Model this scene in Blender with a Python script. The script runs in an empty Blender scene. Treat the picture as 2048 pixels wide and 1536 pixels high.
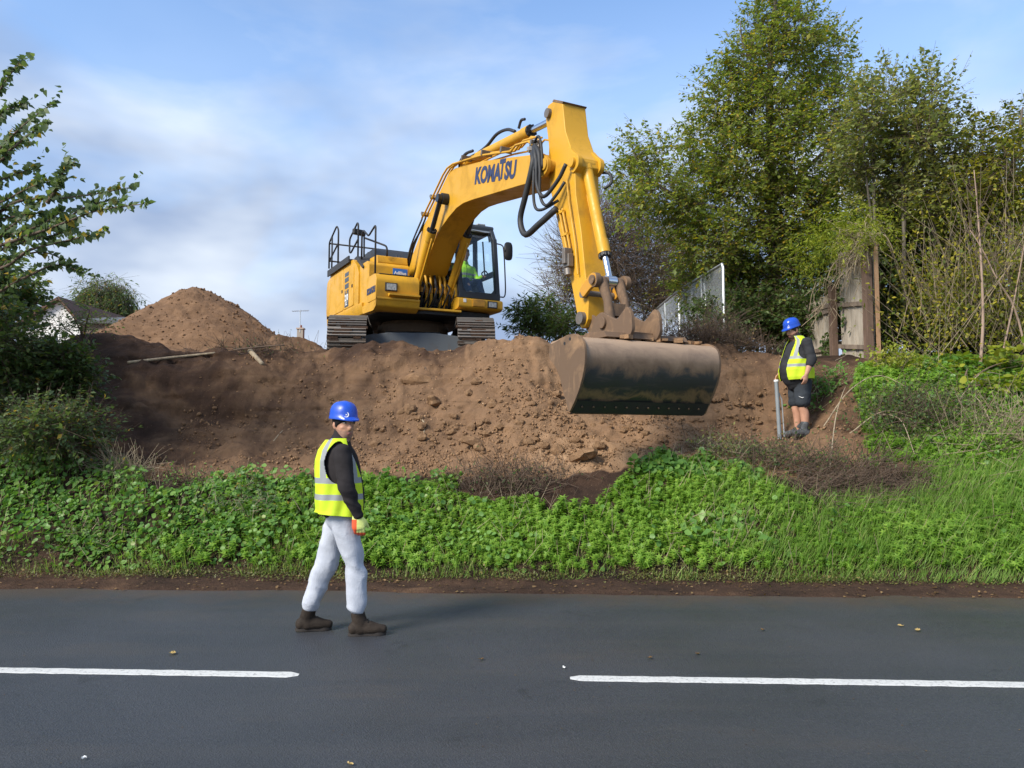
import bpy, bmesh, math, random
import numpy as np
from mathutils import Vector, Matrix, Euler, noise as mnoise

R = math.radians
rng = np.random.default_rng(7)
random.seed(7)
scene = bpy.context.scene
col = scene.collection

# ------------------------------------------------------------------ camera
CAM_H = 1.55
FPX = 1540.0
PITCH = math.atan((870 - 768) / FPX)
cam_d = bpy.data.cameras.new('camera')
cam_d.sensor_width = 36.0
cam_d.lens = 36.0 * FPX / 2048.0
cam_d.clip_start = 0.05
cam_d.clip_end = 3000
cam = bpy.data.objects.new('camera', cam_d)
cam.location = (0, 0, CAM_H)
cam.rotation_euler = (R(90) + PITCH, 0, 0)
col.objects.link(cam)
scene.camera = cam

# ------------------------------------------------------------------ light
SUN_EL, SUN_AZ = R(38), R(-132)          # azimuth clockwise from +Y (view direction)
to_sun = Vector((math.sin(SUN_AZ) * math.cos(SUN_EL), math.cos(SUN_AZ) * math.cos(SUN_EL), math.sin(SUN_EL)))
sd = bpy.data.lights.new('sun', 'SUN')
sd.energy = 2.5
sd.angle = R(20)
sd.color = (1.0, 0.93, 0.82)
sun = bpy.data.objects.new('sun', sd)
sun.rotation_euler = to_sun.to_track_quat('Z', 'Y').to_euler()
col.objects.link(sun)

world = bpy.data.worlds.new('World')
scene.world = world
world.use_nodes = True
wt = world.node_tree
wt.nodes.clear()


def wn(t, **kw):
    n = wt.nodes.new(t)
    for k, v in kw.items():
        setattr(n, k, v)
    return n


w_out = wn('ShaderNodeOutputWorld')
w_bg = wn('ShaderNodeBackground')
w_bg.inputs['Strength'].default_value = 0.125
sky = wn('ShaderNodeTexSky', sky_type='NISHITA')
sky.sun_disc = False
sky.sun_elevation = SUN_EL
sky.sun_rotation = SUN_AZ
sky.air_density = 1.0
sky.dust_density = 0.3
sky.ozone_density = 3.0
w_tc = wn('ShaderNodeTexCoord')
w_map = wn('ShaderNodeMapping')
w_map.inputs['Scale'].default_value = (1.0, 1.0, 2.2)
w_map.inputs['Location'].default_value = (2.3, 1.1, 0.7)
wt.links.new(w_tc.outputs['Generated'], w_map.inputs['Vector'])
w_n1 = wn('ShaderNodeTexNoise')
w_n1.inputs['Scale'].default_value = 1.7
w_n1.inputs['Detail'].default_value = 7
w_n1.inputs['Roughness'].default_value = 0.52
w_n1.inputs['Distortion'].default_value = 0.35
wt.links.new(w_map.outputs[0], w_n1.inputs['Vector'])
w_r1 = wn('ShaderNodeMapRange')
w_r1.inputs['From Min'].default_value = 0.43
w_r1.inputs['From Max'].default_value = 0.61
wt.links.new(w_n1.outputs[0], w_r1.inputs['Value'])
# more cloud and veil towards the horizon, all the way round
w_sep = wn('ShaderNodeSeparateXYZ')
wt.links.new(w_tc.outputs['Generated'], w_sep.inputs[0])
w_r2 = wn('ShaderNodeMapRange')
w_r2.inputs['From Min'].default_value = 0.0
w_r2.inputs['From Max'].default_value = 0.50
w_r2.inputs['To Min'].default_value = 0.70
w_r2.inputs['To Max'].default_value = 0.0
wt.links.new(w_sep.outputs[2], w_r2.inputs['Value'])
w_mx = wn('ShaderNodeMath', operation='MULTIPLY')
wt.links.new(w_r1.outputs[0], w_mx.inputs[0])
w_mx.inputs[1].default_value = 0.75
w_ad = wn('ShaderNodeMath', operation='ADD', use_clamp=True)
wt.links.new(w_mx.outputs[0], w_ad.inputs[0])
wt.links.new(w_r2.outputs[0], w_ad.inputs[1])
w_cr = wn('ShaderNodeTexNoise')
w_cr.inputs['Scale'].default_value = 3.2
w_cr.inputs['Detail'].default_value = 4
wt.links.new(w_map.outputs[0], w_cr.inputs['Vector'])
w_ramp = wn('ShaderNodeValToRGB')
w_ramp.color_ramp.elements[0].position = 0.36
w_ramp.color_ramp.elements[0].color = (1.3, 1.7, 2.5, 1)
w_ramp.color_ramp.elements[1].position = 0.62
w_ramp.color_ramp.elements[1].color = (3.1, 3.4, 3.8, 1)
wt.links.new(w_cr.outputs[0], w_ramp.inputs[0])
w_mix = wn('ShaderNodeMix', data_type='RGBA')
wt.links.new(w_ad.outputs[0], w_mix.inputs['Factor'])
wt.links.new(sky.outputs[0], w_mix.inputs['A'])
wt.links.new(w_ramp.outputs[0], w_mix.inputs['B'])
wt.links.new(w_mix.outputs['Result'], w_bg.inputs['Color'])
wt.links.new(w_bg.outputs[0], w_out.inputs[0])

vs = scene.view_settings
vs.view_transform = 'Standard'
vs.look = 'None'
vs.gamma = 1.0
vs.exposure = 1.22
vs.use_curve_mapping = False
scene.render.engine = 'CYCLES'
scene.cycles.max_bounces = 6
scene.cycles.transparent_max_bounces = 16
scene.cycles.use_denoising = True


# ------------------------------------------------------------------ helpers
def at(px, py, Y):
    """world point seen at photo pixel (px, py) at depth Y: used to survey the photograph"""
    u = (px - 1024) / FPX
    v = (768 - py) / FPX
    d = Vector((u, math.cos(PITCH) - v * math.sin(PITCH), math.sin(PITCH) + v * math.cos(PITCH)))
    d *= Y / d.y
    return Vector((d.x, Y, d.z + CAM_H))


def tag(o, label=None, cat=None, group=None, kind=None):
    if label: o['label'] = label
    if cat: o['category'] = cat
    if group: o['group'] = group
    if kind: o['kind'] = kind
    return o


def empty(name, loc=(0, 0, 0), rz=0.0, parent=None):
    o = bpy.data.objects.new(name, None)
    o.location = loc
    o.rotation_euler = (0, 0, rz)
    o.empty_display_size = 0.1
    col.objects.link(o)
    if parent: o.parent = parent
    return o


def link_mesh(name, me, mat=None, parent=None, smooth=None):
    o = bpy.data.objects.new(name, me)
    col.objects.link(o)
    if parent: o.parent = parent
    if mat is not None:
        if isinstance(mat, (list, tuple)):
            for m in mat: me.materials.append(m)
        else:
            me.materials.append(mat)
    if smooth is not None and len(me.polygons):
        me.polygons.foreach_set('use_smooth', [True] * len(me.polygons))
        if smooth > 0: me.set_sharp_from_angle(angle=R(smooth))
    return o


def np_mesh(name, V, F, mat_idx=None):
    """V (n,3) array, F list of arrays (k,3)/(k,4) or one array"""
    me = bpy.data.meshes.new(name)
    V = np.asarray(V, dtype=np.float32)
    if not isinstance(F, (list, tuple)): F = [F]
    F = [np.asarray(f, dtype=np.int32) for f in F if len(f)]
    nl = sum(f.size for f in F)
    npoly = sum(len(f) for f in F)
    me.vertices.add(len(V))
    me.vertices.foreach_set('co', V.ravel())
    me.loops.add(nl)
    me.loops.foreach_set('vertex_index', np.concatenate([f.ravel() for f in F]))
    me.polygons.add(npoly)
    tot = np.concatenate([np.full(len(f), f.shape[1], dtype=np.int32) for f in F])
    st = np.concatenate([[0], np.cumsum(tot)[:-1]]).astype(np.int32)
    me.polygons.foreach_set('loop_start', st)
    me.polygons.foreach_set('loop_total', tot)
    if mat_idx is not None:
        me.polygons.foreach_set('material_index', np.asarray(mat_idx, dtype=np.int32))
    me.update(calc_edges=True)
    me.validate()
    return me


class MB:
    """collects simple shapes for ONE mesh object"""
    def __init__(s):
        s.v = []; s.f = []; s.m = []

    def add(s, V, F, m=0):
        b = len(s.v)
        s.v += [tuple(map(float, p)) for p in V]
        s.f += [tuple(b + i for i in f) for f in F]
        s.m += [m] * len(F)
        return s

    def box(s, c, d, rz=0.0, M=None, m=0):
        hx, hy, hz = d[0] / 2, d[1] / 2, d[2] / 2
        V = [Vector((x, y, z)) for x in (-hx, hx) for y in (-hy, hy) for z in (-hz, hz)]
        if rz: V = [Matrix.Rotation(rz, 3, 'Z') @ p for p in V]
        if M is not None: V = [M @ p for p in V]
        V = [p + Vector(c) for p in V]
        return s.add(V, [(0, 1, 3, 2), (4, 6, 7, 5), (0, 4, 5, 1), (2, 3, 7, 6), (0, 2, 6, 4), (1, 5, 7, 3)], m)

    def bx(s, x0, x1, y0, y1, z0, z1, m=0):
        return s.box(((x0 + x1) / 2, (y0 + y1) / 2, (z0 + z1) / 2), (abs(x1 - x0), abs(y1 - y0), abs(z1 - z0)), m=m)

    def prism(s, prof, y0, y1, m=0, axis='y', tw=None):
        """prof in (x,z) extruded along y (or (x,y) along z with axis='z', (y,z) along x with 'x')"""
        n = len(prof)
        a = sum(prof[i][0] * prof[(i + 1) % n][1] - prof[(i + 1) % n][0] * prof[i][1] for i in range(n))
        if a < 0: prof = prof[::-1]
        def P(p, t):
            if axis == 'y': return (p[0], t, p[1])
            if axis == 'z': return (p[0], p[1], t)
            return (t, p[0], p[1])
        V = [P(p, y0) for p in prof] + [P(p, y1) for p in prof]
        F = [tuple(range(n)), tuple(range(2 * n - 1, n - 1, -1))]
        for i in range(n):
            j = (i + 1) % n
            F.append((i, i + n, j + n, j))
        if axis != 'y':
            F = [f[::-1] for f in F]
        return s.add(V, F, m)

    def tube(s, pts, r, n=8, m=0, cap=True, closed=False):
        pts = [Vector(p) for p in pts]
        rr = r if isinstance(r, (list, tuple)) else [r] * len(pts)
        k = len(pts)
        V = []
        t0 = (pts[1] - pts[0]).normalized()
        nrm = t0.orthogonal().normalized()
        for i, p in enumerate(pts):
            if i == 0: t = (pts[1] - pts[0])
            elif i == k - 1: t = (pts[-1] - pts[-2])
            else: t = (pts[i + 1] - pts[i]).normalized() + (pts[i] - pts[i - 1]).normalized()
            if t.length < 1e-9: t = t0
            t = t.normalized()
            nrm = (nrm - t * nrm.dot(t))
            nrm = nrm.normalized() if nrm.length > 1e-6 else t.orthogonal().normalized()
            b = t.cross(nrm)
            for j in range(n):
                a = 2 * math.pi * j / n
                V.append(p + (nrm * math.cos(a) + b * math.sin(a)) * rr[i])
        F = []
        for i in range(k - 1):
            for j in range(n):
                j2 = (j + 1) % n
                F.append((i * n + j, i * n + j2, (i + 1) * n + j2, (i + 1) * n + j))
        if cap:
            F.append(tuple(range(n - 1, -1, -1)))
            F.append(tuple(range((k - 1) * n, k * n)))
        return s.add(V, F, m)

    def cyl(s, p0, p1, r, r1=None, n=16, m=0):
        return s.tube([p0, p1], [r, r if r1 is None else r1], n, m)

    def bar(s, p0, p1, w, h, up=(0, 0, 1), m=0):
        p0, p1 = Vector(p0), Vector(p1)
        t = (p1 - p0).normalized()
        u = Vector(up)
        sd_ = t.cross(u)
        if sd_.length < 1e-5: sd_ = t.orthogonal()
        sd_.normalize()
        u = sd_.cross(t).normalized()
        V = []
        for p in (p0, p1):
            for a, b in ((-1, -1), (1, -1), (1, 1), (-1, 1)):
                V.append(p + sd_ * a * w / 2 + u * b * h / 2)
        F = [(0, 3, 2, 1), (4, 5, 6, 7), (0, 1, 5, 4), (1, 2, 6, 5), (2, 3, 7, 6), (3, 0, 4, 7)]
        return s.add(V, F, m)

    def rings(s, rings, m=0, cap=True):
        n = len(rings[0])
        V = [p for r in rings for p in r]
        F = []
        for i in range(len(rings) - 1):
            for j in range(n):
                j2 = (j + 1) % n
                F.append((i * n + j, i * n + j2, (i + 1) * n + j2, (i + 1) * n + j))
        if cap:
            F.append(tuple(range(n - 1, -1, -1)))
            F.append(tuple(range((len(rings) - 1) * n, len(rings) * n)))
        return s.add(V, F, m)

    def build(s, name, mat, parent=None, smooth=35, bevel=0.0, seg=2):
        me = bpy.data.meshes.new(name)
        me.from_pydata(s.v, [], s.f)
        if len(set(s.m)) > 1: me.polygons.foreach_set('material_index', s.m)
        me.update()
        bm = bmesh.new()
        bm.from_mesh(me)
        bmesh.ops.recalc_face_normals(bm, faces=bm.faces)
        bm.to_mesh(me)
        bm.free()
        o = link_mesh(name, me, mat, parent, smooth)
        if bevel:
            b = o.modifiers.new('bevel', 'BEVEL')
            b.width = bevel
            b.segments = seg
            b.limit_method = 'ANGLE'
            b.angle_limit = R(32)
            b.harden_normals = True
        return o


def spline(pts, sub=6):
    """Catmull-Rom through the points"""
    P = [Vector(p) for p in pts]
    P = [P[0] * 2 - P[1]] + P + [P[-1] * 2 - P[-2]]
    out = []
    for i in range(1, len(P) - 2):
        for k in range(sub):
            t = k / sub
            a, b, c, d = P[i - 1], P[i], P[i + 1], P[i + 2]
            out.append(0.5 * ((2 * b) + (c - a) * t + (2 * a - 5 * b + 4 * c - d) * t * t + (3 * b - a - 3 * c + d) * t ** 3))
    out.append(P[-2])
    return out


def vnoise(x, y, seed=0):
    """smooth value noise, arrays in, about -1..1 out"""
    x = np.asarray(x, float); y = np.asarray(y, float)
    xi = np.floor(x).astype(np.int64); yi = np.floor(y).astype(np.int64)
    fx = x - xi; fy = y - yi
    def hsh(a, b):
        h = (a * 374761393 + b * 668265263 + seed * 1442695041) & 0x7fffffff
        h = ((h ^ (h >> 13)) * 1274126177) & 0x7fffffff
        h = (h ^ (h >> 16)) & 0xffffff
        return h / float(0xffffff) * 2 - 1
    u = fx * fx * fx * (fx * (fx * 6 - 15) + 10); v = fy * fy * fy * (fy * (fy * 6 - 15) + 10)
    a = hsh(xi, yi); b = hsh(xi + 1, yi); c = hsh(xi, yi + 1); d = hsh(xi + 1, yi + 1)
    return (a * (1 - u) + b * u) * (1 - v) + (c * (1 - u) + d * u) * v


def fbm(x, y, oct=4, seed=0, gain=0.5):
    s = 0; a = 1.0; t = 0
    for i in range(oct):
        s = s + a * vnoise(np.asarray(x) * 2 ** i + 17.3 * i, np.asarray(y) * 2 ** i - 9.1 * i, seed + i)
        t += a; a *= gain
    return s / t


# leaf templates: (verts, tris), leaf axis +Y from the stalk, face +Z
LEAF_OVAL = (np.array([(0, 0, 0), (-.30, .42, .07), (0, 1, -.05), (.30, .42, .07)]), np.array([(0, 2, 1), (0, 3, 2)]))
LEAF_SLIM = (np.array([(0, 0, 0), (-.13, .45, .03), (0, 1, -.08), (.13, .45, .03)]), np.array([(0, 2, 1), (0, 3, 2)]))
LEAF_HEART = (np.array([(0, 0, 0), (-.40, .12, .05), (-.46, .42, .10), (0, 1.05, -.10), (.46, .42, .10), (.40, .12, .05), (0, .45, 0)]),
              np.array([(0, 6, 1), (1, 6, 2), (2, 6, 3), (3, 6, 4), (4, 6, 5), (5, 6, 0)]))
_a = np.linspace(0, 2 * np.pi, 8, endpoint=False)
LEAF_ROUND = (np.vstack([[(0, .5, -.07)], np.c_[.52 * np.sin(_a), .5 - .5 * np.cos(_a), .06 * np.cos(2 * _a) + .02]]),
              np.array([(0, 1 + (i + 1) % 8, 1 + i) for i in range(8)]))
LEAF_ROUND[0][1] = (0, .12, -.03)
BLADE = (np.array([(-.03, 0, 0), (.03, 0, 0), (-.026, .36, .05), (.026, .36, .05), (-.018, .7, -.02), (.018, .7, -.02), (0, 1, -.22)]),
         np.array([(0, 1, 3), (0, 3, 2), (2, 3, 5), (2, 5, 4), (4, 5, 6)]))


def unit(a):
    return a / np.maximum(np.linalg.norm(a, axis=1, keepdims=True), 1e-9)


def scatter_mesh(name, tmpl, P, D, N, S, mat_idx=None):
    """place the template at P with its axis along D, facing N, scale S; one mesh"""
    V0, F0 = tmpl
    P = np.asarray(P, float); D = unit(np.asarray(D, float)); N = np.asarray(N, float)
    S = np.asarray(S, float)
    if S.ndim == 1: S = np.repeat(S[:, None], 3, 1)
    side = unit(np.cross(D, N))
    N = np.cross(side, D)
    k = len(V0)
    V = (P[:, None, :] + V0[None, :, 0:1] * side[:, None, :] * S[:, None, 0:1] + V0[None, :, 1:2] * D[:, None, :] * S[:, None, 1:2]
         + V0[None, :, 2:3] * N[:, None, :] * S[:, None, 2:3])
    F = (np.arange(len(P))[:, None, None] * k + F0[None])
    mi = None
    if mat_idx is not None: mi = np.repeat(mat_idx, len(F0))
    return np_mesh(name, V.reshape(-1, 3), F.reshape(-1, F0.shape[1]), mi)


def rand_dirs(n, up=0.0, r=None):
    r = r or rng
    d = r.normal(size=(n, 3))
    d = unit(d)
    d[:, 2] += up
    return unit(d)
# ------------------------------------------------------------------ materials
class NT:
    def __init__(s, name):
        s.mat = bpy.data.materials.new(name)
        s.mat.use_nodes = True
        s.t = s.mat.node_tree
        s.t.nodes.clear()
        s.out = s.n('ShaderNodeOutputMaterial')
        s.p = s.n('ShaderNodeBsdfPrincipled')
        s.t.links.new(s.p.outputs[0], s.out.inputs[0])

    def n(s, t, **kw):
        x = s.t.nodes.new(t)
        for k, v in kw.items(): setattr(x, k, v)
        return x

    def l(s, a, b): s.t.links.new(a, b)

    def coord(s, kind='Object', scale=None):
        c = s.n('ShaderNodeTexCoord')
        o = c.outputs[kind]
        if scale is not None:
            m = s.n('ShaderNodeMapping')
            m.inputs['Scale'].default_value = scale
            s.l(o, m.inputs[0])
            o = m.outputs[0]
        return o

    def noise(s, vec, scale, detail=4, rough=0.55, dist=0.0):
        x = s.n('ShaderNodeTexNoise')
        x.inputs['Scale'].default_value = scale
        x.inputs['Detail'].default_value = detail
        x.inputs['Roughness'].default_value = rough
        x.inputs['Distortion'].default_value = dist
        s.l(vec, x.inputs['Vector'])
        return x.outputs[0]

    def ramp(s, fac, stops):
        x = s.n('ShaderNodeValToRGB')
        e = x.color_ramp.elements
        while len(e) < len(stops): e.new(0.5)
        for i, (p, c) in enumerate(stops):
            e[i].position = p
            e[i].color = tuple(c) + (1,) if len(c) == 3 else c
        s.l(fac, x.inputs[0])
        return x.outputs[0]

    def mix(s, fac, a, b, mode='MIX'):
        x = s.n('ShaderNodeMix', data_type='RGBA', blend_type=mode)
        for v, k in ((fac, 'Factor'), (a, 'A'), (b, 'B')):
            i = [q for q in x.inputs if q.name == k and q.enabled][0] if k != 'Factor' else x.inputs[0]
            if hasattr(v, 'is_linked') or hasattr(v, 'links'): s.l(v, i)
            elif isinstance(v, (int, float)): i.default_value = v
            else: i.default_value = tuple(v) + (1,) if len(v) == 3 else v
        return [q for q in x.outputs if q.enabled][0]

    def rng(s, v, a, b, c=0.0, d=1.0):
        x = s.n('ShaderNodeMapRange')
        for k, q in zip(('From Min', 'From Max', 'To Min', 'To Max'), (a, b, c, d)): x.inputs[k].default_value = q
        s.l(v, x.inputs[0])
        return x.outputs[0]

    def bump(s, h, strength=0.3, dist=0.02):
        x = s.n('ShaderNodeBump')
        x.inputs['Strength'].default_value = strength
        x.inputs['Distance'].default_value = dist
        s.l(h, x.inputs['Height'])
        s.l(x.outputs[0], s.p.inputs['Normal'])

    def set(s, **kw):
        for k, v in kw.items():
            i = s.p.inputs[k.replace('_', ' ')]
            if hasattr(v, 'links'): s.l(v, i)
            else: i.default_value = (tuple(v) + (1,)) if isinstance(v, (tuple, list)) and len(v) == 3 else v
        return s.mat


def plain(name, c, rough=0.6, metal=0.0, var=0.12, scale=6.0, bump=0.0, spec=0.5):
    t = NT(name)
    v = t.coord()
    f = t.noise(v, scale, 5)
    cc = t.ramp(f, [(0.3, [x * (1 - var) for x in c]), (0.7, [min(1, x * (1 + var)) for x in c])])
    if bump: t.bump(t.noise(v, scale * 6, 4), bump, 0.01)
    t.set(Base_Color=cc, Roughness=rough, Metallic=metal)
    t.p.inputs['Specular IOR Level'].default_value = spec
    return t.mat


def leaf_mat(name, stops, transl=0.3, rough=0.5, zstops=None):
    """leaf colour differs from leaf to leaf"""
    t = NT(name)
    g = t.n('ShaderNodeNewGeometry')
    c = t.ramp(g.outputs['Random Per Island'], stops)
    v = t.coord()
    f = t.noise(v, 0.9, 3)
    c = t.mix(t.rng(f, 0.35, 0.65), c, t.mix(1.0, c, (0.72, 0.80, 0.62), 'MULTIPLY'))
    t.set(Base_Color=c, Roughness=rough)
    t.p.inputs['Specular IOR Level'].default_value = 0.35
    tr = t.n('ShaderNodeBsdfTranslucent')
    t.l(t.mix(1.0, c, (1.25, 1.3, 0.6), 'MULTIPLY'), tr.inputs[0])
    ms = t.n('ShaderNodeMixShader')
    ms.inputs[0].default_value = transl
    t.l(t.p.outputs[0], ms.inputs[1])
    t.l(tr.outputs[0], ms.inputs[2])
    t.l(ms.outputs[0], t.out.inputs[0])
    return t.mat


M = {}


def soil_mat(name, dark=(0.055, 0.034, 0.022), mid=(0.16, 0.092, 0.052), light=(0.29, 0.175, 0.095), bias=0.0):
    t = NT(name)
    v = t.coord()
    f1 = t.noise(v, 0.55, 6, 0.62, 0.4)
    f2 = t.noise(v, 5.0, 6, 0.65)
    c = t.ramp(f1, [(0.34 - bias, dark), (0.50 - bias, mid), (0.70 - bias, light)])
    c2 = t.ramp(f2, [(0.32, [x * 0.62 for x in mid]), (0.55, mid), (0.75, [x * 1.25 for x in light])])
    c = t.mix(0.45, c, c2)
    # horizontal strata in the cut and small pale stones
    st = t.coord('Object', (0.7, 0.7, 9.0))
    fs = t.noise(st, 1.2, 4, 0.6, 0.6)
    c = t.mix(t.rng(fs, 0.55, 0.72, 0.0, 0.35), c, [x * 0.5 for x in mid])
    vo = t.n('ShaderNodeTexVoronoi')
    vo.inputs['Scale'].default_value = 22
    t.l(v, vo.inputs['Vector'])
    c = t.mix(t.rng(vo.outputs['Distance'], 0.05, 0.11, 0.45, 0.0), c, (0.36, 0.27, 0.18))
    f3 = t.noise(v, 34, 6, 0.7)
    f4 = t.noise(v, 9, 4, 0.6)
    h = t.mix(0.4, f3, f4)
    t.bump(h, 0.9, 0.035)
    t.set(Base_Color=c, Roughness=0.95)
    t.p.inputs['Specular IOR Level'].default_value = 0.15
    return t.mat


M['soil'] = soil_mat('soil')
M['clod'] = soil_mat('clod', (0.19, 0.112, 0.062), (0.29, 0.175, 0.096), (0.40, 0.26, 0.15))
M['dark_soil'] = soil_mat('dark_soil', (0.02, 0.014, 0.011), (0.045, 0.028, 0.02), (0.09, 0.055, 0.035))


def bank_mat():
    """cut soil coloured by the tone attribute, from near black through brown to sandy"""
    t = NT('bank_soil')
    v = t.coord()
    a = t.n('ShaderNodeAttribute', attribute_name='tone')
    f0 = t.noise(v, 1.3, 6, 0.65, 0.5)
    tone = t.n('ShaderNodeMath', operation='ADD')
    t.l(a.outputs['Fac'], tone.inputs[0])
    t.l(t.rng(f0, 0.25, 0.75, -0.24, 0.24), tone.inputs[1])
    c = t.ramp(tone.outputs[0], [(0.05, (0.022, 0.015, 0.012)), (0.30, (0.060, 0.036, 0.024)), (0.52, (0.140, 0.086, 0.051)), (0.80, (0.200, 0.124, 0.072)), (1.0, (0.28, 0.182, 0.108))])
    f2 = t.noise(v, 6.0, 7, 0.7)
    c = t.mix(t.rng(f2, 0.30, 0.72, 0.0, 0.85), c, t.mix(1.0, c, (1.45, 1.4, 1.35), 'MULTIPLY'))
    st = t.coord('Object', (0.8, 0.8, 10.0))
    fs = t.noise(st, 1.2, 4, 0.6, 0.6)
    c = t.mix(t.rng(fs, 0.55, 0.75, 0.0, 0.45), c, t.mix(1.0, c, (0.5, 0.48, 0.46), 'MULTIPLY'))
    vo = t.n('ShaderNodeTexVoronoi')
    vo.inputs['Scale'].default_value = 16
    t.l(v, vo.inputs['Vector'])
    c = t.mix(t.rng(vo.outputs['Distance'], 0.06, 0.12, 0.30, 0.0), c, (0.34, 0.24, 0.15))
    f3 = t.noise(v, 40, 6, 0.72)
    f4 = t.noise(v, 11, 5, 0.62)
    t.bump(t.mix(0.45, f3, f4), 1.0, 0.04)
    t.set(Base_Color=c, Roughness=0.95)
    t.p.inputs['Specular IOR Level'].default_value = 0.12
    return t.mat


M['bank'] = bank_mat()


def asphalt():
    t = NT('asphalt')
    v = t.coord()
    f = t.noise(v, 0.55, 5, 0.6, 0.3)
    f2 = t.noise(v, 150, 4, 0.75)
    vo = t.n('ShaderNodeTexVoronoi')
    vo.inputs['Scale'].default_value = 105
    t.l(v, vo.inputs['Vector'])
    st = t.coord('Object', (0.25, 2.4, 1))
    fs = t.noise(st, 1.0, 4, 0.6)
    c = t.ramp(f, [(0.3, (0.020, 0.023, 0.028)), (0.7, (0.038, 0.042, 0.049))])
    c = t.mix(t.rng(f2, 0.42, 0.75, 0.0, 0.75), c, (0.095, 0.097, 0.10))
    c = t.mix(t.rng(vo.outputs['Distance'], 0.10, 0.3, 0.6, 0.0), c, (0.12, 0.12, 0.12))
    f5 = t.noise(v, 42, 5, 0.8)
    c = t.mix(t.rng(f5, 0.45, 0.68, 0.0, 0.55), c, (0.012, 0.013, 0.015))
    fd = t.noise(v, 1.7, 7, 0.7, 0.8)
    c = t.mix(t.rng(fd, 0.60, 0.68, 0.0, 0.55), c, (0.016, 0.017, 0.018))
    fm = t.noise(t.coord('Object', (0.5, 1.3, 1)), 1.1, 6, 0.65, 0.3)
    c = t.mix(t.rng(fm, 0.55, 0.72, 0.0, 0.30), c, (0.085, 0.068, 0.052))
    c = t.mix(t.rng(fs, 0.45, 0.7, 0.0, 0.35), c, (0.060, 0.058, 0.056))
    sy = t.n('ShaderNodeSeparateXYZ')
    t.l(v, sy.inputs[0])
    ve = t.n('ShaderNodeMath', operation='MULTIPLY_ADD')
    t.l(sy.outputs[0], ve.inputs[0])
    ve.inputs[1].default_value = 0.05
    t.l(sy.outputs[1], ve.inputs[2])
    en = t.n('ShaderNodeMath', operation='MULTIPLY_ADD')
    t.l(t.noise(v, 2.4, 6, 0.7, 0.4), en.inputs[0])
    en.inputs[1].default_value = 1.3
    t.l(ve.outputs[0], en.inputs[2])
    c = t.mix(t.rng(en.outputs[0], 7.75, 8.35, 0.0, 0.75), c, (0.075, 0.050, 0.036))
    r = t.rng(f, 0.3, 0.75, 0.38, 0.58)
    t.bump(t.mix(0.5, f2, vo.outputs['Distance']), 0.8, 0.007)
    t.set(Base_Color=c, Roughness=r)
    t.p.inputs['Specular IOR Level'].default_value = 0.5
    return t.mat


M['asphalt'] = asphalt()


def paint_mat(name, c, dirt=(0.10, 0.065, 0.04), amount=0.35, rough=0.38, scale=2.2):
    """painted steel with dust and scuffs"""
    t = NT(name)
    v = t.coord()
    f = t.noise(v, scale, 7, 0.68, 0.6)
    f2 = t.noise(v, 0.8, 4)
    st = t.coord('Object', (6, 6, 1.0))
    f3 = t.noise(st, 2.0, 5, 0.65)
    cc = t.mix(t.rng(f2, 0.35, 0.7, 0, 0.3), c, [x * 0.78 for x in c])
    cc = t.mix(t.rng(f, 0.50, 0.78, 0, amount), cc, dirt)
    cc = t.mix(t.rng(f3, 0.58, 0.8, 0, amount * 0.6), cc, dirt)
    t.bump(f, 0.06, 0.01)
    t.set(Base_Color=cc, Roughness=t.rng(f, 0.4, 0.75, rough, min(1, rough + 0.4)))
    t.p.inputs['Specular IOR Level'].default_value = 0.4
    return t.mat


YEL = (0.60, 0.315, 0.018)
M['yellow'] = paint_mat('yellow_paint', YEL, dirt=(0.13, 0.075, 0.03), amount=0.5)
M['yellow_dirty'] = paint_mat('yellow_paint_dirty', (0.52, 0.25, 0.025), amount=0.75)
M['black'] = paint_mat('black_paint', (0.018, 0.019, 0.021), amount=0.3, rough=0.5)
M['cabframe'] = paint_mat('cab_frame_paint', (0.028, 0.034, 0.042), amount=0.2, rough=0.4)
M['grey'] = paint_mat('grey_steel', (0.10, 0.115, 0.13), amount=0.8, rough=0.55)
M['steel'] = paint_mat('worn_steel', (0.19, 0.17, 0.15), dirt=(0.10, 0.06, 0.036), amount=0.85, rough=0.42)
M['steel'].node_tree.nodes['Principled BSDF'].inputs['Metallic'].default_value = 0.45
M['rust'] = paint_mat('muddy_steel', (0.135, 0.085, 0.052), dirt=(0.36, 0.22, 0.12), amount=0.95, rough=0.75)
M['rubber'] = plain('rubber', (0.02, 0.021, 0.023), 0.62, bump=0.05)
M['chrome'] = plain('chrome_rod', (0.62, 0.64, 0.67), 0.16, 1.0, 0.05)
M['rod_dark'] = plain('dark_rod', (0.06, 0.062, 0.066), 0.3, 0.8, 0.1)
M['lens'] = plain('lamp_glass', (0.34, 0.35, 0.34), 0.15, var=.4, scale=30)
M['white'] = plain('white_paint', (0.78, 0.78, 0.76), 0.55, var=0.06)
M['decal_navy'] = plain('decal_navy', (0.022, 0.028, 0.075), 0.4)
M['decal_dark'] = plain('decal_dark', (0.05, 0.055, 0.06), 0.4)
M['decal_blue'] = plain('decal_blue', (0.02, 0.14, 0.50), 0.35)
M['tread'] = plain('anti_slip_mat', (0.03, 0.031, 0.034), 0.8, bump=0.3, scale=20)


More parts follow.
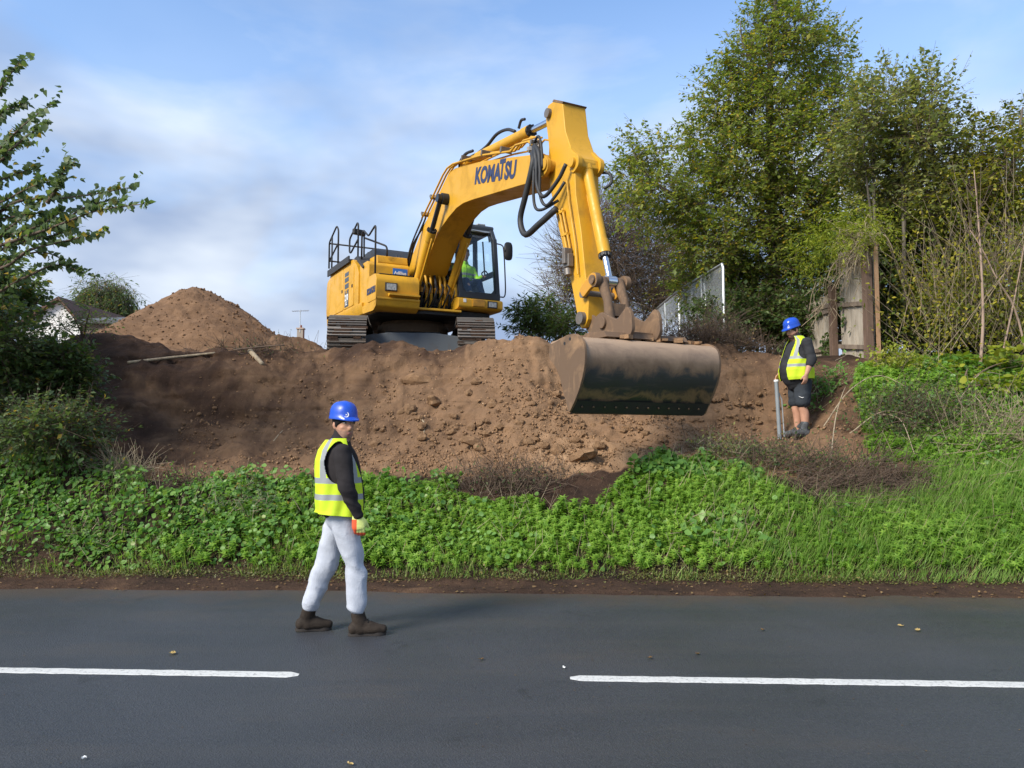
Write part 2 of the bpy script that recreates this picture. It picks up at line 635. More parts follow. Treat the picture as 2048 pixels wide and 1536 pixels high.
def glass_mat(name, tint=(0.955, 0.985, 0.985)):
    t = NT(name)
    tr = t.n('ShaderNodeBsdfTransparent')
    tr.inputs[0].default_value = tuple(tint) + (1,)
    gl = t.n('ShaderNodeBsdfGlossy')
    gl.inputs['Roughness'].default_value = 0.02
    lw = t.n('ShaderNodeLayerWeight')
    lw.inputs[0].default_value = 0.5
    pw = t.n('ShaderNodeMath', operation='POWER')
    t.l(lw.outputs['Facing'], pw.inputs[0])
    pw.inputs[1].default_value = 4.0
    ms = t.n('ShaderNodeMixShader')
    t.l(t.rng(pw.outputs[0], 0, 1, .03, .55), ms.inputs[0])
    t.l(tr.outputs[0], ms.inputs[1])
    t.l(gl.outputs[0], ms.inputs[2])
    t.l(ms.outputs[0], t.out.inputs[0])
    return t.mat


M['glass'] = glass_mat('cab_glass')


def bark(name, c, c2, scale=9):
    t = NT(name)
    v = t.coord('Object', (1, 1, 0.25))
    f = t.noise(v, scale, 6, 0.68, 0.4)
    t.bump(f, 0.6, 0.02)
    return t.set(Base_Color=t.ramp(f, [(0.3, c), (0.7, c2)]), Roughness=0.9)


M['bark'] = bark('bark_grey', (0.055, 0.045, 0.035), (0.17, 0.145, 0.115))
M['twig'] = bark('twig_brown', (0.06, 0.04, 0.028), (0.16, 0.11, 0.075), 20)
M['straw'] = bark('dry_stem', (0.20, 0.15, 0.095), (0.42, 0.34, 0.23), 20)
M['timber'] = bark('weathered_timber', (0.10, 0.075, 0.055), (0.26, 0.20, 0.15), 7)
M['timber_pale'] = bark('pale_timber', (0.24, 0.205, 0.16), (0.46, 0.40, 0.32), 7)
M['timber_brown'] = bark('brown_timber', (0.085, 0.052, 0.036), (0.17, 0.108, 0.075), 6)
M['timber_fresh'] = bark('fresh_timber', (0.30, 0.17, 0.09), (0.42, 0.26, 0.15), 6)
M['galv'] = plain('galvanised_steel', (0.42, 0.44, 0.45), 0.45, 0.6)


def text_obj(body, size, mat, parent, M4, name='lettering', bold=0.0, extrude=0.002, shear=0.0, sx=1.0, align='CENTER'):
    cu = bpy.data.curves.new('lettering', 'FONT')
    cu.body = body
    cu.size = size
    cu.offset = bold
    cu.extrude = extrude
    cu.shear = shear
    cu.align_x = align
    cu.align_y = 'CENTER'
    cu.resolution_u = 3
    tmp = bpy.data.objects.new('lettering_tmp', cu)
    col.objects.link(tmp)
    dg = bpy.context.evaluated_depsgraph_get()
    me = bpy.data.meshes.new_from_object(tmp.evaluated_get(dg))
    bpy.data.objects.remove(tmp)
    me.transform(M4 @ Matrix.Diagonal((sx, 1, 1, 1)))
    me.name = 'lettering'
    me.materials.clear()
    return link_mesh(name, me, mat, parent)


def frame4(o, xdir, ydir):
    x = Vector(xdir).normalized()
    y = Vector(ydir)
    y = (y - x * y.dot(x)).normalized()
    z = x.cross(y)
    m = Matrix((x, y, z)).transposed().to_4x4()
    m.translation = Vector(o)
    return m
# ------------------------------------------------------------------ ground
SK = 0.05          # the road runs slightly towards the camera on the right


def yr(x, y): return y + SK * x


FRONT = [(6.0, -.06), (7.62, -.03), (7.80, .010), (8.1, .025), (8.35, .05)]
ST = [
    (-60, [(9.2, .75), (10.2, 1.5), (12, 2.6), (13.5, 3.0), (16, 3.0)]),
    (-9.0, [(9.2, .75), (10.2, 1.5), (12, 2.6), (13.5, 3.0), (16, 3.1)]),
    (-6.6, [(9.1, .65), (9.8, 1.15), (11, 1.8), (12.4, 2.75), (13.5, 3.05), (16, 3.2)]),
    (-4.8, [(9.1, .62), (9.7, 1.00), (10.6, 1.2), (11.4, 1.45), (11.9, 1.75), (12.35, 2.65), (12.8, 2.92), (14, 3.1), (16, 3.2)]),
    (-3.0, [(9.1, .60), (9.7, 1.00), (10.6, 1.2), (11.4, 1.5), (12.2, 2.1), (12.9, 2.75), (13.4, 3.08), (14.2, 2.95), (16, 2.85)]),
    (-1.24, [(9.1, .60), (9.75, 1.02), (10.5, 1.28), (11.3, 1.72), (12.2, 2.32), (13.05, 2.96), (13.4, 3.04), (13.9, 2.84), (16, 2.82)]),
    (.11, [(9.15, .62), (9.85, 1.08), (10.6, 1.36), (11.3, 1.95), (12.0, 2.75), (12.45, 3.22), (12.75, 3.24), (13.5, 2.95), (15, 2.85)]),
    (1.6, [(9.15, .66), (10.0, 1.28), (11, 1.48), (11.7, 1.75), (12.4, 2.4), (13, 2.95), (13.6, 3.15), (15, 3.0)]),
    (3.04, [(9.15, .65), (9.6, .95), (10.2, 1.36), (11.3, 1.46), (11.9, 1.62), (12.3, 2.35), (12.8, 2.8), (13.4, 3.12), (15, 3.15)]),
    (4.1, [(9.15, .65), (9.7, .95), (10.3, 1.28), (11.0, 1.42), (11.8, 1.48), (12.2, 1.75), (12.6, 2.5), (13.1, 2.9), (14, 3.05), (16, 3.05)]),
    (5.2, [(9.2, .72), (9.9, 1.2), (10.5, 1.5), (11.2, 1.9), (12, 2.4), (12.8, 2.75), (14, 2.95)]),
    (7.0, [(9.2, .75), (10.2, 1.5), (11.2, 2.1), (12.2, 2.65), (14, 3.0)]),
    (60, [(9.2, .75), (10.2, 1.5), (11.2, 2.1), (12.2, 2.65), (14, 3.0)]),
]
SX = np.array([s[0] for s in ST])


def gauss(x, y, cx, cy, a, sx, sy=None):
    sy = sy or sx
    return a * np.exp(-((x - cx) / sx) ** 2 - ((y - cy) / sy) ** 2)


def base_z(x, y):
    x = np.asarray(x, float); y = np.asarray(y, float)
    v = yr(x, y)
    Z = []
    for sx, pr in ST:
        p = FRONT + pr
        Z.append(np.interp(v, [q[0] for q in p], [q[1] for q in p]))
    Z = np.array(Z)
    i = np.clip(np.searchsorted(SX, x, side='right') - 1, 0, len(SX) - 2)
    t = np.clip((x - SX[i]) / (SX[i + 1] - SX[i]), 0, 1)
    t = t * t * (3 - 2 * t)
    sh = x.shape
    idx = np.arange(x.size)
    Zf = Z.reshape(len(SX), -1)
    z = (Zf[i.ravel(), idx] * (1 - t.ravel()) + Zf[i.ravel() + 1, idx] * t.ravel()).reshape(sh)
    z = z + gauss(x, y, -4.5, 15.6, .34, 1.2, .9) + gauss(x, y, -7.4, 13.4, .4, .9, .6) + gauss(x, y, 1.2, 13.6, .15, .6, .5) + gauss(x, y, -.45, 13.3, .16, .55, .35)
    return z


def cut_mask(x, y):
    """1 on the freshly dug ground"""
    v = yr(x, y)
    a = np.clip((v - 9.45) / .35, 0, 1)
    l = np.clip((x + 6.1 + .4 * (v - 10)) / .7, 0, 1)
    r = np.clip((5.35 - .15 * (v - 10) - x) / .5, 0, 1)
    return a * l * r


def gz(x, y):
    x = np.asarray(x, float); y = np.asarray(y, float)
    z = base_z(x, y)
    v = yr(x, y)
    m = cut_mask(x, y)
    z = z + .22 * m * fbm(x * .9, y * .9, 3, 3) * np.clip((v - 9.4) / 1.2, 0, 1)
    # ledges and slumps on the cut face
    z = z + m * .10 * np.abs(fbm(x * 2.1, y * 2.6, 4, 11)) - m * .03
    z = z + m * .062 * fbm(x * 7, y * 7, 4, 21) + (1 - m) * .05 * fbm(x * 2, y * 2, 3, 5) * np.clip((v - 8.0) / .5, 0, 1)
    # scrape marks of the bucket running down the slope
    z = z + m * .055 * fbm(x * 6.0 + .9 * v, v * .8, 3, 63) * np.clip((v - 11.0) / .5, 0, 1) * np.clip((13.6 - v) / .4, 0, 1)
    z = z + .022 * fbm(x * 1.3, y * 5, 3, 31) * (v < 8.5)
    return z


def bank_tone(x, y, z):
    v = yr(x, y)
    t = np.interp(x, [-8, -5.6, -4.2, -3.0, -1.6, -.4, .6, 2.0, 3.2, 4.3, 5.2, 8], [.28, .33, .41, .48, .54, .62, .78, .80, .70, .56, .36, .24])  # tone along the bank: darker towards both ends, palest right of the middle
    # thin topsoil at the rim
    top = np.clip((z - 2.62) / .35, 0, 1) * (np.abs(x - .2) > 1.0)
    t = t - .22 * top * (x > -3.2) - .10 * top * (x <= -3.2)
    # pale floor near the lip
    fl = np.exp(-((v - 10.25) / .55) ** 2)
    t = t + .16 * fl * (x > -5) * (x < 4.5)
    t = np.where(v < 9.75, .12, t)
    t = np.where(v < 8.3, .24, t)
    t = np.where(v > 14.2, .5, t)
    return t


def bank_mesh():
    xs = np.unique(np.concatenate([np.linspace(-700, -60, 9), np.linspace(-60, -12, 17), np.linspace(-12, -7.5, 40), np.arange(-7.5, 7.5, .034),
                                   np.linspace(7.5, 12, 40), np.linspace(12, 60, 17), np.linspace(60, 700, 9)]).round(4))
    vs_ = np.unique(np.concatenate([[6.0, 6.8, 7.3], np.arange(7.5, 14.0, .032), np.linspace(14, 20, 60), np.linspace(20, 60, 20), np.linspace(60, 900, 10)]).round(4))
    X, V = np.meshgrid(xs, vs_)
    k = np.interp(np.abs(X), [0, 14, 60], [SK, SK, SK])
    Y = V - k * X
    Z = gz(X, Y)
    tone = bank_tone(X, Y, Z)
    # overhanging, broken edges: push the steep faces about sideways
    m = cut_mask(X, Y)
    Y2 = Y + m * .06 * fbm(X * 4, Z * 5, 3, 41) + m * .055 * fbm(X * 1.3, Z * 15, 3, 45) * np.clip((Z - 1.3) * 2, 0, 1)
    X2 = X + m * .05 * fbm(Y * 4, Z * 5 + X, 3, 43)
    n, w = X.shape
    P = np.c_[X2.ravel(), Y2.ravel(), Z.ravel()]
    i = np.arange(n * w).reshape(n, w)
    F = np.stack([i[:-1, :-1], i[:-1, 1:], i[1:, 1:], i[1:, :-1]], -1).reshape(-1, 4)
    me = np_mesh('soil_bank', P, F)
    a = me.attributes.new('tone', 'FLOAT', 'POINT')
    a.data.foreach_set('value', tone.ravel().astype(np.float32))
    return me


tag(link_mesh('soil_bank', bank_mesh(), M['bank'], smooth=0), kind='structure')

# road with a slight camber, one sheet
xs = np.concatenate([np.linspace(-250, -14, 12), np.linspace(-12, 12, 49), np.linspace(14, 250, 12)])
vv = np.concatenate([np.linspace(-3.2, 7.9, 40)])
X, V = np.meshgrid(xs, vv)
Y = V - SK * X
Z = .0 + .012 * np.cos((V - 4.8) / 3.1 * 1.4) - .012 + .003 * fbm(X * .4, Y * .4, 2, 3)
n, w = X.shape
i = np.arange(n * w).reshape(n, w)
road = link_mesh('road', np_mesh('road', np.c_[X.ravel(), Y.ravel(), Z.ravel()], np.stack([i[:-1, :-1], i[:-1, 1:], i[1:, 1:], i[1:, :-1]], -1).reshape(-1, 4)), M['asphalt'], smooth=0)
tag(road, kind='structure')


def road_z(x, y):
    v = yr(x, y)
    return .012 * math.cos((v - 4.8) / 3.1 * 1.4) - .012 + .003 * float(fbm(np.array(x * .4), np.array(y * .4), 2, 3))


t_ = NT('verge')
t_.set(Base_Color=t_.ramp(t_.noise(t_.coord(), 3, 5), [(0.3, (.03, .04, .02)), (.7, (.06, .07, .035))]), Roughness=.95)
g = MB()
g.add([(-900, -900, -.09), (900, -900, -.09), (900, 1200, -.09), (-900, 1200, -.09)], [(0, 1, 2, 3)])
tag(g.build('ground', t_.mat, smooth=None), kind='structure')

# centre line dashes
t_ = NT('road_paint')
fw = t_.noise(t_.coord(), 40, 5, .7)
fw2 = t_.noise(t_.coord(), 3.5, 5, .7)
t_.bump(fw, .3, .004)
t_.set(Base_Color=t_.mix(t_.rng(fw, .52, .70, 0, .75), t_.mix(t_.rng(fw2, .4, .7, 0, .35), (.58, .58, .55), (.42, .42, .40)), (.12, .12, .12)), Roughness=.6)
M['road_paint'] = t_.mat


def dash(x0, x1, yl, label):
    """thick thermoplastic dash along the road, soft edges"""
    n = 60
    P = []
    for k in range(n + 1):
        x = x0 + (x1 - x0) * k / n
        e = min(1, 0.45 + 3.2 * min(k, n - k) / n * (x1 - x0) / .25)
        hw = .058 * e
        y = yl - SK * (x - x0)
        wob = .003 * math.sin(k * 1.7) + .0025 * math.sin(k * 4.1 + 1)
        z = road_z(x, y)
        P += [(x, y - hw + wob, z + .001), (x, y - hw + .012 + wob, z + .0035), (x, y + hw - .012 - wob, z + .0035), (x, y + hw - wob, z + .001)]
    F = []
    for k in range(n):
        for j in range(3):
            a = k * 4 + j
            F.append((a, a + 4, a + 5, a + 1))
    me = bpy.data.meshes.new('road_marking')
    me.from_pydata(P, [], F)
    o = link_mesh('road_marking', me, M['road_paint'])
    o['label'] = label
    return tag(o, kind='structure')


def on_road(px, py):
    a = at(px, py, 1.0)
    d = a - Vector((0, 0, CAM_H))
    k = -CAM_H / d.z
    return Vector((d.x * k, k, 0))


p = on_road(598, 1350)
q = on_road(1140, 1356)
dash(p.x - 4.0, p.x, p.y + 4.0 * SK, 'white centre line dash on the walking man\'s side')
dash(q.x, q.x + 4.0, q.y, 'white centre line dash below the bucket')

# ------------------------------------------------------------------ spoil heap
def spoil_heap():
    hx, hy, ht = at(391, 600, 18.2).x, 18.2, 2.10
    r = np.concatenate([np.linspace(0, 4.2, 120)])
    a = np.linspace(0, 2 * np.pi, 260, endpoint=False)
    A, Rr = np.meshgrid(a, r)
    X = hx + Rr * np.cos(A) * 1.06; Y = hy + Rr * np.sin(A)
    prof = ht + .26 - .75 * np.sqrt(Rr ** 2 + .13) 
    prof = np.where(prof < .3, .3 * np.exp((prof - .3) / .45) , prof)
    Z = 2.95 + prof + .16 * fbm(X * .8, Y * .8, 3, 77) * np.clip(Rr, 0, 1) + .07 * np.abs(fbm(X * 2.4, Y * 2.4, 4, 78)) + .025 * fbm(X * 8, Y * 8, 3, 79)
    Z = np.where(Rr > 3.9, Z - (Rr - 3.9) * 2.5, Z)
    n, w = X.shape
    i = np.arange(n * w).reshape(n, w)
    j = np.roll(i, -1, 1)
    F = np.stack([i[:-1], i[1:], j[1:], j[:-1]], -1).reshape(-1, 4)
    me = np_mesh('soil_heap', np.c_[X.ravel(), Y.ravel(), Z.ravel()], F[:, ::-1])
    return me


M['heap'] = soil_mat('heap_soil', (0.10, 0.058, 0.034), (0.185, 0.108, 0.06), (0.27, 0.165, 0.092))
tag(link_mesh('soil_heap', spoil_heap(), M['heap'], smooth=0), 'tall cone-shaped heap of dug brown soil behind the bank', 'soil heap')
# ------------------------------------------------------------------ excavator
EXC_A = R(28.15)
EXC_U = Vector((-2.102, 16.25, 2.846))
exc = empty('excavator', EXC_U, -(math.pi / 2 - EXC_A))
tag(exc, 'yellow crawler excavator with wide digging bucket standing on the soil bank', 'excavator')
YL, YD, BK = M['yellow'], M['yellow_dirty'], M['black']


def rounded(prof, r=.05, k=3):
    """round the corners of a 2-D polygon"""
    out = []
    n = len(prof)
    for i in range(n):
        p = Vector(prof[i]); a = Vector(prof[i - 1]); b = Vector(prof[(i + 1) % n])
        da, db = (a - p), (b - p)
        q = min(r, da.length * .45, db.length * .45)
        s, e = p + da.normalized() * q, p + db.normalized() * q
        for j in range(k + 1):
            t = j / k
            out.append(tuple((s * (1 - t) + p * t) * (1 - t) + (p * (1 - t) + e * t) * t))
    return out


# ---- undercarriage (turned a little against the upper frame)
UT = R(-(90 - 6.97)) - exc.rotation_euler[2]


def under(o):
    o.rotation_euler = (0, 0, UT)
    return o


# track path (x,z): stadium with slightly raised ends
TL, TR_ = 1.72, .40
path = []
nside = 16
for k in range(nside): path.append((-TL + 2 * TL * k / nside, .05))
for k in range(9): path.append((TL + TR_ * math.sin(math.pi * k / 9), .06 + TR_ - TR_ * math.cos(math.pi * k / 9)))
for k in range(nside): path.append((TL - 2 * TL * k / nside, .06 + 2 * TR_ + .02 * math.cos(k)))
for k in range(9): path.append((-TL - TR_ * math.sin(math.pi * k / 9), .06 + TR_ + TR_ * math.cos(math.pi * k / 9)))
sh = MB()
sh.bx(-.105, .098, -.35, .35, -.012, .012)
for gx in (-.085, -.02, .045): sh.prism([(gx - .014, .010), (gx - .008, .05), (gx + .008, .05), (gx + .014, .010)], -.349, .349)
shoe_me = None
for side in (-1, 1):
    f = MB()
    f.prism(rounded([(-1.55, .28), (1.45, .28), (1.5, .62), (.6, .74), (-.6, .74), (-1.55, .66)], .08), -.16, .16)
    for k in range(8): f.cyl((-1.3 + k * .37, -.2, .2), (-1.3 + k * .37, .2, .2), .12, n=14)
    for k in (-.7, .5): f.cyl((k, -.17, .80), (k, .17, .80), .07, n=12)
    f.cyl((TL, -.17, .06 + TR_), (TL, .17, .06 + TR_), .33, n=24)
    f.cyl((-TL, -.12, .06 + TR_), (-TL, .12, .06 + TR_), .34, n=24)
    # chain links
    m = len(path)
    for k in range(0, m):
        a, b = path[k], path[(k + 1) % m]
        for yy in (-.09, .09): f.bar((a[0] * .985, yy, (a[1] - .46) * .90 + .46), (b[0] * .985, yy, (b[1] - .46) * .90 + .46), .05, .07)
    tr = f.build('track', M['black'], exc, smooth=30)
    c, s = math.cos(UT), math.sin(UT)
    tr.rotation_euler = (0, 0, UT)
    tr.location = (-s * side * 1.19, c * side * 1.19, 0)
    tot = 0
    L = [0]
    for k in range(m):
        a, b = path[k], path[(k + 1) % m]
        L.append(L[-1] + math.hypot(b[0] - a[0], b[1] - a[1]))
    N = 46
    for q in range(N):
        d = (q + .5) / N * L[-1]
        k = max(j for j in range(m) if L[j] <= d)
        a, b = path[k], path[(k + 1) % m]
        t = (d - L[k]) / (L[k + 1] - L[k])
        x, z = a[0] + (b[0] - a[0]) * t, a[1] + (b[1] - a[1]) * t
        ang = math.atan2(b[1] - a[1], b[0] - a[0])
        if shoe_me is None:
            o = sh.build('track_shoe', M['steel'], tr, smooth=None)
            shoe_me = o.data
        else:
            o = link_mesh('track_shoe', shoe_me, None, tr)
        # outward is to the right of travel
        o.rotation_euler = (math.pi, -ang, 0)
        nx, nz = math.sin(ang), -math.cos(ang)
        o.location = (x + nx * .03, 0, z + nz * .03)
    # packed mud in the shoes
    g = MB()
    for q in range(22):
        a0 = -math.pi / 2 + math.pi * (q + .3) / 22
        for j in range(2):
            y0 = random.uniform(-.3, .3)
            rr = TR_ + .036 + random.uniform(0, .012)
            g.box((TL + rr * math.cos(a0), y0, .06 + TR_ + rr * math.sin(a0)), (.05, random.uniform(.08, .3), random.uniform(.03, .06)), M=Matrix.Rotation(-a0, 3, 'Y'))
    md = g.build('mud', M['dark_soil'], tr, smooth=30)
    md['kind'] = 'stuff'

cb = MB()
cb.prism(rounded([(-1.1, .34), (1.25, .34), (1.32, .44), (1.1, .66), (.7, .80), (-.7, .80), (-1.1, .68)], .06), -.55, .55)
cb.prism(rounded([(-.92, .36), (-.3, .32), (.3, .32), (.92, .36), (.92, .64), (.45, .70), (-.45, .70), (-.92, .64)], .05), -1.0, 1.3, axis='x')
under(cb.build('car_body', M['grey'], exc, bevel=.015))
tt = MB()
tt.cyl((0, 0, .80), (0, 0, .98), .74, n=40)
tt.cyl((0, 0, .98), (0, 0, 1.06), .66, n=40)
tt.build('slew_ring', M['rust'], exc)

# ---- upper frame
uf = MB()
uf.prism(rounded([(-1.9, -1.2), (1.25, -1.2), (1.35, -.5), (1.45, -.35), (1.45, .35), (1.35, .5), (1.3, 1.2), (-1.9, 1.2)], .1), 1.05, 1.18, axis='z')
uf.bx(-1.6, 1.2, -.42, -.36, 1.18, 1.75)
uf.bx(-1.6, 1.2, .36, .42, 1.18, 1.75)
uf.prism([(-.3, 1.18), (.75, 1.18), (.45, 1.9), (.25, 2.05), (-.05, 2.05), (-.3, 1.7)], -.42, -.34)
uf.prism([(-.3, 1.18), (.75, 1.18), (.45, 1.9), (.25, 2.05), (-.05, 2.05), (-.3, 1.7)], .34, .42)
uf.build('revolving_frame', M['black'], exc, bevel=.01)
pl = MB()
pl.prism([(1.1, -.48), (1.52, -.46), (1.56, .42), (1.1, .46)], 1.12, 1.16, axis='z')
pl.build('front_plate', YL, exc, bevel=.006)

# counterweight: rounded plan
cw = [(-1.75, -1.33), (-2.15, -1.30), (-2.42, -1.12), (-2.62, -.75), (-2.72, -.3), (-2.74, 0), (-2.72, .3), (-2.62, .75), (-2.42, 1.12), (-2.15, 1.30), (-1.75, 1.33)]
c_ = MB()
rg = []
for z, s in ((1.13, .955), (1.20, .985), (1.5, 1.0), (2.0, 1.0), (2.18, .99), (2.27, .965), (2.30, .93)):
    rg.append([((x + 1.75) * s - 1.75, y * s, z) for x, y in cw])
c_.rings(rg)
c_.build('counterweight', YL, exc, smooth=40, bevel=.02)

# right side housing
hs = MB()
hs.prism(rounded([(-1.745, 1.22), (.42, 1.22), (.42, 1.95), (.30, 2.12), (.02, 2.30), (-1.745, 2.30)], .03), -1.33, -.45)
hs.build('side_housing', YL, exc, bevel=.02)
for (x0, x1) in ((-1.70, -.62), (-.60, .12)):
    d = MB()
    d.prism(rounded([(x0, 1.34), (x1, 1.34), (x1, 2.16 if x1 > 0 else 2.22), (x0, 2.22)], .05), -1.342, -1.326)
    dr = d.build('service_door', YL, exc, bevel=.005)
    hd = MB()
    hd.bx(x1 - .12, x1 - .05, -1.350, -1.338, 1.72, 1.78)
    hd.build('latch', BK, dr, smooth=None)
lo = MB()
lo.prism([(1.06, -1.28), (1.10, -1.33), (1.20, -1.345), (1.30, -1.34), (1.30, -1.25), (1.06, -1.2)][::1] and [(-1.345, 1.20), (-1.345, 1.31), (-1.25, 1.31), (-1.2, 1.08), (-1.30, 1.09)], -1.745, .70, axis='x')
lo.build('side_skirt', YL, exc, bevel=.012)
# bonnet and engine deck
bn = MB()
bn.prism(rounded([(-1.72, 2.29), (-.15, 2.29), (-.25, 2.48), (-.50, 2.72), (-1.25, 2.72), (-1.60, 2.52)], .06), -.72, .95)
bn.build('engine_cover', M['cabframe'], exc, bevel=.02)
dk = MB()
dk.bx(-1.70, .0, .46, 1.31, 1.2, 2.28)
dk.build('left_housing', YL, exc, bevel=.03)
cr = MB()
cr.bx(-1.70, .4, -.45, .46, 1.75, 2.28)
cr.build('centre_deck', BK, exc, bevel=.02)
ct = MB()
ct.bx(-1.78, -.10, -1.38, -1.20, 2.302, 2.335)
ct.bx(-1.78, -.10, -1.39, -1.36, 2.26, 2.40)
ct.build('catwalk', M['tread'], exc, bevel=.004)
ey = MB()
ey.prism(rounded([(-1.5, 2.30), (-.85, 2.30), (-.9, 2.44), (-1.4, 2.44)], .04), -1.17, -.78)
ey.build('filler_cover', YL, exc, bevel=.02)

# fuel tank steps and tool box
tk = MB()
tk.prism(rounded([(.42, 1.22), (1.02, 1.22), (1.02, 2.02), (.9, 2.10), (.42, 2.10)], .03), -1.30, -.47)
tk.build('fuel_tank', YL, exc, bevel=.02)
tk = MB()
tk.prism(rounded([(.42, 2.08), (.94, 2.08), (.90, 2.24), (.42, 2.26)], .03), -1.10, -.48)
tk.build('tank_top', YL, exc, bevel=.02)
tb = MB()
tb.prism(rounded([(1.02, 1.24), (1.55, 1.24), (1.57, 1.62), (1.50, 1.74), (1.02, 1.74)], .04), -1.335, -.47)
tb.build('tool_box', YL, exc, bevel=.022)
tl = MB()
tl.prism(rounded([(.70, 1.22), (1.60, 1.235), (1.60, 1.30), (1.55, 1.12), (1.40, 1.05), (.75, 1.07)], .03), -1.335, -.47)
tl.prism([(1.58, 1.30), (1.66, 1.33), (1.66, 1.36), (1.55, 1.37)], -1.10, -.49)
tl.build('tool_box_skirt', YL, exc, bevel=.01)
stp = MB()
stp.prism([(.10, 2.30), (.30, 2.315), (.72, 2.02), (.68, 1.99), (.30, 2.22)], -1.335, -.95)
stp.build('sloping_step', M['tread'], exc, bevel=.006)
st2 = MB()
st2.bx(1.04, 1.50, -1.25, -.6, 1.742, 1.752)
st2.build('step_mat', M['tread'], exc, smooth=None)


def lamp(parent, x, y, z, w=.19, h=.12):
    a = MB()
    a.bx(x - .02, x + .012, y - w / 2 - .025, y + w / 2 + .025, z - h / 2 - .02, z + h / 2 + .02)
    o = a.build('work_lamp', BK, parent, bevel=.006)
    b = MB()
    b.bx(x + .0125, x + .02, y - w / 2, y + w / 2, z - h / 2, z + h / 2)
    b.build('lens', M['lens'], o, bevel=.004)
    return o


lamp(exc, 1.575, -1.04, 1.49)

# decals on the right side
dc = MB()
for (z0, z1) in ((2.02, 2.10), (1.90, 1.99), (1.76, 1.86)):
    dc.prism([(-.50, z0), (-.22, z0), (-.22, z1), (-.50, z1)], -1.346, -1.343)
dc.build('stripe_decal', M['decal_dark'], exc, smooth=None)
dc = MB()
dc.prism([(-.50, 1.37), (-.22, 1.37), (-.22, 1.73), (-.50, 1.73)], -1.346, -1.343)
dp = dc.build('number_plate_decal', M['decal_dark'], exc, smooth=None)
text_obj('PC', .10, M['yellow'], dp, frame4((-.36, -1.348, 1.685), (1, 0, 0), (0, 0, 1)), bold=.003)
text_obj('210', .185, M['white'], dp, frame4((-.36, -1.348, 1.56), (1, 0, 0), (0, 0, 1)), bold=.006, sx=.82)
text_obj('LC', .10, M['white'], dp, frame4((-.36, -1.348, 1.44), (1, 0, 0), (0, 0, 1)), bold=.003)
text_obj('KOMATSU', .16, M['decal_navy'], exc, frame4((1.28, -1.341, 1.44), (1, 0, 0), (0, 0, 1)), bold=.008, sx=.68)
sg = MB()
sg.prism([(-.82, 1.76), (-.52, 1.76), (-.52, 1.98), (-.82, 1.98)], 1.022, 1.028, axis='x')
so = sg.build('blue_sticker', M['decal_blue'], exc, smooth=None)
text_obj('AdBlue', .085, M['white'], so, frame4((1.031, -.67, 1.89), (0, 1, 0), (0, 0, 1)), bold=.002)
text_obj('Diesel', .05, M['white'], so, frame4((1.031, -.67, 1.81), (0, 1, 0), (0, 0, 1)), bold=.001)

# handrails
def rail(pts, r=.019, name='handrail', rounded_=True):
    P = [Vector(p) for p in pts]
    Q = [P[0]]
    for i in range(1, len(P) - 1):
        a, b, c = P[i - 1], P[i], P[i + 1]
        q = min(.07, (a - b).length * .4, (c - b).length * .4)
        s, e = b + (a - b).normalized() * q, b + (c - b).normalized() * q
        for t in (0, .33, .67, 1): Q.append((s.lerp(b, t)).lerp(b.lerp(e, t), t))
    Q.append(P[-1])
    m = MB()
    m.tube(Q, r, 8)
    return m.build(name, M['black'], exc, smooth=0)


yo = -1.30
rail([(-1.98, yo, 2.50), (-1.98, yo, 3.10), (-1.36, yo, 3.34), (-1.22, yo, 3.22), (-1.22, yo, 2.42)])
rail([(-1.98, yo, 2.66), (-1.22, yo, 2.92)])
rail([(-1.74, yo, 2.34), (-1.74, yo, 3.18)])
rail([(-1.98, yo, 3.08), (-1.98, .9, 3.08), (-1.98, .9, 2.3)])
rail([(-1.92, yo, 2.66), (-1.92, -.5, 2.66)])
rail([(-1.92, -.4, 2.3), (-1.92, -.4, 2.97)])
rail([(1.30, -1.27, 1.40), (1.30, -1.27, 2.72), (.86, -1.27, 2.60), (.52, -1.27, 2.80), (.42, -1.27, 2.70), (.42, -1.27, 2.22)])
rail([(.46, -1.22, 2.66), (.95, -.92, 2.42), (.95, -.92, 2.22)])
rail([(.0, -1.22, 2.32), (.0, -1.22, 3.05), (-.06, -1.22, 3.10), (-.62, -1.22, 2.88), (-.62, -1.22, 2.60), (-.52, -1.22, 2.56), (.0, -1.22, 2.74)])
rail([(-.3, -1.0, 2.32), (-.3, -1.0, 3.0)])
mr = MB()
mr.box((-.28, -1.12, 2.96), (.09, .30, .13), rz=.3)
mr.build('side_mirror', BK, exc, bevel=.03)

# ---- boom
btop = [(.05, 2.02), (.27, 2.14), (.69, 2.47), (1.13, 2.80), (1.85, 3.22), (2.30, 3.47), (2.52, 3.545), (2.72, 3.55), (2.95, 3.51), (3.91, 3.31), (5.62, 2.86), (5.88, 2.78)]
bbot = [(6.02, 2.66), (6.04, 2.52), (5.95, 2.42), (5.80, 2.42), (5.14, 2.52), (3.46, 2.76), (3.10, 2.80), (2.80, 2.79), (2.44, 2.71), (2.10, 2.60), (1.80, 2.44), (1.50, 2.19), (1.22, 1.92), (.75, 1.70), (.25, 1.66), (.02, 1.74), (-.04, 1.88)]
b = MB()
b.prism(btop + bbot, -.255, .255)
boom = b.build('boom', YL, exc, smooth=25, bevel=.012)
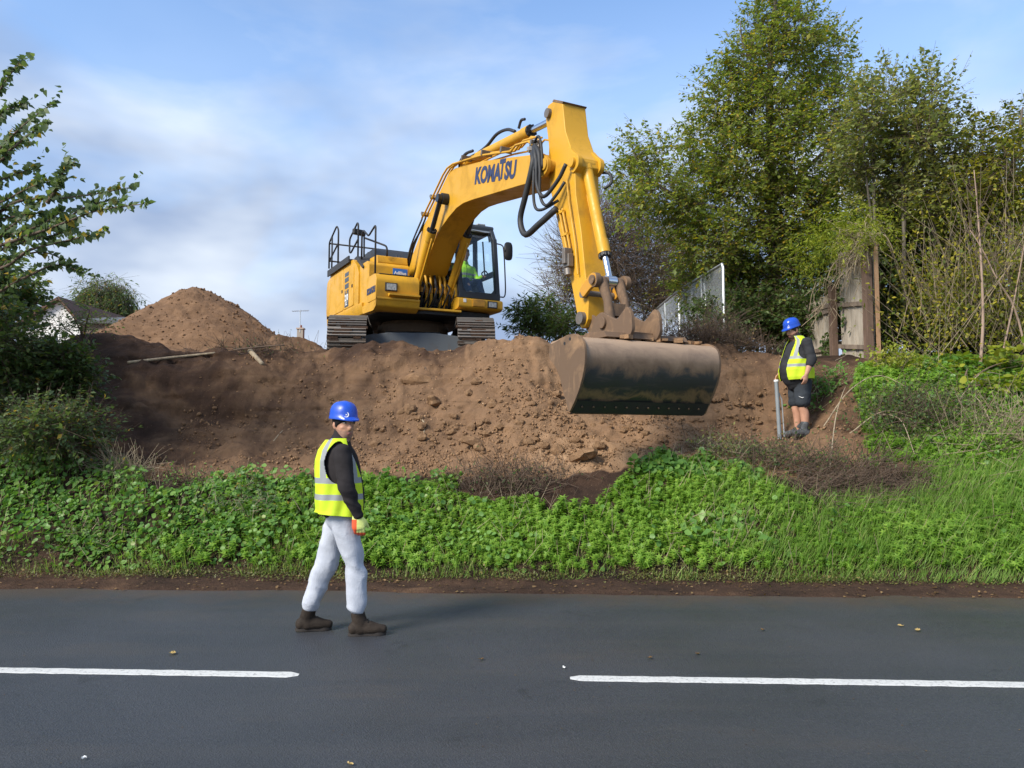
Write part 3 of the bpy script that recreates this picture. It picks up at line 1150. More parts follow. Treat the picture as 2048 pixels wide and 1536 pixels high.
# wear lines: side plates stand proud of the web
for yy in (-.272, .262):
    pass
lx = Vector((1, 0, -.225)).normalized()
for body_, off, sz, up in (('KOMA', -.36, .37, 0), ('T', .185, .42, .035), ('SU', .475, .37, 0)):
    text_obj(body_, sz, M['decal_navy'], boom, frame4(Vector((4.42, -.2585, 2.94)) + lx * off + Vector((0, 0, up)), lx, (0, 0, 1)), bold=.017, sx=.90 if body_ != 'T' else .74)
bo = MB()
bo.cyl((2.40, -.38, 3.06), (2.40, .34, 3.06), .105, n=20)
bo.cyl((2.40, -.44, 3.06), (2.40, .42, 3.06), .065, n=16)
bo.build('pin_boss', BK, boom)
gg = MB()
for s in (-1, 1): gg.prism(rounded([(2.45, 3.50), (2.62, 3.52), (2.86, 3.52), (2.80, 3.74), (2.72, 3.80), (2.62, 3.76)], .03), s * .09 - .02, s * .09 + .02)
gg.cyl((2.72, -.14, 3.70), (2.72, .14, 3.70), .05)
gg.build('cylinder_bracket', YL, boom, bevel=.004)
fp = MB()
for s in (-1, 1): fp.prism(rounded([(5.75, 2.80), (5.95, 2.77), (6.16, 2.60), (6.14, 2.44), (5.98, 2.38), (5.75, 2.42)], .06), s * .305 - .03, s * .305 + .03)
fp.cyl((6.06, -.36, 2.55), (6.06, .36, 2.55), .085)
fp.build('boom_fork', YL, boom, bevel=.006)


def hyd(name, p0, p1, split, r, rr, mat_rod, w=0.0, parent=exc, gland=True):
    """hydraulic cylinder: barrel from p0, rod to p1"""
    p0, p1 = Vector(p0), Vector(p1)
    d = (p1 - p0).normalized()
    q = p0 + (p1 - p0) * split
    m = MB()
    m.cyl(p0, q, r, n=22)
    m.cyl(p0 - d * .02, p0 + d * .10, r * 1.08, n=22)
    m.cyl((p0.x, p0.y - r * 1.1, p0.z), (p0.x, p0.y + r * 1.1, p0.z), r * 1.12, n=18)
    m.cyl(q - d * .17, q + d * .02, r * 1.14, n=22)
    o = m.build(name, YL, parent, smooth=40)
    g = MB()
    g.cyl(q + d * .02, q + d * .06, r * 1.05, n=22)
    for k in range(10):
        a = 2 * math.pi * k / 10
        u = d.orthogonal().normalized()
        v = d.cross(u)
        c = q + d * .03 + (u * math.cos(a) + v * math.sin(a)) * r * 1.0
        g.cyl(c, c + d * .045, .014, n=6)
    g.build('gland', M['black'], o)
    rd = MB()
    rd.cyl(q, p1, rr, n=18)
    rd.cyl((p1.x, p1.y - r * .9, p1.z), (p1.x, p1.y + r * .9, p1.z), rr * 1.7, n=18)
    rd.build('rod', mat_rod, o, smooth=40)
    # feed pipe
    u = Vector((d.z, 0, -d.x))
    fpipe = MB()
    a = p0 + d * .12 + u * (r + .03); b2 = q - d * .1 + u * (r + .03)
    fpipe.tube([p0 + d * .05 + u * r * .8, a, b2, q - d * .06 + u * r * .7], .018, 7)
    fpipe.build('feed_pipe', YL, o, smooth=40)
    return o


for cy_ in (-.39, .345):
    hyd('boom_cylinder', (.88, cy_, 1.28), (2.40, cy_, 3.06), .70, .085, .046, M['rod_dark'])
hyd('arm_cylinder', (2.74, 0, 3.70), (5.97, 0, 3.36), .715, .088, .052, M['chrome'])

# ---- stick
sprof = [(5.87, 3.28), (5.86, 3.42), (5.93, 3.50), (6.08, 3.50), (6.33, 3.38), (6.40, 2.95), (6.56, 2.62), (6.70, 2.48), (6.72, 2.36), (6.64, 2.28), (6.66, 1.96), (6.78, 1.44), (6.88, .83),
         (6.95, .50), (6.93, .22), (6.86, .13), (6.77, .12), (6.70, .24), (6.54, .75), (6.36, 1.21), (6.15, 1.79), (5.99, 2.22), (5.93, 2.5), (5.95, 2.88)]
s_ = MB()
s_.prism(sprof, -.195, .195)
stick = s_.build('stick', YL, exc, smooth=25, bevel=.012)
bs = MB()
for s in (-1, 1): bs.prism(rounded([(6.50, 2.70), (6.62, 2.58), (6.76, 2.48), (6.76, 2.34), (6.62, 2.27), (6.52, 2.35)], .05), s * .18 - .035, s * .18 + .035)
bs.cyl((6.63, -.26, 2.42), (6.63, .26, 2.42), .07)
bs.build('cylinder_lug', YL, stick, bevel=.005)
for px_, pw, pz, pr_ in ((5.97, .245, 3.36, .07), (6.82, .26, .25, .085), (6.90, .27, .56, .055)):
    pp = MB()
    pp.cyl((px_, -pw, pz), (px_, pw, pz), pr_)
    pp.build('pin', M['steel'], stick)
ep = MB()
ep.prism([(6.06, 3.502), (6.10, 3.52), (6.36, 3.39), (6.33, 3.37)], -.20, .20)
ep.build('end_plate', M['rust'], stick, smooth=None)
# guide pipes on the stick's side
gp = MB()
gp.tube([(6.30, -.235, 1.84), (6.48, -.235, 1.28), (6.52, -.235, 1.12)], .018, 7)
gp.tube([(6.38, -.235, 1.84), (6.56, -.235, 1.28), (6.58, -.235, 1.14)], .018, 7)
gp.tube([(6.50, -.235, 2.20), (6.55, -.235, 1.9), (6.70, -.235, 1.30), (6.76, -.235, .85)], .013, 7)
for (x, z) in ((6.34, 1.80), (6.45, 1.46)): gp.box((x, -.232, z), (.14, .05, .035))
gp.build('guide_pipe', YL, stick, smooth=40)
vb = MB()
vb.bx(6.49, 6.63, -.30, -.215, .98, 1.16)
vb.bx(6.52, 6.60, -.34, -.215, 1.02, 1.24)
vb.cyl((6.56, -.27, .96), (6.58, -.27, .86), .05)
vb.build('valve_block', M['steel'], stick, bevel=.01)

hyd('bucket_cylinder', (6.63, 0, 2.42), (7.17, 0, .70), .76, .075, .045, M['chrome'])
# linkage
for s in (-1, 1):
    il = MB()
    il.prism(rounded([(6.84, .62), (6.93, .50), (7.10, .60), (7.23, .64), (7.24, .78), (7.12, .80)], .05), s * .25 - .022, s * .25 + .022)
    il.build('idler_link', YD, exc, bevel=.006)
hl = MB()
for s in (-1, 1): hl.tube([(7.17, s * .13, .70), (7.30, s * .13, .42), (7.34, s * .13, .12)], [.075, .06, .07], 12)
hl.cyl((7.17, -.30, .70), (7.17, .30, .70), .06)
hl.cyl((7.17, -.27, .70), (7.17, -.20, .70), .095)
hl.cyl((7.17, .20, .70), (7.17, .27, .70), .095)
hl.bx(7.22, 7.36, -.13, .13, .22, .38)
hl.build('bucket_link', M['rust'], exc, smooth=40)
# quick coupler
qc = MB()
for s in (-1, 1):
    qc.prism(rounded([(7.06, .02), (7.16, .22), (7.30, .27), (7.44, .20), (7.62, .12), (7.74, .20), (7.84, .27), (7.92, .16), (7.94, -.04), (7.86, -.14), (7.10, -.16), (7.04, -.08)], .05), s * .21 - .025, s * .21 + .025)
    qc.prism(rounded([(6.76, .18), (6.82, .34), (7.2, .16), (7.2, -.14), (6.98, -.14)], .05), s * .11 - .02, s * .11 + .02)
qc.cyl((7.34, -.27, .12), (7.34, .27, .12), .075)
qc.bx(7.1, 7.8, -.185, .185, -.12, -.04)
qc.build('quick_coupler', M['rust'], exc, bevel=.008)

# ---- bucket: shell swept across the machine, opening towards the tracks
t_ = NT('bucket_steel')
v_ = t_.coord()
sp_ = t_.n('ShaderNodeSeparateXYZ')
t_.l(v_, sp_.inputs[0])
fb = t_.noise(v_, 3.0, 7, .68, .6)
fb2 = t_.noise(t_.coord('Object', (3, 1.2, 9)), 2.0, 5, .6)
hgt = t_.n('ShaderNodeMath', operation='ADD')
t_.l(t_.rng(sp_.outputs[2], -1.0, -.15, 0, 1), hgt.inputs[0])
t_.l(t_.rng(fb, .25, .75, -.16, .16), hgt.inputs[1])
cb_ = t_.ramp(hgt.outputs[0], [(.12, (.026, .026, .024)), (.20, (.20, .122, .062)), (.30, (.030, .030, .029)), (.48, (.040, .041, .042)), (.58, (.17, .108, .066)), (.90, (.36, .25, .165))])
cb_ = t_.mix(t_.rng(fb2, .55, .75, 0, .5), cb_, (.15, .105, .075))
t_.set(Base_Color=cb_, Roughness=t_.rng(fb, .3, .7, .36, .7), Metallic=.08)
t_.bump(fb, .12, .02)
M['bucket'] = t_.mat
SHELL = [(7.30, -.17), (7.55, -.145), (7.78, -.15), (7.93, -.175), (8.02, -.24), (8.055, -.36), (8.045, -.48), (8.005, -.62), (7.93, -.76), (7.845, -.89), (7.79, -.965)]
BW0, BW1 = -1.0, 1.05
sh2 = MB()
pr = [Vector((x, 0, z)) for x, z in SHELL]
ins = []
for i, p in enumerate(pr):
    a = pr[max(0, i - 1)]; c = pr[min(len(pr) - 1, i + 1)]
    t = (c - a).normalized()
    ins.append(p + Vector((t.z, 0, -t.x)) * .028)
ring = [(p.x, p.z) for p in spline(pr, 3)] + [(p.x, p.z) for p in spline(ins, 3)][::-1]
sh2.prism(ring, BW0 + .02, BW1 - .02)
bucket = sh2.build('bucket', M['bucket'], exc, smooth=30)
SIDE = [(7.30, -.26), (7.33, -.20), (7.52, -.165), (7.70, -.125), (7.86, -.125), (8.00, -.175), (8.065, -.25), (8.09, -.37), (8.08, -.50), (8.03, -.65), (7.955, -.79), (7.86, -.92), (7.745, -1.045), (7.63, -.80), (7.54, -.60), (7.42, -.45), (7.31, -.38)]
for y0, y1 in ((BW0 - .012, BW0 + .020), (BW1 - .020, BW1 + .012)):
    sp2 = MB()
    sp2.prism(rounded([(x - (.035 if x > 7.75 and y0 > 0 else 0), z) for x, z in SIDE], .03, 2), y0, y1)
    so = sp2.build('side_plate', M['rust'], bucket, smooth=30, bevel=.004)
    for (hx, hz) in ((7.66, -.22), (7.78, -.18)):
        hq = MB()
        hq.cyl((hx, y0 - .003, hz), (hx, y1 + .003, hz), .020, n=12)
        hq.build('bolt_hole', BK, so, smooth=None)
ce = MB()
ce.prism([(7.80, -.95), (7.83, -.93), (7.86, -.90), (7.76, -1.04), (7.725, -1.05), (7.735, -1.02)], BW0 + .022, BW1 - .022)
ce.bx(7.70, 7.70, 0, 0, -1, -1)
ceo = ce.build('cutting_edge', M['black'], bucket, smooth=None)
for k in range(12):
    y = BW0 + .12 + k * .16
    q = MB()
    q.cyl((7.82, y, -.965), (7.832, y, -.973), .011, n=8)
    q.build('bolt', M['rust'], ceo, smooth=None)
er = MB()
for s in (-1, 1): er.prism(rounded([(7.10, -.16), (7.20, .02), (7.40, .06), (7.62, -.02), (7.85, -.14)], .04), s * .14 - .02, s * .14 + .02)
er.prism([(7.30, -.14), (7.86, -.13), (7.80, -.06), (7.40, -.04)], -.55, .70)
er.build('bucket_ear', M['rust'], bucket, bevel=.006)
# soil lying on the bucket's top
so = MB()
for k in range(70):
    x, y = random.uniform(7.4, 7.9), random.uniform(-.5, .95)
    s = random.uniform(.02, .06)
    so.box((x, y, -.125), (s * 2, s * 2.4, s), rz=random.random() * 3)
so_o = so.build('soil_crumbs', M['clod'], bucket, smooth=30)
so_o['kind'] = 'stuff'

# ---- hoses and pipes
def hose(pts, r, mat=None, parent=None, name='hose', n=8):
    m = MB()
    m.tube(spline(pts, 6), r, n)
    return m.build(name, mat or M['rubber'], parent or exc, smooth=0)


# big hanging loops at the boom and stick joint
hose([(5.72, -.33, 2.84), (5.84, -.40, 2.62), (5.66, -.42, 2.20), (5.50, -.42, 1.88), (5.66, -.42, 1.62), (5.98, -.38, 1.70), (6.30, -.28, 1.86)], .046)
hose([(5.80, -.34, 2.90), (5.98, -.42, 2.60), (6.00, -.42, 2.25), (6.16, -.40, 2.05), (6.42, -.33, 2.22), (6.58, -.30, 2.40)], .028)
hose([(5.86, -.34, 2.88), (6.04, -.40, 2.50), (6.05, -.40, 2.10), (6.18, -.38, 1.92), (6.36, -.33, 2.02), (6.50, -.27, 2.18)], .022)
hose([(5.82, -.34, 2.82), (5.90, -.42, 2.4), (5.92, -.42, 2.0), (6.08, -.40, 1.88), (6.34, -.28, 1.96)], .022)
hose([(5.68, -.30, 2.98), (5.90, -.34, 3.02), (6.02, -.36, 2.82), (6.05, -.36, 2.5)], .020)
hose([(5.74, -.32, 2.92), (5.92, -.40, 2.72), (5.94, -.40, 2.50)], .040)
hose([(5.78, -.33, 2.92), (5.98, -.38, 2.74), (6.02, -.38, 2.46)], .036)
hose([(6.66, .22, 2.34), (6.78, .28, 2.30), (6.82, .28, 2.16), (6.76, .2, 2.08)], .02)
# arm cylinder hoses
hose([(2.60, -.10, 3.55), (2.66, -.12, 3.70), (2.9, -.12, 3.78), (3.2, -.12, 3.74)], .028)
hose([(3.0, .06, 3.78), (3.4, .06, 3.79), (3.8, .05, 3.86), (4.2, .04, 3.80), (4.5, .03, 3.66)], .028)
hose([(4.72, -.02, 3.62), (4.80, -.02, 3.72), (4.92, -.02, 3.70)], .024)
# hoses from the deck up the boom
for k, off in enumerate((0, .045, .09)):
    hose([(.30 - .06 * k, -.36 - off, 2.40 + .03 * k), (.42, -.38 - off, 2.18 - .04 * k), (.70, -.38 - off, 2.10 - .04 * k), (.98, -.36 - off * .7, 2.50), (1.27, (-.24, -.17, -.31)[k], (2.99, 3.0, 2.98)[k])], .018)


def pipe(pts, r=.019, mat=None, parent=None, name='pipe'):
    m = MB()
    m.tube(pts, r, 7)
    return m.build(name, mat or YL, parent or boom, smooth=0)


# steel pipes along the boom's back and top, right side
for k, (dy, dz) in enumerate(((-.24, .05), (-.17, .09), (-.31, .03))):
    pts = [(1.25, dy, 2.98 + dz * .3), (1.40, dy, 3.02 + dz), (1.85, dy, 3.26 + dz), (2.30, dy, 3.51 + dz), (2.50, dy, 3.58 + dz), (2.75, dy, 3.58 + dz), (3.91, dy, 3.36 + dz), (5.0, dy, 3.07 + dz)]
    pts += [(5.15, dy, 3.10 + dz * 1.6), (5.55, dy, 3.02 + dz * 1.6), (5.68, dy, 2.94 + dz)]
    pipe(pts)
for s in (-1, 1):
    pipe([(3.0, s * .12, 3.62), (3.2, s * .12, 3.56), (4.3, s * .12, 3.36), (5.0, s * .12, 3.20), (5.3, s * .12, 3.26), (5.66, s * .14, 3.12)], .016)
for (x, z) in ((1.30, 3.03), (1.75, 3.25), (3.2, 3.55), (4.0, 3.38), (4.7, 3.20), (5.66, 2.98)):
    m = MB()
    m.box((x, -.24, z + .03), (.05, .20, .09), M=Matrix.Rotation(.25 if x > 2.6 else -.6, 3, 'Y'))
    m.build('pipe_clamp', M['steel'], boom, bevel=.006)
m = MB()
for k in range(7):
    m.box((5.66 + random.uniform(-.05, .08), -.30 + random.uniform(-.03, .06), 2.92 + random.uniform(-.08, .08)), (.09, .08, .07), rz=random.random())
m.build('hose_couplings', M['steel'], boom, bevel=.01)
# valve bank and hoses between tool box and cab
vb = MB()
vb.bx(.5, .95, -.30, .30, 1.2, 1.45)
for k in range(6):
    vb.cyl((1.0, -.28 + k * .11, 1.28), (1.14, -.28 + k * .11, 1.28), .035)
vb.build('valve_bank', BK, exc, bevel=.01)
for k in range(7):
    y = -.30 + k * .1
    hose([(.6, y, 1.75 + .05 * (k % 3)), (.95, y, 1.95 + .06 * (k % 2)), (1.18, y + .01, 1.82), (1.20, y + .02, 1.45), (1.12, y + .02, 1.22)], .026, YL if k in (1, 2, 4, 5) else M['rubber'])
    m = MB()
    m.cyl((1.20, y + .02, 1.62), (1.20, y + .02, 1.52), .038)
    m.build('hose_fitting', YD, exc)
for k in range(6):
    y = -.36 + k * .13
    hose([(1.15, y, 1.22), (1.32, y + .03, 1.40), (1.36, y + .08, 1.60), (1.20, y + .1, 1.72)], .017)

# ---- cab
CX0, CX1, CY0, CY1, CZ0, CZ1 = -.52, 1.46, .40, 1.32, 1.44, 3.02
base = MB()
base.prism(rounded([(-.5, 1.20), (1.46, 1.20), (1.56, 1.24), (1.56, 1.40), (1.48, 1.435), (-.5, 1.435)], .03), .36, 1.34)
cbase = base.build('cab_floor_beam', YL, exc, bevel=.03)
for (y0, y1) in ((.66, .92),):
    m = MB()
    m.prism(rounded([(1.52, 1.24), (1.585, 1.26), (1.585, 1.40), (1.52, 1.42)], .015), y0, y1)
    m.build('front_cover', YD, cbase, bevel=.01)
lamp(cbase, 1.565, 1.10, 1.32, .17, .10)
m = MB()
m.prism([(1.535, 1.33), (1.565, 1.33), (1.565, 1.40), (1.535, 1.40)], .46, .52)
m.build('label_plate', M['white'], cbase, smooth=None)
ys = MB()
ys.prism(rounded([(.55, 1.44), (1.40, 1.44), (1.37, 1.70), (1.28, 1.86), (.55, 1.86)], .04), .355, .405)
ys.build('side_panel', YL, exc, bevel=.012)
fr = MB()
A0 = Vector((1.46, 0, 1.50)); A1 = Vector((1.30, 0, 2.72)); A2 = Vector((1.12, 0, 2.97))
for y in (CY0 + .045, CY1 - .045):
    for p, q in ((A0, A1), (A1, A2)):
        fr.bar((p.x - .03, y, p.z - .03), (q.x - .03, y, q.z + .02), .09, .11, up=(1, 0, 0))
    fr.bar((.42, y, 1.46), (.36, y, 2.95), .08, .10, up=(1, 0, 0))
    fr.bar((-.47, y, 1.46), (-.44, y, 2.95), .09, .10, up=(1, 0, 0))
    fr.bar((-.5, y, 2.95), (1.12, y, 2.95), .085, .09)
    fr.bar((-.5, y, 1.50), (1.42, y, 1.50), .08, .13)
    fr.bar((.40, y, 2.02), (1.38, y, 2.02), .05, .12)
fr.bx(1.37, 1.485, CY0, CY1, 1.437, 1.57)
fr.bar((1.11, CY0, 2.95), (1.11, CY1, 2.95), .12, .10)
fr.bar((-.46, CY0, 2.95), (-.46, CY1, 2.95), .10, .10)
fr.bx(-.51, -.42, CY0, CY1, 1.44, 2.0)
fr.bx(-.42, .45, CY1 - .06, CY1 - .01, 1.44, 2.0)
# corner fillets of the windscreen opening
for y, s in ((CY0 + .09, 1), (CY1 - .09, -1)):
    fr.prism([(y, 1.56), (y + s * .14, 1.56), (y + s * .06, 1.60), (y + s * .025, 1.65), (y, 1.74)], 1.39, 1.45, axis='x')
    fr.prism([(y, 2.90), (y + s * .14, 2.90), (y + s * .06, 2.87), (y + s * .02, 2.82), (y, 2.70)], 1.12, 1.20, axis='x')
cab = fr.build('cab', M['cabframe'], exc, bevel=.014)
rf = MB()
rf.prism(rounded([(-.54, 2.985), (1.10, 2.985), (1.17, 2.99), (1.13, 3.05), (1.0, 3.085), (-.45, 3.085)], .03), CY0 - .01, CY1 + .01)
rf.build('cab_roof', M['cabframe'], cab, bevel=.03)
hlg = MB()
hlg.bx(-.40, 1.04, CY0 + .08, CY1 - .08, 2.93, 2.984)
hlg.build('headlining', M['tread'], cab, smooth=None)
fl = MB()
fl.bx(-.44, 1.40, CY0 + .06, CY1 - .06, 1.437, 1.46)
fl.build('cab_floor', M['tread'], cab, smooth=None)


def pane(name, quad, parent=cab, th=.005):
    a, b_, c, d = [Vector(p) for p in quad]
    n = (b_ - a).cross(d - a).normalized() * th
    m = MB()
    m.add([a, b_, c, d, a + n, b_ + n, c + n, d + n], [(0, 1, 2, 3), (7, 6, 5, 4), (0, 4, 5, 1), (1, 5, 6, 2), (2, 6, 7, 3), (3, 7, 4, 0)])
    return m.build(name, M['glass'], parent, smooth=None)


pane('windscreen', [(1.435, CY0 + .06, 1.55), (1.435, CY1 - .06, 1.55), (1.285, CY1 - .06, 2.73), (1.285, CY0 + .06, 2.73)])
pane('windscreen_top', [(1.28, CY0 + .06, 2.735), (1.28, CY1 - .06, 2.735), (1.12, CY1 - .06, 2.93), (1.12, CY0 + .06, 2.93)])
for y in (CY0 + .04, CY1 - .05):
    pane('side_window', [(.44, y, 2.07), (1.34, y, 2.07), (1.26, y, 2.72), (.40, y, 2.88)])
    pane('lower_window', [(.46, y, 1.57), (1.36, y, 1.57), (1.34, y, 1.97), (.44, y, 1.97)])
    pane('rear_side_window', [(-.40, y, 2.05), (.34, y, 2.05), (.33, y, 2.88), (-.38, y, 2.88)])
pane('rear_window', [(-.45, CY0 + .10, 2.02), (-.45, CY1 - .10, 2.02), (-.43, CY1 - .10, 2.88), (-.43, CY0 + .10, 2.88)])
m = MB()
m.bar((.90, CY1 - .07, 2.06), (.80, CY1 - .07, 2.80), .02, .03)
m.build('window_bar', BK, cab, smooth=None)
m = MB()
m.tube(spline([(1.44, CY1 + .01, 1.52), (1.50, CY1 + .10, 1.56), (1.46, CY1 + .12, 2.0), (1.40, CY1 + .12, 2.50), (1.36, CY1 + .10, 2.62), (1.30, CY1 + .0, 2.66)], 5), .014, 7)
m.build('mirror_arm', BK, cab, smooth=0)
m = MB()
rg = []
for t, s in ((-.035, .8), (-.02, 1), (.01, 1), (.03, .75)):
    rg.append([(1.42 + t, CY1 + .22 + .095 * s * math.copysign(abs(math.cos(a)) ** .6, math.cos(a)), 2.50 + .19 * s * math.copysign(abs(math.sin(a)) ** .6, math.sin(a))) for a in np.linspace(0, 2 * math.pi, 20, endpoint=False)])
m.rings(rg)
m.cyl((1.42, CY1 + .12, 2.5), (1.42, CY1 + .2, 2.5), .03)
m.build('mirror', BK, cab, smooth=50)
m = MB()
m.tube([(1.30, CY0 + .10, 2.90), (1.30, CY1 - .25, 2.86)], .012, 6)
m.bar((1.2, CY0 + .12, 2.90), (1.2, CY1 - .12, 2.90), .05, .03)
m.build('wiper', M['galv'], cab, smooth=None)
m = MB()
m.bx(.92, 1.02, CY1 - .30, CY1 - .12, 3.085, 3.12)
m.cyl((.98, CY1 - .12, 3.06), (.98, CY1 - .12, 3.13), .02)
m.build('roof_lamp', M['lens'], cab, bevel=.008)
# seat, levers
st = MB()
st.prism(rounded([(-.20, 1.86), (.30, 1.86), (.34, 1.96), (-.14, 1.98), (-.26, 2.55), (-.36, 2.55), (-.30, 1.9)], .04), .62, 1.10)
st.bx(-.15, .2, .70, 1.02, 1.46, 1.86)
st.build('seat', M['rubber'], cab, bevel=.02)
for y in (.55, 1.17):
    m = MB()
    m.prism(rounded([(-.1, 1.5), (.42, 1.5), (.50, 2.02), (-.1, 2.02)], .05), y - .07, y + .07)
    m.build('console', M['rubber'], cab, bevel=.02)
    m = MB()
    m.tube([(.42, y, 2.0), (.46, y, 2.10), (.47, y, 2.22)], [.02, .02, .03], 8)
    m.build('lever', BK, cab)
m = MB()
m.tube(spline([(.88, 1.235, 2.02), (.88, 1.19, 2.10), (1.05, 1.19, 2.12), (1.10, 1.235, 2.03)], 4), .014, 7)
m.build('grab_handle', BK, cab, smooth=0)
# ------------------------------------------------------------------ people
def cloth(name, c, var=.15, scale=9, bump=.25, rough=.9, fine=90):
    t = NT(name)
    v = t.coord()
    f = t.noise(v, scale, 5, .6)
    cc = t.ramp(f, [(.3, [x * (1 - var) for x in c]), (.7, [min(1, x * (1 + var)) for x in c])])
    t.bump(t.mix(.5, t.noise(v, 22, 3), t.noise(v, fine, 3)), bump, .012)
    t.set(Base_Color=cc, Roughness=rough)
    t.p.inputs['Specular IOR Level'].default_value = .2
    return t.mat


M['hivis'] = cloth('hivis_yellow', (.50, .66, .03), .07, 5, .15, .7)
M['hivis_green'] = cloth('hivis_green', (.30, .60, .02), .08, 5, .15, .7)
M['reflect'] = cloth('reflective_tape', (.27, .285, .29), .08, 6, .05, .45)
M['fleece'] = cloth('dark_fleece', (.024, .021, .022), .25, 8)
M['charcoal'] = cloth('charcoal_fleece', (.030, .031, .034), .3, 8)
M['jogger'] = cloth('grey_jogger', (.41, .435, .49), .16, 6, .5)
M['shorts'] = cloth('dark_shorts', (.034, .040, .048), .2, 8)
M['navy'] = cloth('navy_trousers', (.016, .026, .060), .2, 8)
M['wool'] = cloth('black_wool', (.010, .010, .011), .2, 20)
M['boot'] = cloth('muddy_leather', (.027, .020, .015), .55, 7, .4, .75)
M['sole'] = plain('boot_sole', (.025, .02, .017), .8)
M['boot_grey'] = cloth('grey_boot', (.075, .080, .085), .7, 14, .4, .8)
M['glove_y'] = cloth('yellow_glove', (.62, .70, .22), .2, 12, .2, .8)
M['glove_o'] = plain('orange_latex', (.70, .10, .03), .5)
M['skin'] = plain('skin', (.44, .235, .155), .5, var=.12, scale=14, spec=.35)
M['stubble'] = plain('stubble', (.29, .165, .115), .7, var=.2, scale=40)
M['beard'] = plain('beard', (.085, .048, .032), .85, var=.3, scale=60, bump=.4)
M['lip'] = plain('lip', (.32, .13, .10), .5)
M['eye_w'] = plain('eye_white', (.62, .60, .57), .3)
M['eye_d'] = plain('eye_dark', (.012, .009, .007), .2)
M['hair'] = plain('dark_hair', (.018, .013, .011), .7, var=.3, scale=60)
t_ = NT('helmet_blue')
fh = t_.noise(t_.coord(), 9, 6, .7)
t_.set(Base_Color=t_.mix(t_.rng(fh, .52, .75, 0, .35), (.012, .070, .46), (.05, .09, .25)), Roughness=t_.rng(fh, .4, .7, .22, .5))
M['helmet'] = t_.mat


def chain_rings(chain, ref=(1, 0, 0), sub=5, n=18, ends=True):
    """chain: [(point, a, b)]: a = half size along ref, b = across"""
    pts = [Vector(c[0]) for c in chain]
    P = spline(pts, sub)
    ra = [p.x for p in spline([Vector((c[1], c[2], 0)) for c in chain], sub)]
    rb = [p.y for p in spline([Vector((c[1], c[2], 0)) for c in chain], sub)]
    k = len(P)
    T = []
    for i in range(k):
        t = P[min(i + 1, k - 1)] - P[max(i - 1, 0)]
        T.append(t.normalized())
    if ends:
        e0, e1 = min(ra[0], rb[0]), min(ra[-1], rb[-1])
        pre, post = [], []
        for f, s in ((.98, .28), (.72, .70), (.36, .93)):
            pre.append((P[0] - T[0] * e0 * f * .8, ra[0] * s, rb[0] * s, T[0]))
            post.append((P[-1] + T[-1] * e1 * f * .8, ra[-1] * s, rb[-1] * s, T[-1]))
        L = pre + list(zip(P, ra, rb, T)) + post[::-1]
    else:
        L = list(zip(P, ra, rb, T))
    out = []
    for p, a, b, t in L:
        u = Vector(ref)
        u = u - t * u.dot(t)
        u = u.normalized() if u.length > 1e-4 else t.orthogonal().normalized()
        v = t.cross(u)
        out.append([p + u * (math.cos(w) * a) + v * (math.sin(w) * b) for w in [2 * math.pi * j / n for j in range(n)]])
    return out


def fuse(chains, voxel=.011, smooth=3, fold=None, extra=None):
    """one continuous skin over all the lofts; returns a mesh"""
    mb = MB()
    for c in chains:
        if isinstance(c, dict): mb.rings(chain_rings(c['c'], c.get('ref', (1, 0, 0)), c.get('sub', 5), c.get('n', 18)))
        else: mb.rings(chain_rings(c))
    if extra: extra(mb)
    o = mb.build('fuse_tmp', None, smooth=None)
    r = o.modifiers.new('r', 'REMESH')
    r.mode = 'VOXEL'
    r.voxel_size = voxel
    dg = bpy.context.evaluated_depsgraph_get()
    me = bpy.data.meshes.new_from_object(o.evaluated_get(dg))
    bpy.data.objects.remove(o)
    bm = bmesh.new()
    bm.from_mesh(me)
    for _ in range(smooth): bmesh.ops.smooth_vert(bm, verts=bm.verts, factor=.5, use_axis_x=True, use_axis_y=True, use_axis_z=True)
    bm.to_mesh(me)
    bm.free()
    if fold:
        n = len(me.vertices)
        co = np.empty(n * 3, np.float32)
        me.vertices.foreach_get('co', co)
        co = co.reshape(-1, 3)
        no = np.empty(n * 3, np.float32)
        me.vertex_normals.foreach_get('vector', no)
        no = no.reshape(-1, 3)
        co = co + no * fold(co)[:, None]
        me.vertices.foreach_set('co', co.ravel().astype(np.float32))
        me.update()
    me.polygons.foreach_set('use_smooth', [True] * len(me.polygons))
    return me


def folds(amp, fz=9.0, seed=0, knees=()):
    def f(c):
        x, y, z = c[:, 0].astype(float), c[:, 1].astype(float), c[:, 2].astype(float)
        d = 1 - np.abs(fbm(z * fz + x * 3.5, y * 5 + x * 4, 3, seed)) * 2
        d = d * .7 + .6 * fbm(x * 9 + z * 3, y * 9 - z * 4, 2, seed + 9)
        w = np.full(len(z), .55)
        for kz in knees: w = w + .9 * np.exp(-((z - kz) / .10) ** 2)
        return amp * d * w
    return f


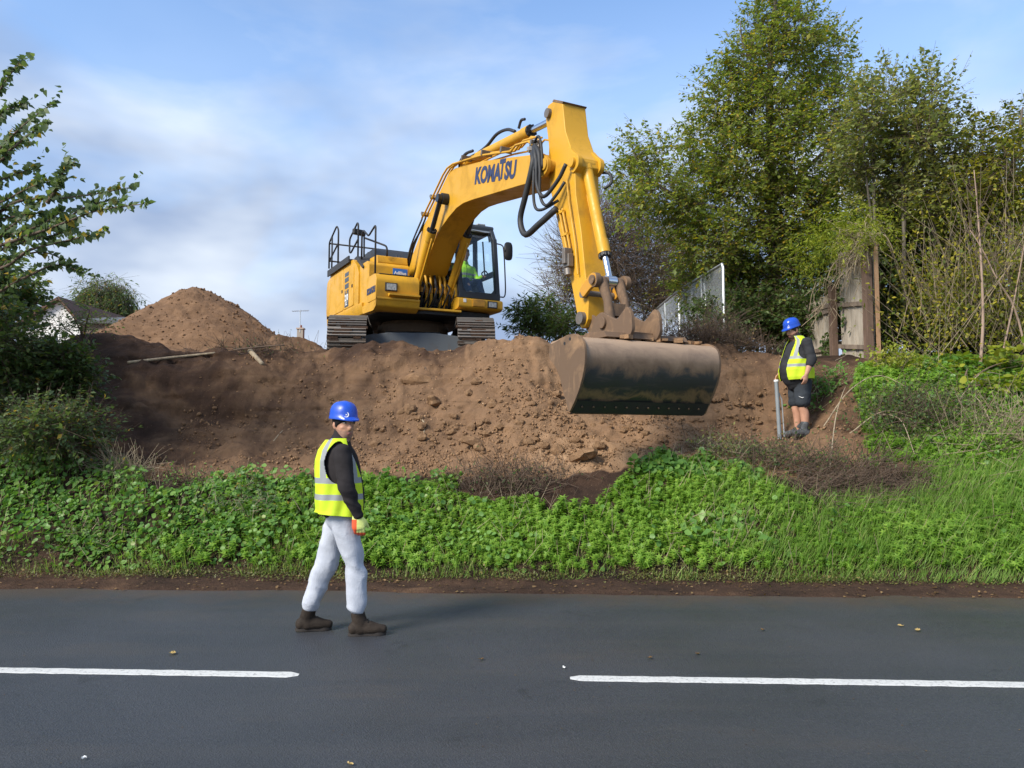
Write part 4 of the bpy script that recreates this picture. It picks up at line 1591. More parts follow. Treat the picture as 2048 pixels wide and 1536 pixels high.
def hand_chains(wrist, d, out, fwd, s=1.0, curl=.55, fat=1.0):
    """palm and five bent fingers; d towards the fingertips, out = back of the hand, fwd = thumb side"""
    w, d, fwd = Vector(wrist), Vector(d).normalized(), Vector(fwd).normalized()
    fwd = (fwd - d * fwd.dot(d)).normalized()
    out = Vector(out)
    out = (out - d * out.dot(d) - fwd * out.dot(fwd)).normalized()
    C = []
    C.append({'c': [(w - d * .02 * s, .026 * fat, .020 * fat), (w + d * .03 * s, .036 * fat, .017 * fat), (w + d * .075 * s, .041 * fat, .015 * fat), (w + d * .092 * s, .039 * fat, .013 * fat)], 'ref': fwd, 'n': 14})
    for k, (off, ln) in enumerate(((.030, .072), (.010, .080), (-.010, .075), (-.029, .060))):
        p = w + d * .088 * s + fwd * off * s
        c = curl * (1 + .12 * k)
        a, L = d.copy(), ln * s
        pts = [(p - a * .012, .0095 * fat, .0095 * fat), (p, .0092 * fat, .0092 * fat)]
        q = p
        for j, seg in enumerate((.42, .33, .25)):
            th = c * (j + .55) * .62
            dd = (d * math.cos(th) - out * math.sin(th)).normalized()
            q = q + dd * L * seg
            pts.append((q, .0088 * fat - .0008 * j, .0088 * fat - .0008 * j))
        C.append({'c': pts, 'ref': fwd, 'n': 10, 'sub': 3})
    p = w + d * .025 * s + fwd * .026 * s
    t1 = (d * .75 + fwd * .62 - out * .25).normalized()
    t2 = (d * .9 + fwd * .25 - out * .35).normalized()
    C.append({'c': [(p, .013 * fat, .012 * fat), (p + t1 * .038 * s, .0115 * fat, .0105 * fat), (p + t1 * .038 * s + t2 * .045 * s, .009 * fat, .0085 * fat)], 'ref': out, 'n': 10, 'sub': 3})
    return C


HEAD = [(-.122, .052, .026, .026), (-.110, .045, .050, .044), (-.085, .032, .068, .057), (-.045, .016, .083, .066), (0, .006, .094, .072), (.04, 0, .099, .076), (.08, -.005, .094, .073), (.105, -.006, .074, .058), (.120, -.006, .035, .028)]


def head_parts(Mh, s=1.0, jaw=1.0):
    """chains for skull, nose, ears in the head's own frame (x = where it looks)"""
    C = []
    C.append({'c': [(Mh @ Vector((cx * s, 0, z * s)), rx * s, ry * s * (jaw if z < -.03 else 1)) for z, cx, rx, ry in HEAD], 'ref': Mh.to_3x3() @ Vector((1, 0, 0)), 'n': 22})
    C.append({'c': [(Mh @ Vector((.088 * s, 0, .030 * s)), .010, .009), (Mh @ Vector((.104 * s, 0, .002 * s)), .011, .011), (Mh @ Vector((.112 * s, 0, -.022 * s)), .013, .015), (Mh @ Vector((.096 * s, 0, -.034 * s)), .010, .014)], 'ref': Mh.to_3x3() @ Vector((1, 0, 0)), 'n': 10})
    for q in (-1, 1):
        C.append({'c': [(Mh @ Vector((-.004 * s, q * .076 * s, .028 * s)), .017, .007), (Mh @ Vector((-.012 * s, q * .081 * s, .0)), .019, .009), (Mh @ Vector((-.004 * s, q * .075 * s, -.032 * s)), .010, .007)], 'ref': Mh.to_3x3() @ Vector((1, 0, 0)), 'n': 10})
        C.append({'c': [(Mh @ Vector((.084 * s, q * .012 * s, .040 * s)), .011, .008), (Mh @ Vector((.079 * s, q * .040 * s, .042 * s)), .010, .008)], 'ref': Mh.to_3x3() @ Vector((1, 0, 0)), 'n': 8})
        C.append({'c': [(Mh @ Vector((.068 * s, q * .040 * s, -.015 * s)), .014, .014), (Mh @ Vector((.055 * s, q * .052 * s, -.02 * s)), .014, .014)], 'ref': Mh.to_3x3() @ Vector((1, 0, 0)), 'n': 8})
    C.append({'c': [(Mh @ Vector((.082 * s, -.018 * s, -.066 * s)), .008, .008), (Mh @ Vector((.090 * s, 0, -.064 * s)), .010, .010), (Mh @ Vector((.082 * s, .018 * s, -.066 * s)), .008, .008)], 'ref': (0, 0, 1), 'n': 8})
    return C


def face_details(o, Mh, s=1.0, beard='stubble', hair=True):
    """eyes, brows and hair in place; beard and lips as regions of the body's skin"""
    me = o.data
    for m in (M['skin'], M[beard], M['lip']):
        me.materials.append(m)
    inv = Mh.inverted()
    idx = np.zeros(len(me.polygons), np.int32)
    cen = np.empty(len(me.polygons) * 3, np.float32)
    me.polygons.foreach_get('center', cen)
    cen = cen.reshape(-1, 3)
    A = np.array(inv.to_3x3())
    L = (cen @ A.T + np.array(inv.translation)) / s
    head = (np.abs(L[:, 2] + .05) < .11) & (np.hypot(L[:, 0], L[:, 1]) < .14)
    jawline = head & (L[:, 2] < -.042 + .25 * np.clip(.06 - L[:, 0], 0, .10)) & (L[:, 2] > -.16) & (L[:, 0] > -.005)
    cheek = (L[:, 0] > .05) & (np.abs(L[:, 1]) < .045) & (L[:, 2] > -.044)
    idx[jawline & ~cheek] = 1
    lip = head & (np.abs(L[:, 2] + .066) < .009) & (np.abs(L[:, 1]) < .022) & (L[:, 0] > .06)
    idx[lip] = 2
    me.polygons.foreach_set('material_index', idx)
    for q in (-1, 1):
        e = MB()
        e.rings(chain_rings([(Mh @ Vector((.0745 * s, q * .032 * s - .011, .021 * s)), .007, .006), (Mh @ Vector((.083 * s, q * .032 * s, .021 * s)), .009, .007), (Mh @ Vector((.0745 * s, q * .032 * s + .011, .021 * s)), .007, .006)], n=10))
        eo = e.build('eye', M['eye_w'], o, smooth=0)
        e = MB()
        c = Mh @ Vector((.0875 * s, q * .032 * s, .021 * s))
        e.cyl(c - Mh.to_3x3() @ Vector((.004, 0, 0)), c + Mh.to_3x3() @ Vector((.004, 0, 0)), .0062, n=12)
        e.build('iris', M['eye_d'], eo, smooth=None)
        e = MB()
        e.rings(chain_rings([(Mh @ Vector((.091 * s, q * .013 * s, .042 * s)), .004, .004), (Mh @ Vector((.090 * s, q * .030 * s, .048 * s)), .005, .005), (Mh @ Vector((.078 * s, q * .048 * s, .043 * s)), .003, .003)], n=8))
        e.build('eyebrow', M['hair'], o, smooth=0)


def cap_mesh(name, Mh, s, mat, parent, z0=-.03, grow=.007, front=.045):
    """close cap or cropped hair over the skull, down to z0 at the back and higher over the forehead"""
    rg = []
    n = 28
    zs = np.linspace(0, 1, 12)
    for t in zs:
        ring = []
        for j in range(n):
            a = 2 * math.pi * j / n
            lo = z0 + (front - z0) * max(0, math.cos(a)) ** .7 if math.cos(a) > 0 else z0
            z = lo + (.128 - lo) * t
            H = np.array(HEAD)
            cx = np.interp(z, H[:, 0], H[:, 1]); rx = np.interp(z, H[:, 0], H[:, 2]); ry = np.interp(z, H[:, 0], H[:, 3])
            g = grow * (1 if t > .02 else .2)
            ring.append(Mh @ Vector(((cx + (rx + g) * math.cos(a)) * s, (ry + g) * math.sin(a) * s, (z + (grow if t > .9 else 0)) * s)))
        rg.append(ring)
    m = MB()
    m.rings(rg)
    return m.build(name, mat, parent, smooth=60)


def helmet(Mh, s, parent, name='hard_hat'):
    """shell with crown ridges, rim and peak"""
    n = 56
    rg = []
    prof = [(.0, 1.02), (.010, 1.035), (.018, 1.0), (.045, .985), (.075, .945), (.100, .86), (.120, .72), (.133, .52), (.140, .28), (.142, .06)]
    for h, k in prof:
        ring = []
        for j in range(n):
            a = 2 * math.pi * j / n
            ca, sa = math.cos(a), math.sin(a)
            rx, ry = .128 * k, .106 * k
            peak = 0
            dz = 0
            if h < .018:
                peak = .058 * max(0, ca) ** 2.2 + .010 * max(0, -ca) ** 2
                dz = -.016 * max(0, ca) ** 2 + .004 * max(0, -ca)
            ridge = 1 + (.028 * math.exp(-(sa * ry / .016) ** 2) + .016 * math.exp(-((abs(sa) * ry - .045) / .012) ** 2)) * (1 if h > .05 else 0)
            ring.append(Mh @ Vector((-.006 + (rx + peak) * ca * s, ry * sa * s, (.050 + dz + h * ridge) * s)))
        rg.append(ring)
    m = MB()
    m.rings(rg)
    o = m.build(name, M['helmet'], parent, smooth=60)
    return o


def helmet_emblem(Mh, s, parent, ang, z=.085):
    """white crescent and dot printed on the shell"""
    m = MB()
    pts = []
    for k in range(9):
        t = -2.4 + 3.6 * k / 8
        a = ang + .17 * math.cos(t)
        zz = z + .020 * math.sin(t)
        kk = np.interp(zz - .042, [.018, .045, .075, .10], [1.0, .985, .945, .86]) * 1.012
        pts.append(Mh @ Vector((-.006 + .128 * kk * math.cos(a) * s, .106 * kk * math.sin(a) * s, zz * s)))
    m.tube(pts, [.001, .003, .0042, .005, .005, .0045, .004, .003, .001], 6)
    kk = np.interp(z - .042, [.018, .045, .075, .10], [1.0, .985, .945, .86]) * 1.01
    c = Mh @ Vector((-.006 + .128 * kk * math.cos(ang), .106 * kk * math.sin(ang), z))
    m.box(c, (.010, .010, .010))
    m.build('emblem', M['white'], parent, smooth=40)


def head_frame(c, yaw, pitch, roll=0):
    return Matrix.Translation(Vector(c)) @ Matrix.Rotation(yaw, 4, 'Z') @ Matrix.Rotation(pitch, 4, 'Y') @ Matrix.Rotation(roll, 4, 'X')


def vest_mesh(prof, z_hem, grow=.016, gap=.28, arm=((1.30, .15, .15)), braces=True, bands=((1.0, 1.05), (1.14, 1.19)), neck=(1.42, .5), ztop=1.52, vneck=.5):
    """open waistcoat round the torso: prof z -> (cx, rx, ry); angle 0 = front"""
    n, k = 220, 170
    V = []
    zt = ztop
    P = np.array(prof)
    for i in range(k + 1):
        z = z_hem + (zt - z_hem) * i / k
        cx, rx, ry = [np.interp(z, P[:, 0], P[:, q]) for q in (1, 2, 3)]
        fl = .022 * max(0, (z_hem + .22 - z) / .22) ** 1.5
        for j in range(n):
            a = 2 * math.pi * j / n
            w = (.009 * math.sin(5 * a + z * 7) + .005 * math.sin(11 * a - z * 16)) * min(1, max(0, (1.36 - z)) * 3)
            V.append((cx + (rx + grow + fl + w) * math.cos(a), (ry + grow + fl + w) * math.sin(a), z - .018 * math.cos(a) * (1 if i == 0 else max(0, 1 - i / 12))))
    F, mi = [], []
    for i in range(k):
        zc = z_hem + (zt - z_hem) * (i + .5) / k
        for j in range(n):
            a = 2 * math.pi * (j + .5) / n
            a = a if a <= math.pi else a - 2 * math.pi
            ga = gap + (vneck * max(0, zc - 1.22) / .25 if zc > 1.22 else 0)
            if abs(a) < ga: continue
            da = (abs(a) - 1.62) / arm[1 - 0] if False else (abs(a) - 1.60) / .62
            dz = (zc - arm[0]) / arm[1]
            if da * da + dz * dz < 1: continue
            if abs(a) > 2.3 and zc > ztop - .042: continue
            if zc > ztop - .03: continue
            F.append((i * n + j, i * n + (j + 1) % n, (i + 1) * n + (j + 1) % n, (i + 1) * n + j))
            m_ = 0
            for b0, b1 in bands:
                if b0 < zc < b1: m_ = 1
            if braces and zc > bands[-1][1] - .01:
                if .74 < abs(a) < 1.0 or 2.15 < abs(a) < 2.45: m_ = 1
            mi.append(m_)
    me = bpy.data.meshes.new('vest')
    me.from_pydata(V, [], F)
    me.polygons.foreach_set('material_index', mi)
    bm = bmesh.new()
    bm.from_mesh(me)
    bmesh.ops.delete(bm, geom=[v for v in bm.verts if not v.link_faces], context='VERTS')
    bm.to_mesh(me)
    bm.free()
    return me


def add_vest(o_parent, me, mats):
    v = link_mesh('hi_vis_vest', me, mats, o_parent, smooth=0)
    sm = v.modifiers.new('t', 'SOLIDIFY')
    sm.thickness = .005
    sm.offset = 1
    return v


def boot(parent, heel, toe, z, mat, sole=True, h=.16, ankle=None):
    """laced ankle boot with a thick sole"""
    hx, tx = Vector(heel), Vector(toe)
    d = (tx - hx)
    L = d.length
    d.normalize()
    sd_ = Vector((-d.y, d.x, 0))
    an = Vector(ankle) if ankle is not None else hx + d * .08 + Vector((0, 0, h))
    ch = [
        {'c': [(hx + d * .03 + Vector((0, 0, .055)), .043, .048), (hx + d * L * .35 + Vector((0, 0, .055)), .044, .050), (hx + d * L * .70 + Vector((0, 0, .048)), .050, .042), (hx + d * L * .95 + Vector((0, 0, .042)), .040, .034)], 'ref': sd_, 'n': 14},
        {'c': [(hx + d * .085 + Vector((0, 0, .04)), .062, .046), (hx + d * .085 + Vector((0, 0, .10)), .058, .045), (an, .054, .050), (an + Vector((0, 0, .012)), .056, .052)], 'ref': d, 'n': 14},
        {'c': [(hx + d * .10 + Vector((0, 0, .09)), .04, .04), (hx + d * L * .55 + Vector((0, 0, .075)), .038, .036), (hx + d * L * .75 + Vector((0, 0, .06)), .036, .03)], 'ref': sd_, 'n': 12}]
    me = fuse(ch, .008, 2, folds(.004, 20, 5))
    me.name = 'boot'
    b = link_mesh('boot', me, mat, parent)
    s = MB()
    nn = 28
    pr = []
    for j in range(nn):
        a = 2 * math.pi * j / nn
        w = .043 + .008 * math.cos(a) - (.010 if abs(math.cos(a) + .05) < .35 else 0)
        pr.append(hx + d * (L * .5 + (L * .5 + .006) * math.cos(a) * (abs(math.cos(a)) ** -.25 if abs(math.cos(a)) > .05 else 1)) + sd_ * w * math.sin(a))
    s.rings([[p + Vector((0, 0, zz)) for p in pr] for zz in (.0, .005, .020, .026)])
    s.build('sole', M['sole'], b, smooth=50)
    lc = MB()
    for k in range(5):
        t = .12 + .022 * k
        c = hx + d * (L * (.72 - .10 * k)) + Vector((0, 0, .080 + .017 * k))
        lc.tube([c - sd_ * .030 - Vector((0, 0, .012)), c + Vector((0, 0, .010)), c + sd_ * .030 - Vector((0, 0, .012))], .004, 5)
    lc.build('lace', M['wool'], b)
    return b


# ---- the man walking on the road -------------------------------------------------
def walker():
    P0 = Vector((at(682, 1250, 6.18).x, 6.18, 0))
    rz = R(14)
    Mh = head_frame((-.002, -.01, 1.628), R(-62), R(2))
    tor = [(.965, .0, .156, .176), (1.0, .0, .163, .178), (1.05, -.005, .168, .180), (1.15, -.012, .168, .188), (1.25, -.022, .160, .198), (1.35, -.032, .148, .202), (1.43, -.034, .124, .182), (1.48, -.028, .096, .132), (1.52, -.018, .076, .088), (1.56, -.005, .066, .068)]
    rsh, rel, rwr = (-.015, -.185, 1.415), (.020, -.255, 1.165), (.105, -.235, .935)
    lsh, lel, lwr = (-.020, .185, 1.415), (-.02, .255, 1.14), (.05, .25, .92)
    rhp, rkn, ran = (.01, -.085, .90), (.095, -.105, .53), (.125, -.125, .13)
    lhp, lkn, lan = (-.01, .085, .90), (-.125, .095, .52), (-.245, .10, .16)
    ch = head_parts(Mh)
    ch.append([(Mh @ Vector((-.02, 0, -.07)), .056, .054), ((-.012, 0, 1.52), .055, .056), ((-.01, 0, 1.46), .07, .085)])
    ch.append([((c, 0, z), a * .86, b * .86) for z, c, a, b in tor[:8]])
    for a, b, c in ((rsh, rel, rwr), (lsh, lel, lwr)): ch.append([(a, .048, .048), (b, .038, .038), (c, .027, .025)])
    for a, b, c in ((rhp, rkn, ran), (lhp, lkn, lan)): ch.append([(a, .082, .080), (b, .052, .052), ((Vector(b) * .55 + Vector(c) * .45), .050, .050), (c, .036, .036)])
    hr = hand_chains(rwr, (.12, -.02, -1), (0, -1, 0), (1, -.1, 0), 1.0, .75)
    hl = hand_chains(lwr, (.10, .02, -1), (0, 1, 0), (1, .1, 0), 1.0, .75)
    ch += hr + hl
    for heel, toe, an in (((.125, -.13, .06), (.26, -.138, .05), ran), ((-.265, .105, .06), (-.14, .108, .05), lan)):
        ch.append([(an, .030, .030), (heel, .028, .028)])
        ch.append([(heel, .026, .026), (toe, .02, .026)])
    body = link_mesh('person', fuse(ch, .0075, 1), None)
    body.location = P0
    body.rotation_euler = (0, 0, rz)
    tag(body, 'man in blue hard hat, hi-vis vest and grey joggers walking on the road', 'person')
    face_details(body, Mh)
    hm = helmet(Mh, 1.0, body)
    helmet_emblem(Mh, 1.0, hm, R(-24))
    cap_mesh('beanie', Mh, 1.0, M['wool'], body, z0=-.022, grow=.010, front=.036)
    # fleece
    jc = [[((c, 0, z), a, b) for z, c, a, b in tor]]
    for a, b, c in ((rsh, rel, rwr), (lsh, lel, lwr)):
        a_, b_, c_ = Vector(a), Vector(b), Vector(c)
        jc.append([(a_ + Vector((0, 0, .01)), .072, .070), ((a_ * .5 + b_ * .5), .066, .062), (b_, .060, .056), (b_ * .45 + c_ * .55, .052, .048), (c_ + (c_ - b_).normalized() * -.01, .040, .037), (c_ + (c_ - b_).normalized() * .006, .042, .039)])
    jc.append([((-.012, -.0, 1.52), .064, .064), ((-.012, 0, 1.575), .066, .066)])
    me = fuse(jc, .010, 2, folds(.010, 11, 3, (1.14, .98)))
    me.name = 'fleece'
    fl = link_mesh('fleece_jacket', me, M['fleece'], body)
    lg = text_obj('P', .035, M['white'], fl, frame4((.012, -.268, 1.315), (1, 0, 0), (0, 0, 1)), name='emblem', shear=.3, extrude=.002)
    vp = [(z, c - .012, a + .004, b + .004) for z, c, a, b in tor]
    add_vest(body, vest_mesh(vp, .925, .020, .50, (1.335, .165), bands=((1.045, 1.090), (1.175, 1.220)), ztop=1.55), [M['hivis'], M['reflect']])
    # joggers
    tc = [[((0, 0, .80), .085, .110), ((0, 0, .86), .124, .158), ((0, 0, .93), .130, .158), ((0, 0, .95), .128, .155)]]
    tc.append([(rhp, .108, .096), (Vector(rhp) * .5 + Vector(rkn) * .5, .094, .086), (rkn, .074, .070), (Vector(rkn) * .5 + Vector(ran) * .5, .072, .068), (Vector(ran) + Vector((0, 0, .09)), .068, .064), (Vector(ran) + Vector((0, 0, .06)), .052, .050)])
    tc.append([(lhp, .112, .098), (Vector(lhp) * .5 + Vector(lkn) * .5, .100, .088), (lkn, .080, .074), (Vector(lkn) * .5 + Vector(lan) * .5, .076, .070), (Vector(lan) * .82 + Vector(lkn) * .18, .066, .062), (Vector(lan) * .92 + Vector(lkn) * .08, .052, .050)])
    me = fuse(tc, .010, 3, folds(.017, 6.0, 8, (.50, .20)))
    me.name = 'joggers'
    link_mesh('jogging_trousers', me, M['jogger'], body)
    boot(body, (.055, -.13, 0), (.335, -.15, 0), 0, M['boot'], ankle=(.125, -.128, .15))
    boot(body, (-.345, .105, .004), (-.075, .11, 0), 0, M['boot'], ankle=(-.245, .10, .16))
    # gloves
    for hc, w in ((hand_chains(rwr, (.12, -.02, -1), (0, -1, 0), (1, -.1, 0), 1.12, .75, 1.32), rwr), (hand_chains(lwr, (.10, .02, -1), (0, 1, 0), (1, .1, 0), 1.12, .75, 1.32), lwr)):
        wv = Vector(w)
        hc.append([(wv + Vector((-.014, 0, .035)), .040, .036), (wv, .036, .032)])
        me = fuse(hc, .006, 1)
        me.name = 'glove'
        g = link_mesh('work_glove', me, [M['glove_y'], M['glove_o']], body)
        cen = np.empty(len(me.polygons) * 3, np.float32)
        me.polygons.foreach_get('center', cen)
        cen = cen.reshape(-1, 3)
        palm = ((cen[:, 0] < w[0] - .004) & (cen[:, 2] < w[2] - .03)) | (cen[:, 2] < w[2] - .135)
        me.polygons.foreach_set('material_index', palm.astype(np.int32))
    return body


walker()


# ---- the man standing in the cutting -------------------------------------------------
def standing():
    wx, wy = at(1601, 880, 11.45).x, 11.45
    P0 = Vector((wx, wy, float(gz(np.array([wx]), np.array([wy]))[0]) - .04))
    rz = R(190)
    Mh = head_frame((.085, .0, 1.575), R(14), R(18))
    tor = [(.80, .02, .165, .185), (.88, .045, .205, .205), (.98, .055, .222, .215), (1.08, .045, .212, .215), (1.18, .025, .190, .215), (1.28, .010, .165, .220), (1.36, .0, .140, .212), (1.42, .0, .112, .170), (1.46, .015, .085, .105), (1.50, .035, .072, .075)]
    lsh, lel, lwr = (-.005, .225, 1.375), (-.035, .300, 1.125), (.055, .300, .905)
    rsh, rel, rwr = (.005, -.225, 1.375), (.02, -.300, 1.13), (.20, -.215, .93)
    lhp, lkn, lan = (-.01, .085, .82), (.005, .085, .46), (-.03, .085, .10)
    rhp, rkn, ran = (.0, -.085, .82), (.02, -.080, .46), (-.01, -.085, .10)
    ch = head_parts(Mh, 1.02, 1.12)
    ch.append([(Mh @ Vector((-.02, 0, -.06)), .066, .064), ((.04, 0, 1.46), .068, .068), ((.01, 0, 1.40), .08, .10)])
    ch.append([((c, 0, z), a * .88, b * .88) for z, c, a, b in tor[:8]])
    for a, b, c in ((rsh, rel, rwr), (lsh, lel, lwr)): ch.append([(a, .058, .056), (b, .046, .044), (Vector(b) * .6 + Vector(c) * .4, .046, .042), (c, .030, .027)])
    for a, b, c in ((rhp, rkn, ran), (lhp, lkn, lan)): ch.append([(a, .100, .098), (b, .064, .062), (Vector(b) * .62 + Vector(c) * .38 + Vector((-.018, 0, 0)), .066, .062), (c, .044, .042)])
    ch += hand_chains(lwr, (.22, .0, -1), (0, 1, 0), (1, .25, 0), 1.05, .6, 1.1)
    ch += hand_chains(rwr, (.55, .05, -.75), (.3, -1, .2), (.5, .4, .6), 1.0, 1.5, 1.05)
    for s, an in ((1, lan), (-1, ran)):
        ch.append([(an, .032, .032), ((-.02, s * .088, .06), .028, .028)])
        ch.append([((-.02, s * .088, .06), .026, .026), ((.11, s * .098, .05), .02, .026)])
    body = link_mesh('person', fuse(ch, .0085, 1), None)
    body.location = P0
    body.rotation_euler = (0, 0, rz)
    tag(body, 'bearded man in blue hard hat, hi-vis vest and dark shorts standing in the cutting', 'person')
    face_details(body, Mh, 1.02, 'beard')
    hm = helmet(Mh, 1.03, body)
    helmet_emblem(Mh, 1.03, hm, R(24))
    cap_mesh('hair', Mh, 1.02, M['hair'], body, z0=-.035, grow=.006, front=.05)
    jc = [[((c, 0, z), a, b) for z, c, a, b in tor]]
    for a, b, c in ((rsh, rel, rwr), (lsh, lel, lwr)):
        a_, b_, c_ = Vector(a), Vector(b), Vector(c)
        e = b_ * .62 + c_ * .38
        jc.append([(a_ + Vector((0, 0, .01)), .082, .078), ((a_ * .5 + b_ * .5), .074, .070), (b_, .066, .062), (b_ * .8 + c_ * .2, .062, .058), (e, .056, .053)])
    me = fuse(jc, .011, 2, folds(.009, 10, 13, (1.12,)))
    me.name = 'fleece'
    link_mesh('fleece_jacket', me, M['charcoal'], body)
    vp = [(z, c - .004, a + .003, b + .003) for z, c, a, b in tor]
    add_vest(body, vest_mesh(vp, .845, .018, .50, (1.29, .155), bands=((1.02, 1.065), (1.135, 1.178)), vneck=.16), [M['hivis'], M['reflect']])
    sc_ = [[((.015, 0, .80), .165, .190), ((.02, 0, .90), .175, .190)]]
    for s in (1, -1): sc_.append([((-.01, s * .085, .80), .130, .115), ((.0, s * .090, .66), .120, .105), ((.005, s * .090, .52), .112, .100), ((.005, s * .090, .505), .112, .100)])
    me = fuse(sc_, .011, 2, folds(.011, 8, 23, (.62,)))
    me.name = 'shorts'
    so = link_mesh('shorts', me, M['shorts'], body)
    m = MB()
    m.tube([(.045, .196, .575), (.065, .194, .563), (.085, .188, .570), (.115, .172, .590)], [.002, .006, .005, .001], 6)
    m.build('emblem', M['white'], so)
    for s, an in ((1, lan), (-1, ran)):
        boot(body, (-.10, s * .085, 0), (.19, s * .105, 0), 0, M['boot_grey'], ankle=(-.02, s * .085, .155))
        me = fuse([[((-.02, s * .085, .14), .056, .054), ((-.025, s * .085, .19), .056, .054), ((-.026, s * .085, .205), .055, .053)]], .009, 1, folds(.006, 30, 3))
        me.name = 'sock'
        link_mesh('sock', me, M['boot_grey'], body)
    return body, P0, rz


man, manP, manR = standing()
# the tube he steadies with his far hand
def to_world(o, p):
    return Matrix.Translation(o.location) @ Matrix.Rotation(o.rotation_euler[2], 4, 'Z') @ Vector(p)


top = to_world(man, (.275, -.165, .82))
bt = top + Vector((.015, -.05, 0))
bt.z = float(gz(np.array([bt.x]), np.array([bt.y]))[0]) - .01
pr = empty('marker_pole', bt)
tag(pr, 'grey tube with a white cap standing beside the man in shorts', 'pole')
m = MB()
m.cyl((0, 0, 0), top - bt, .030, n=16)
m.build('tube', plain('grey_plastic', (.20, .225, .235), .5), pr)
m = MB()
dv = (top - bt).normalized()
m.cyl(top - bt - dv * .004, top - bt + dv * .03, .036, n=16)
m.build('cap', M['white'], pr, bevel=.008)
m = MB()
m.tube([Vector((.075, .02, .04)), Vector((.070, .02, .06)) + (top - bt) * .62, Vector((.03, .0, 0)) + (top - bt) * .80], .011, 8)
m.build('side_rod', M['galv'], pr)


# ---- the operator in the cab -------------------------------------------------
def operator():
    oy = .96
    def w(p): return (p[0] + (.44 if p[2] > 1.99 else .30), p[1] + oy, p[2] - (.12 if p[2] > 1.9 else .03))
    Mh = head_frame(w((.16, -.015, 2.66)), R(-20), R(8))
    C, J, T = [], [], []
    C += head_parts(Mh)
    C.append([(Mh @ Vector((-.02, 0, -.07)), .056, .054), (w((.09, 0, 2.52)), .058, .056), (w((.06, 0, 2.46)), .07, .085)])
    tor = [((-.03, 0, 1.98), .15, .19), ((-.02, 0, 2.10), .16, .195), ((.02, 0, 2.22), .155, .20), ((.05, 0, 2.34), .145, .205), ((.06, 0, 2.42), .115, .18), ((.075, 0, 2.47), .08, .10), ((.09, 0, 2.50), .07, .075)]
    C.append([(w(p), a * .88, b * .88) for p, a, b in tor])
    J.append([(w(p), a, b) for p, a, b in tor])
    for s in (-1, 1):
        sh_, el, wr = w((.05, s * .19, 2.38)), w((.14, s * .27, 2.15)), w((.40, s * .285, 2.16))
        C.append([(sh_, .05, .05), (el, .04, .04), (wr, .027, .026)])
        J.append([(sh_, .075, .07), (el, .062, .06), ((Vector(el) * .3 + Vector(wr) * .7), .052, .05), (Vector(el) * .06 + Vector(wr) * .94, .043, .042)])
        C += hand_chains(wr, (1, 0, -.05), (0, s * .3, 1), (0, -s, .2), .95, 1.6)
        hp, kn, an = w((-.02, s * .10, 2.0)), w((.46, s * .14, 2.02)), w((.80, s * .14, 1.62))
        C.append([(hp, .085, .085), (kn, .055, .055), (an, .036, .036)])
        T.append([(hp, .105, .10), ((Vector(hp) * .5 + Vector(kn) * .5), .092, .088), (kn, .076, .074), ((Vector(kn) * .5 + Vector(an) * .5), .068, .066), (an, .062, .060)])
        C.append([(an, .034, .034), (w((.98, s * .14, 1.56)), .03, .034)])
    T.append([(w((-.05, 0, 1.95)), .13, .17), (w((-.03, 0, 2.04)), .14, .175)])
    body = link_mesh('person', fuse(C, .0095, 1), None)
    body.location = exc.location
    body.rotation_euler = exc.rotation_euler
    tag(body, 'excavator driver in a green hi-vis jacket sitting in the cab', 'person')
    face_details(body, Mh, 1.0, 'stubble')
    cap_mesh('hair', Mh, 1.0, M['hair'], body, z0=-.03, grow=.004, front=.06)
    me = fuse(J, .012, 2, folds(.010, 10, 33))
    me.name = 'jacket'
    jo = link_mesh('hi_vis_jacket', me, [M['hivis_green'], M['reflect'], M['wool']], body)
    cen = np.empty(len(me.polygons) * 3, np.float32)
    me.polygons.foreach_get('center', cen)
    cen = cen.reshape(-1, 3)
    tr = np.abs(cen[:, 1] - oy) < .22
    idx = np.where(tr & (np.abs(cen[:, 2] - 2.12) < .022), 1, 0)
    idx = np.where(tr & (np.abs(cen[:, 2] - 2.03) < .02), 1, idx)
    idx = np.where(cen[:, 2] > 2.465, 2, idx)
    idx = np.where((np.abs(cen[:, 1] - oy) < .008) & (cen[:, 0] > .05), 2, idx)
    idx = np.where(cen[:, 2] < 2.0, 2, idx)
    me.polygons.foreach_set('material_index', idx.astype(np.int32))
    me = fuse(T, .013, 2, folds(.010, 9, 36))
    me.name = 'trousers'
    link_mesh('trousers', me, M['navy'], body)
    for s in (-1, 1):
        me = fuse([[(w((.76, s * .14, 1.56)), .05, .045), (w((.88, s * .14, 1.55)), .045, .05), (w((1.03, s * .14, 1.53)), .035, .045)], [(w((.79, s * .14, 1.57)), .05, .05), (w((.80, s * .14, 1.66)), .05, .05)]], .010, 2)
        me.name = 'shoe'
        link_mesh('shoe', me, M['straw'], body)


operator()
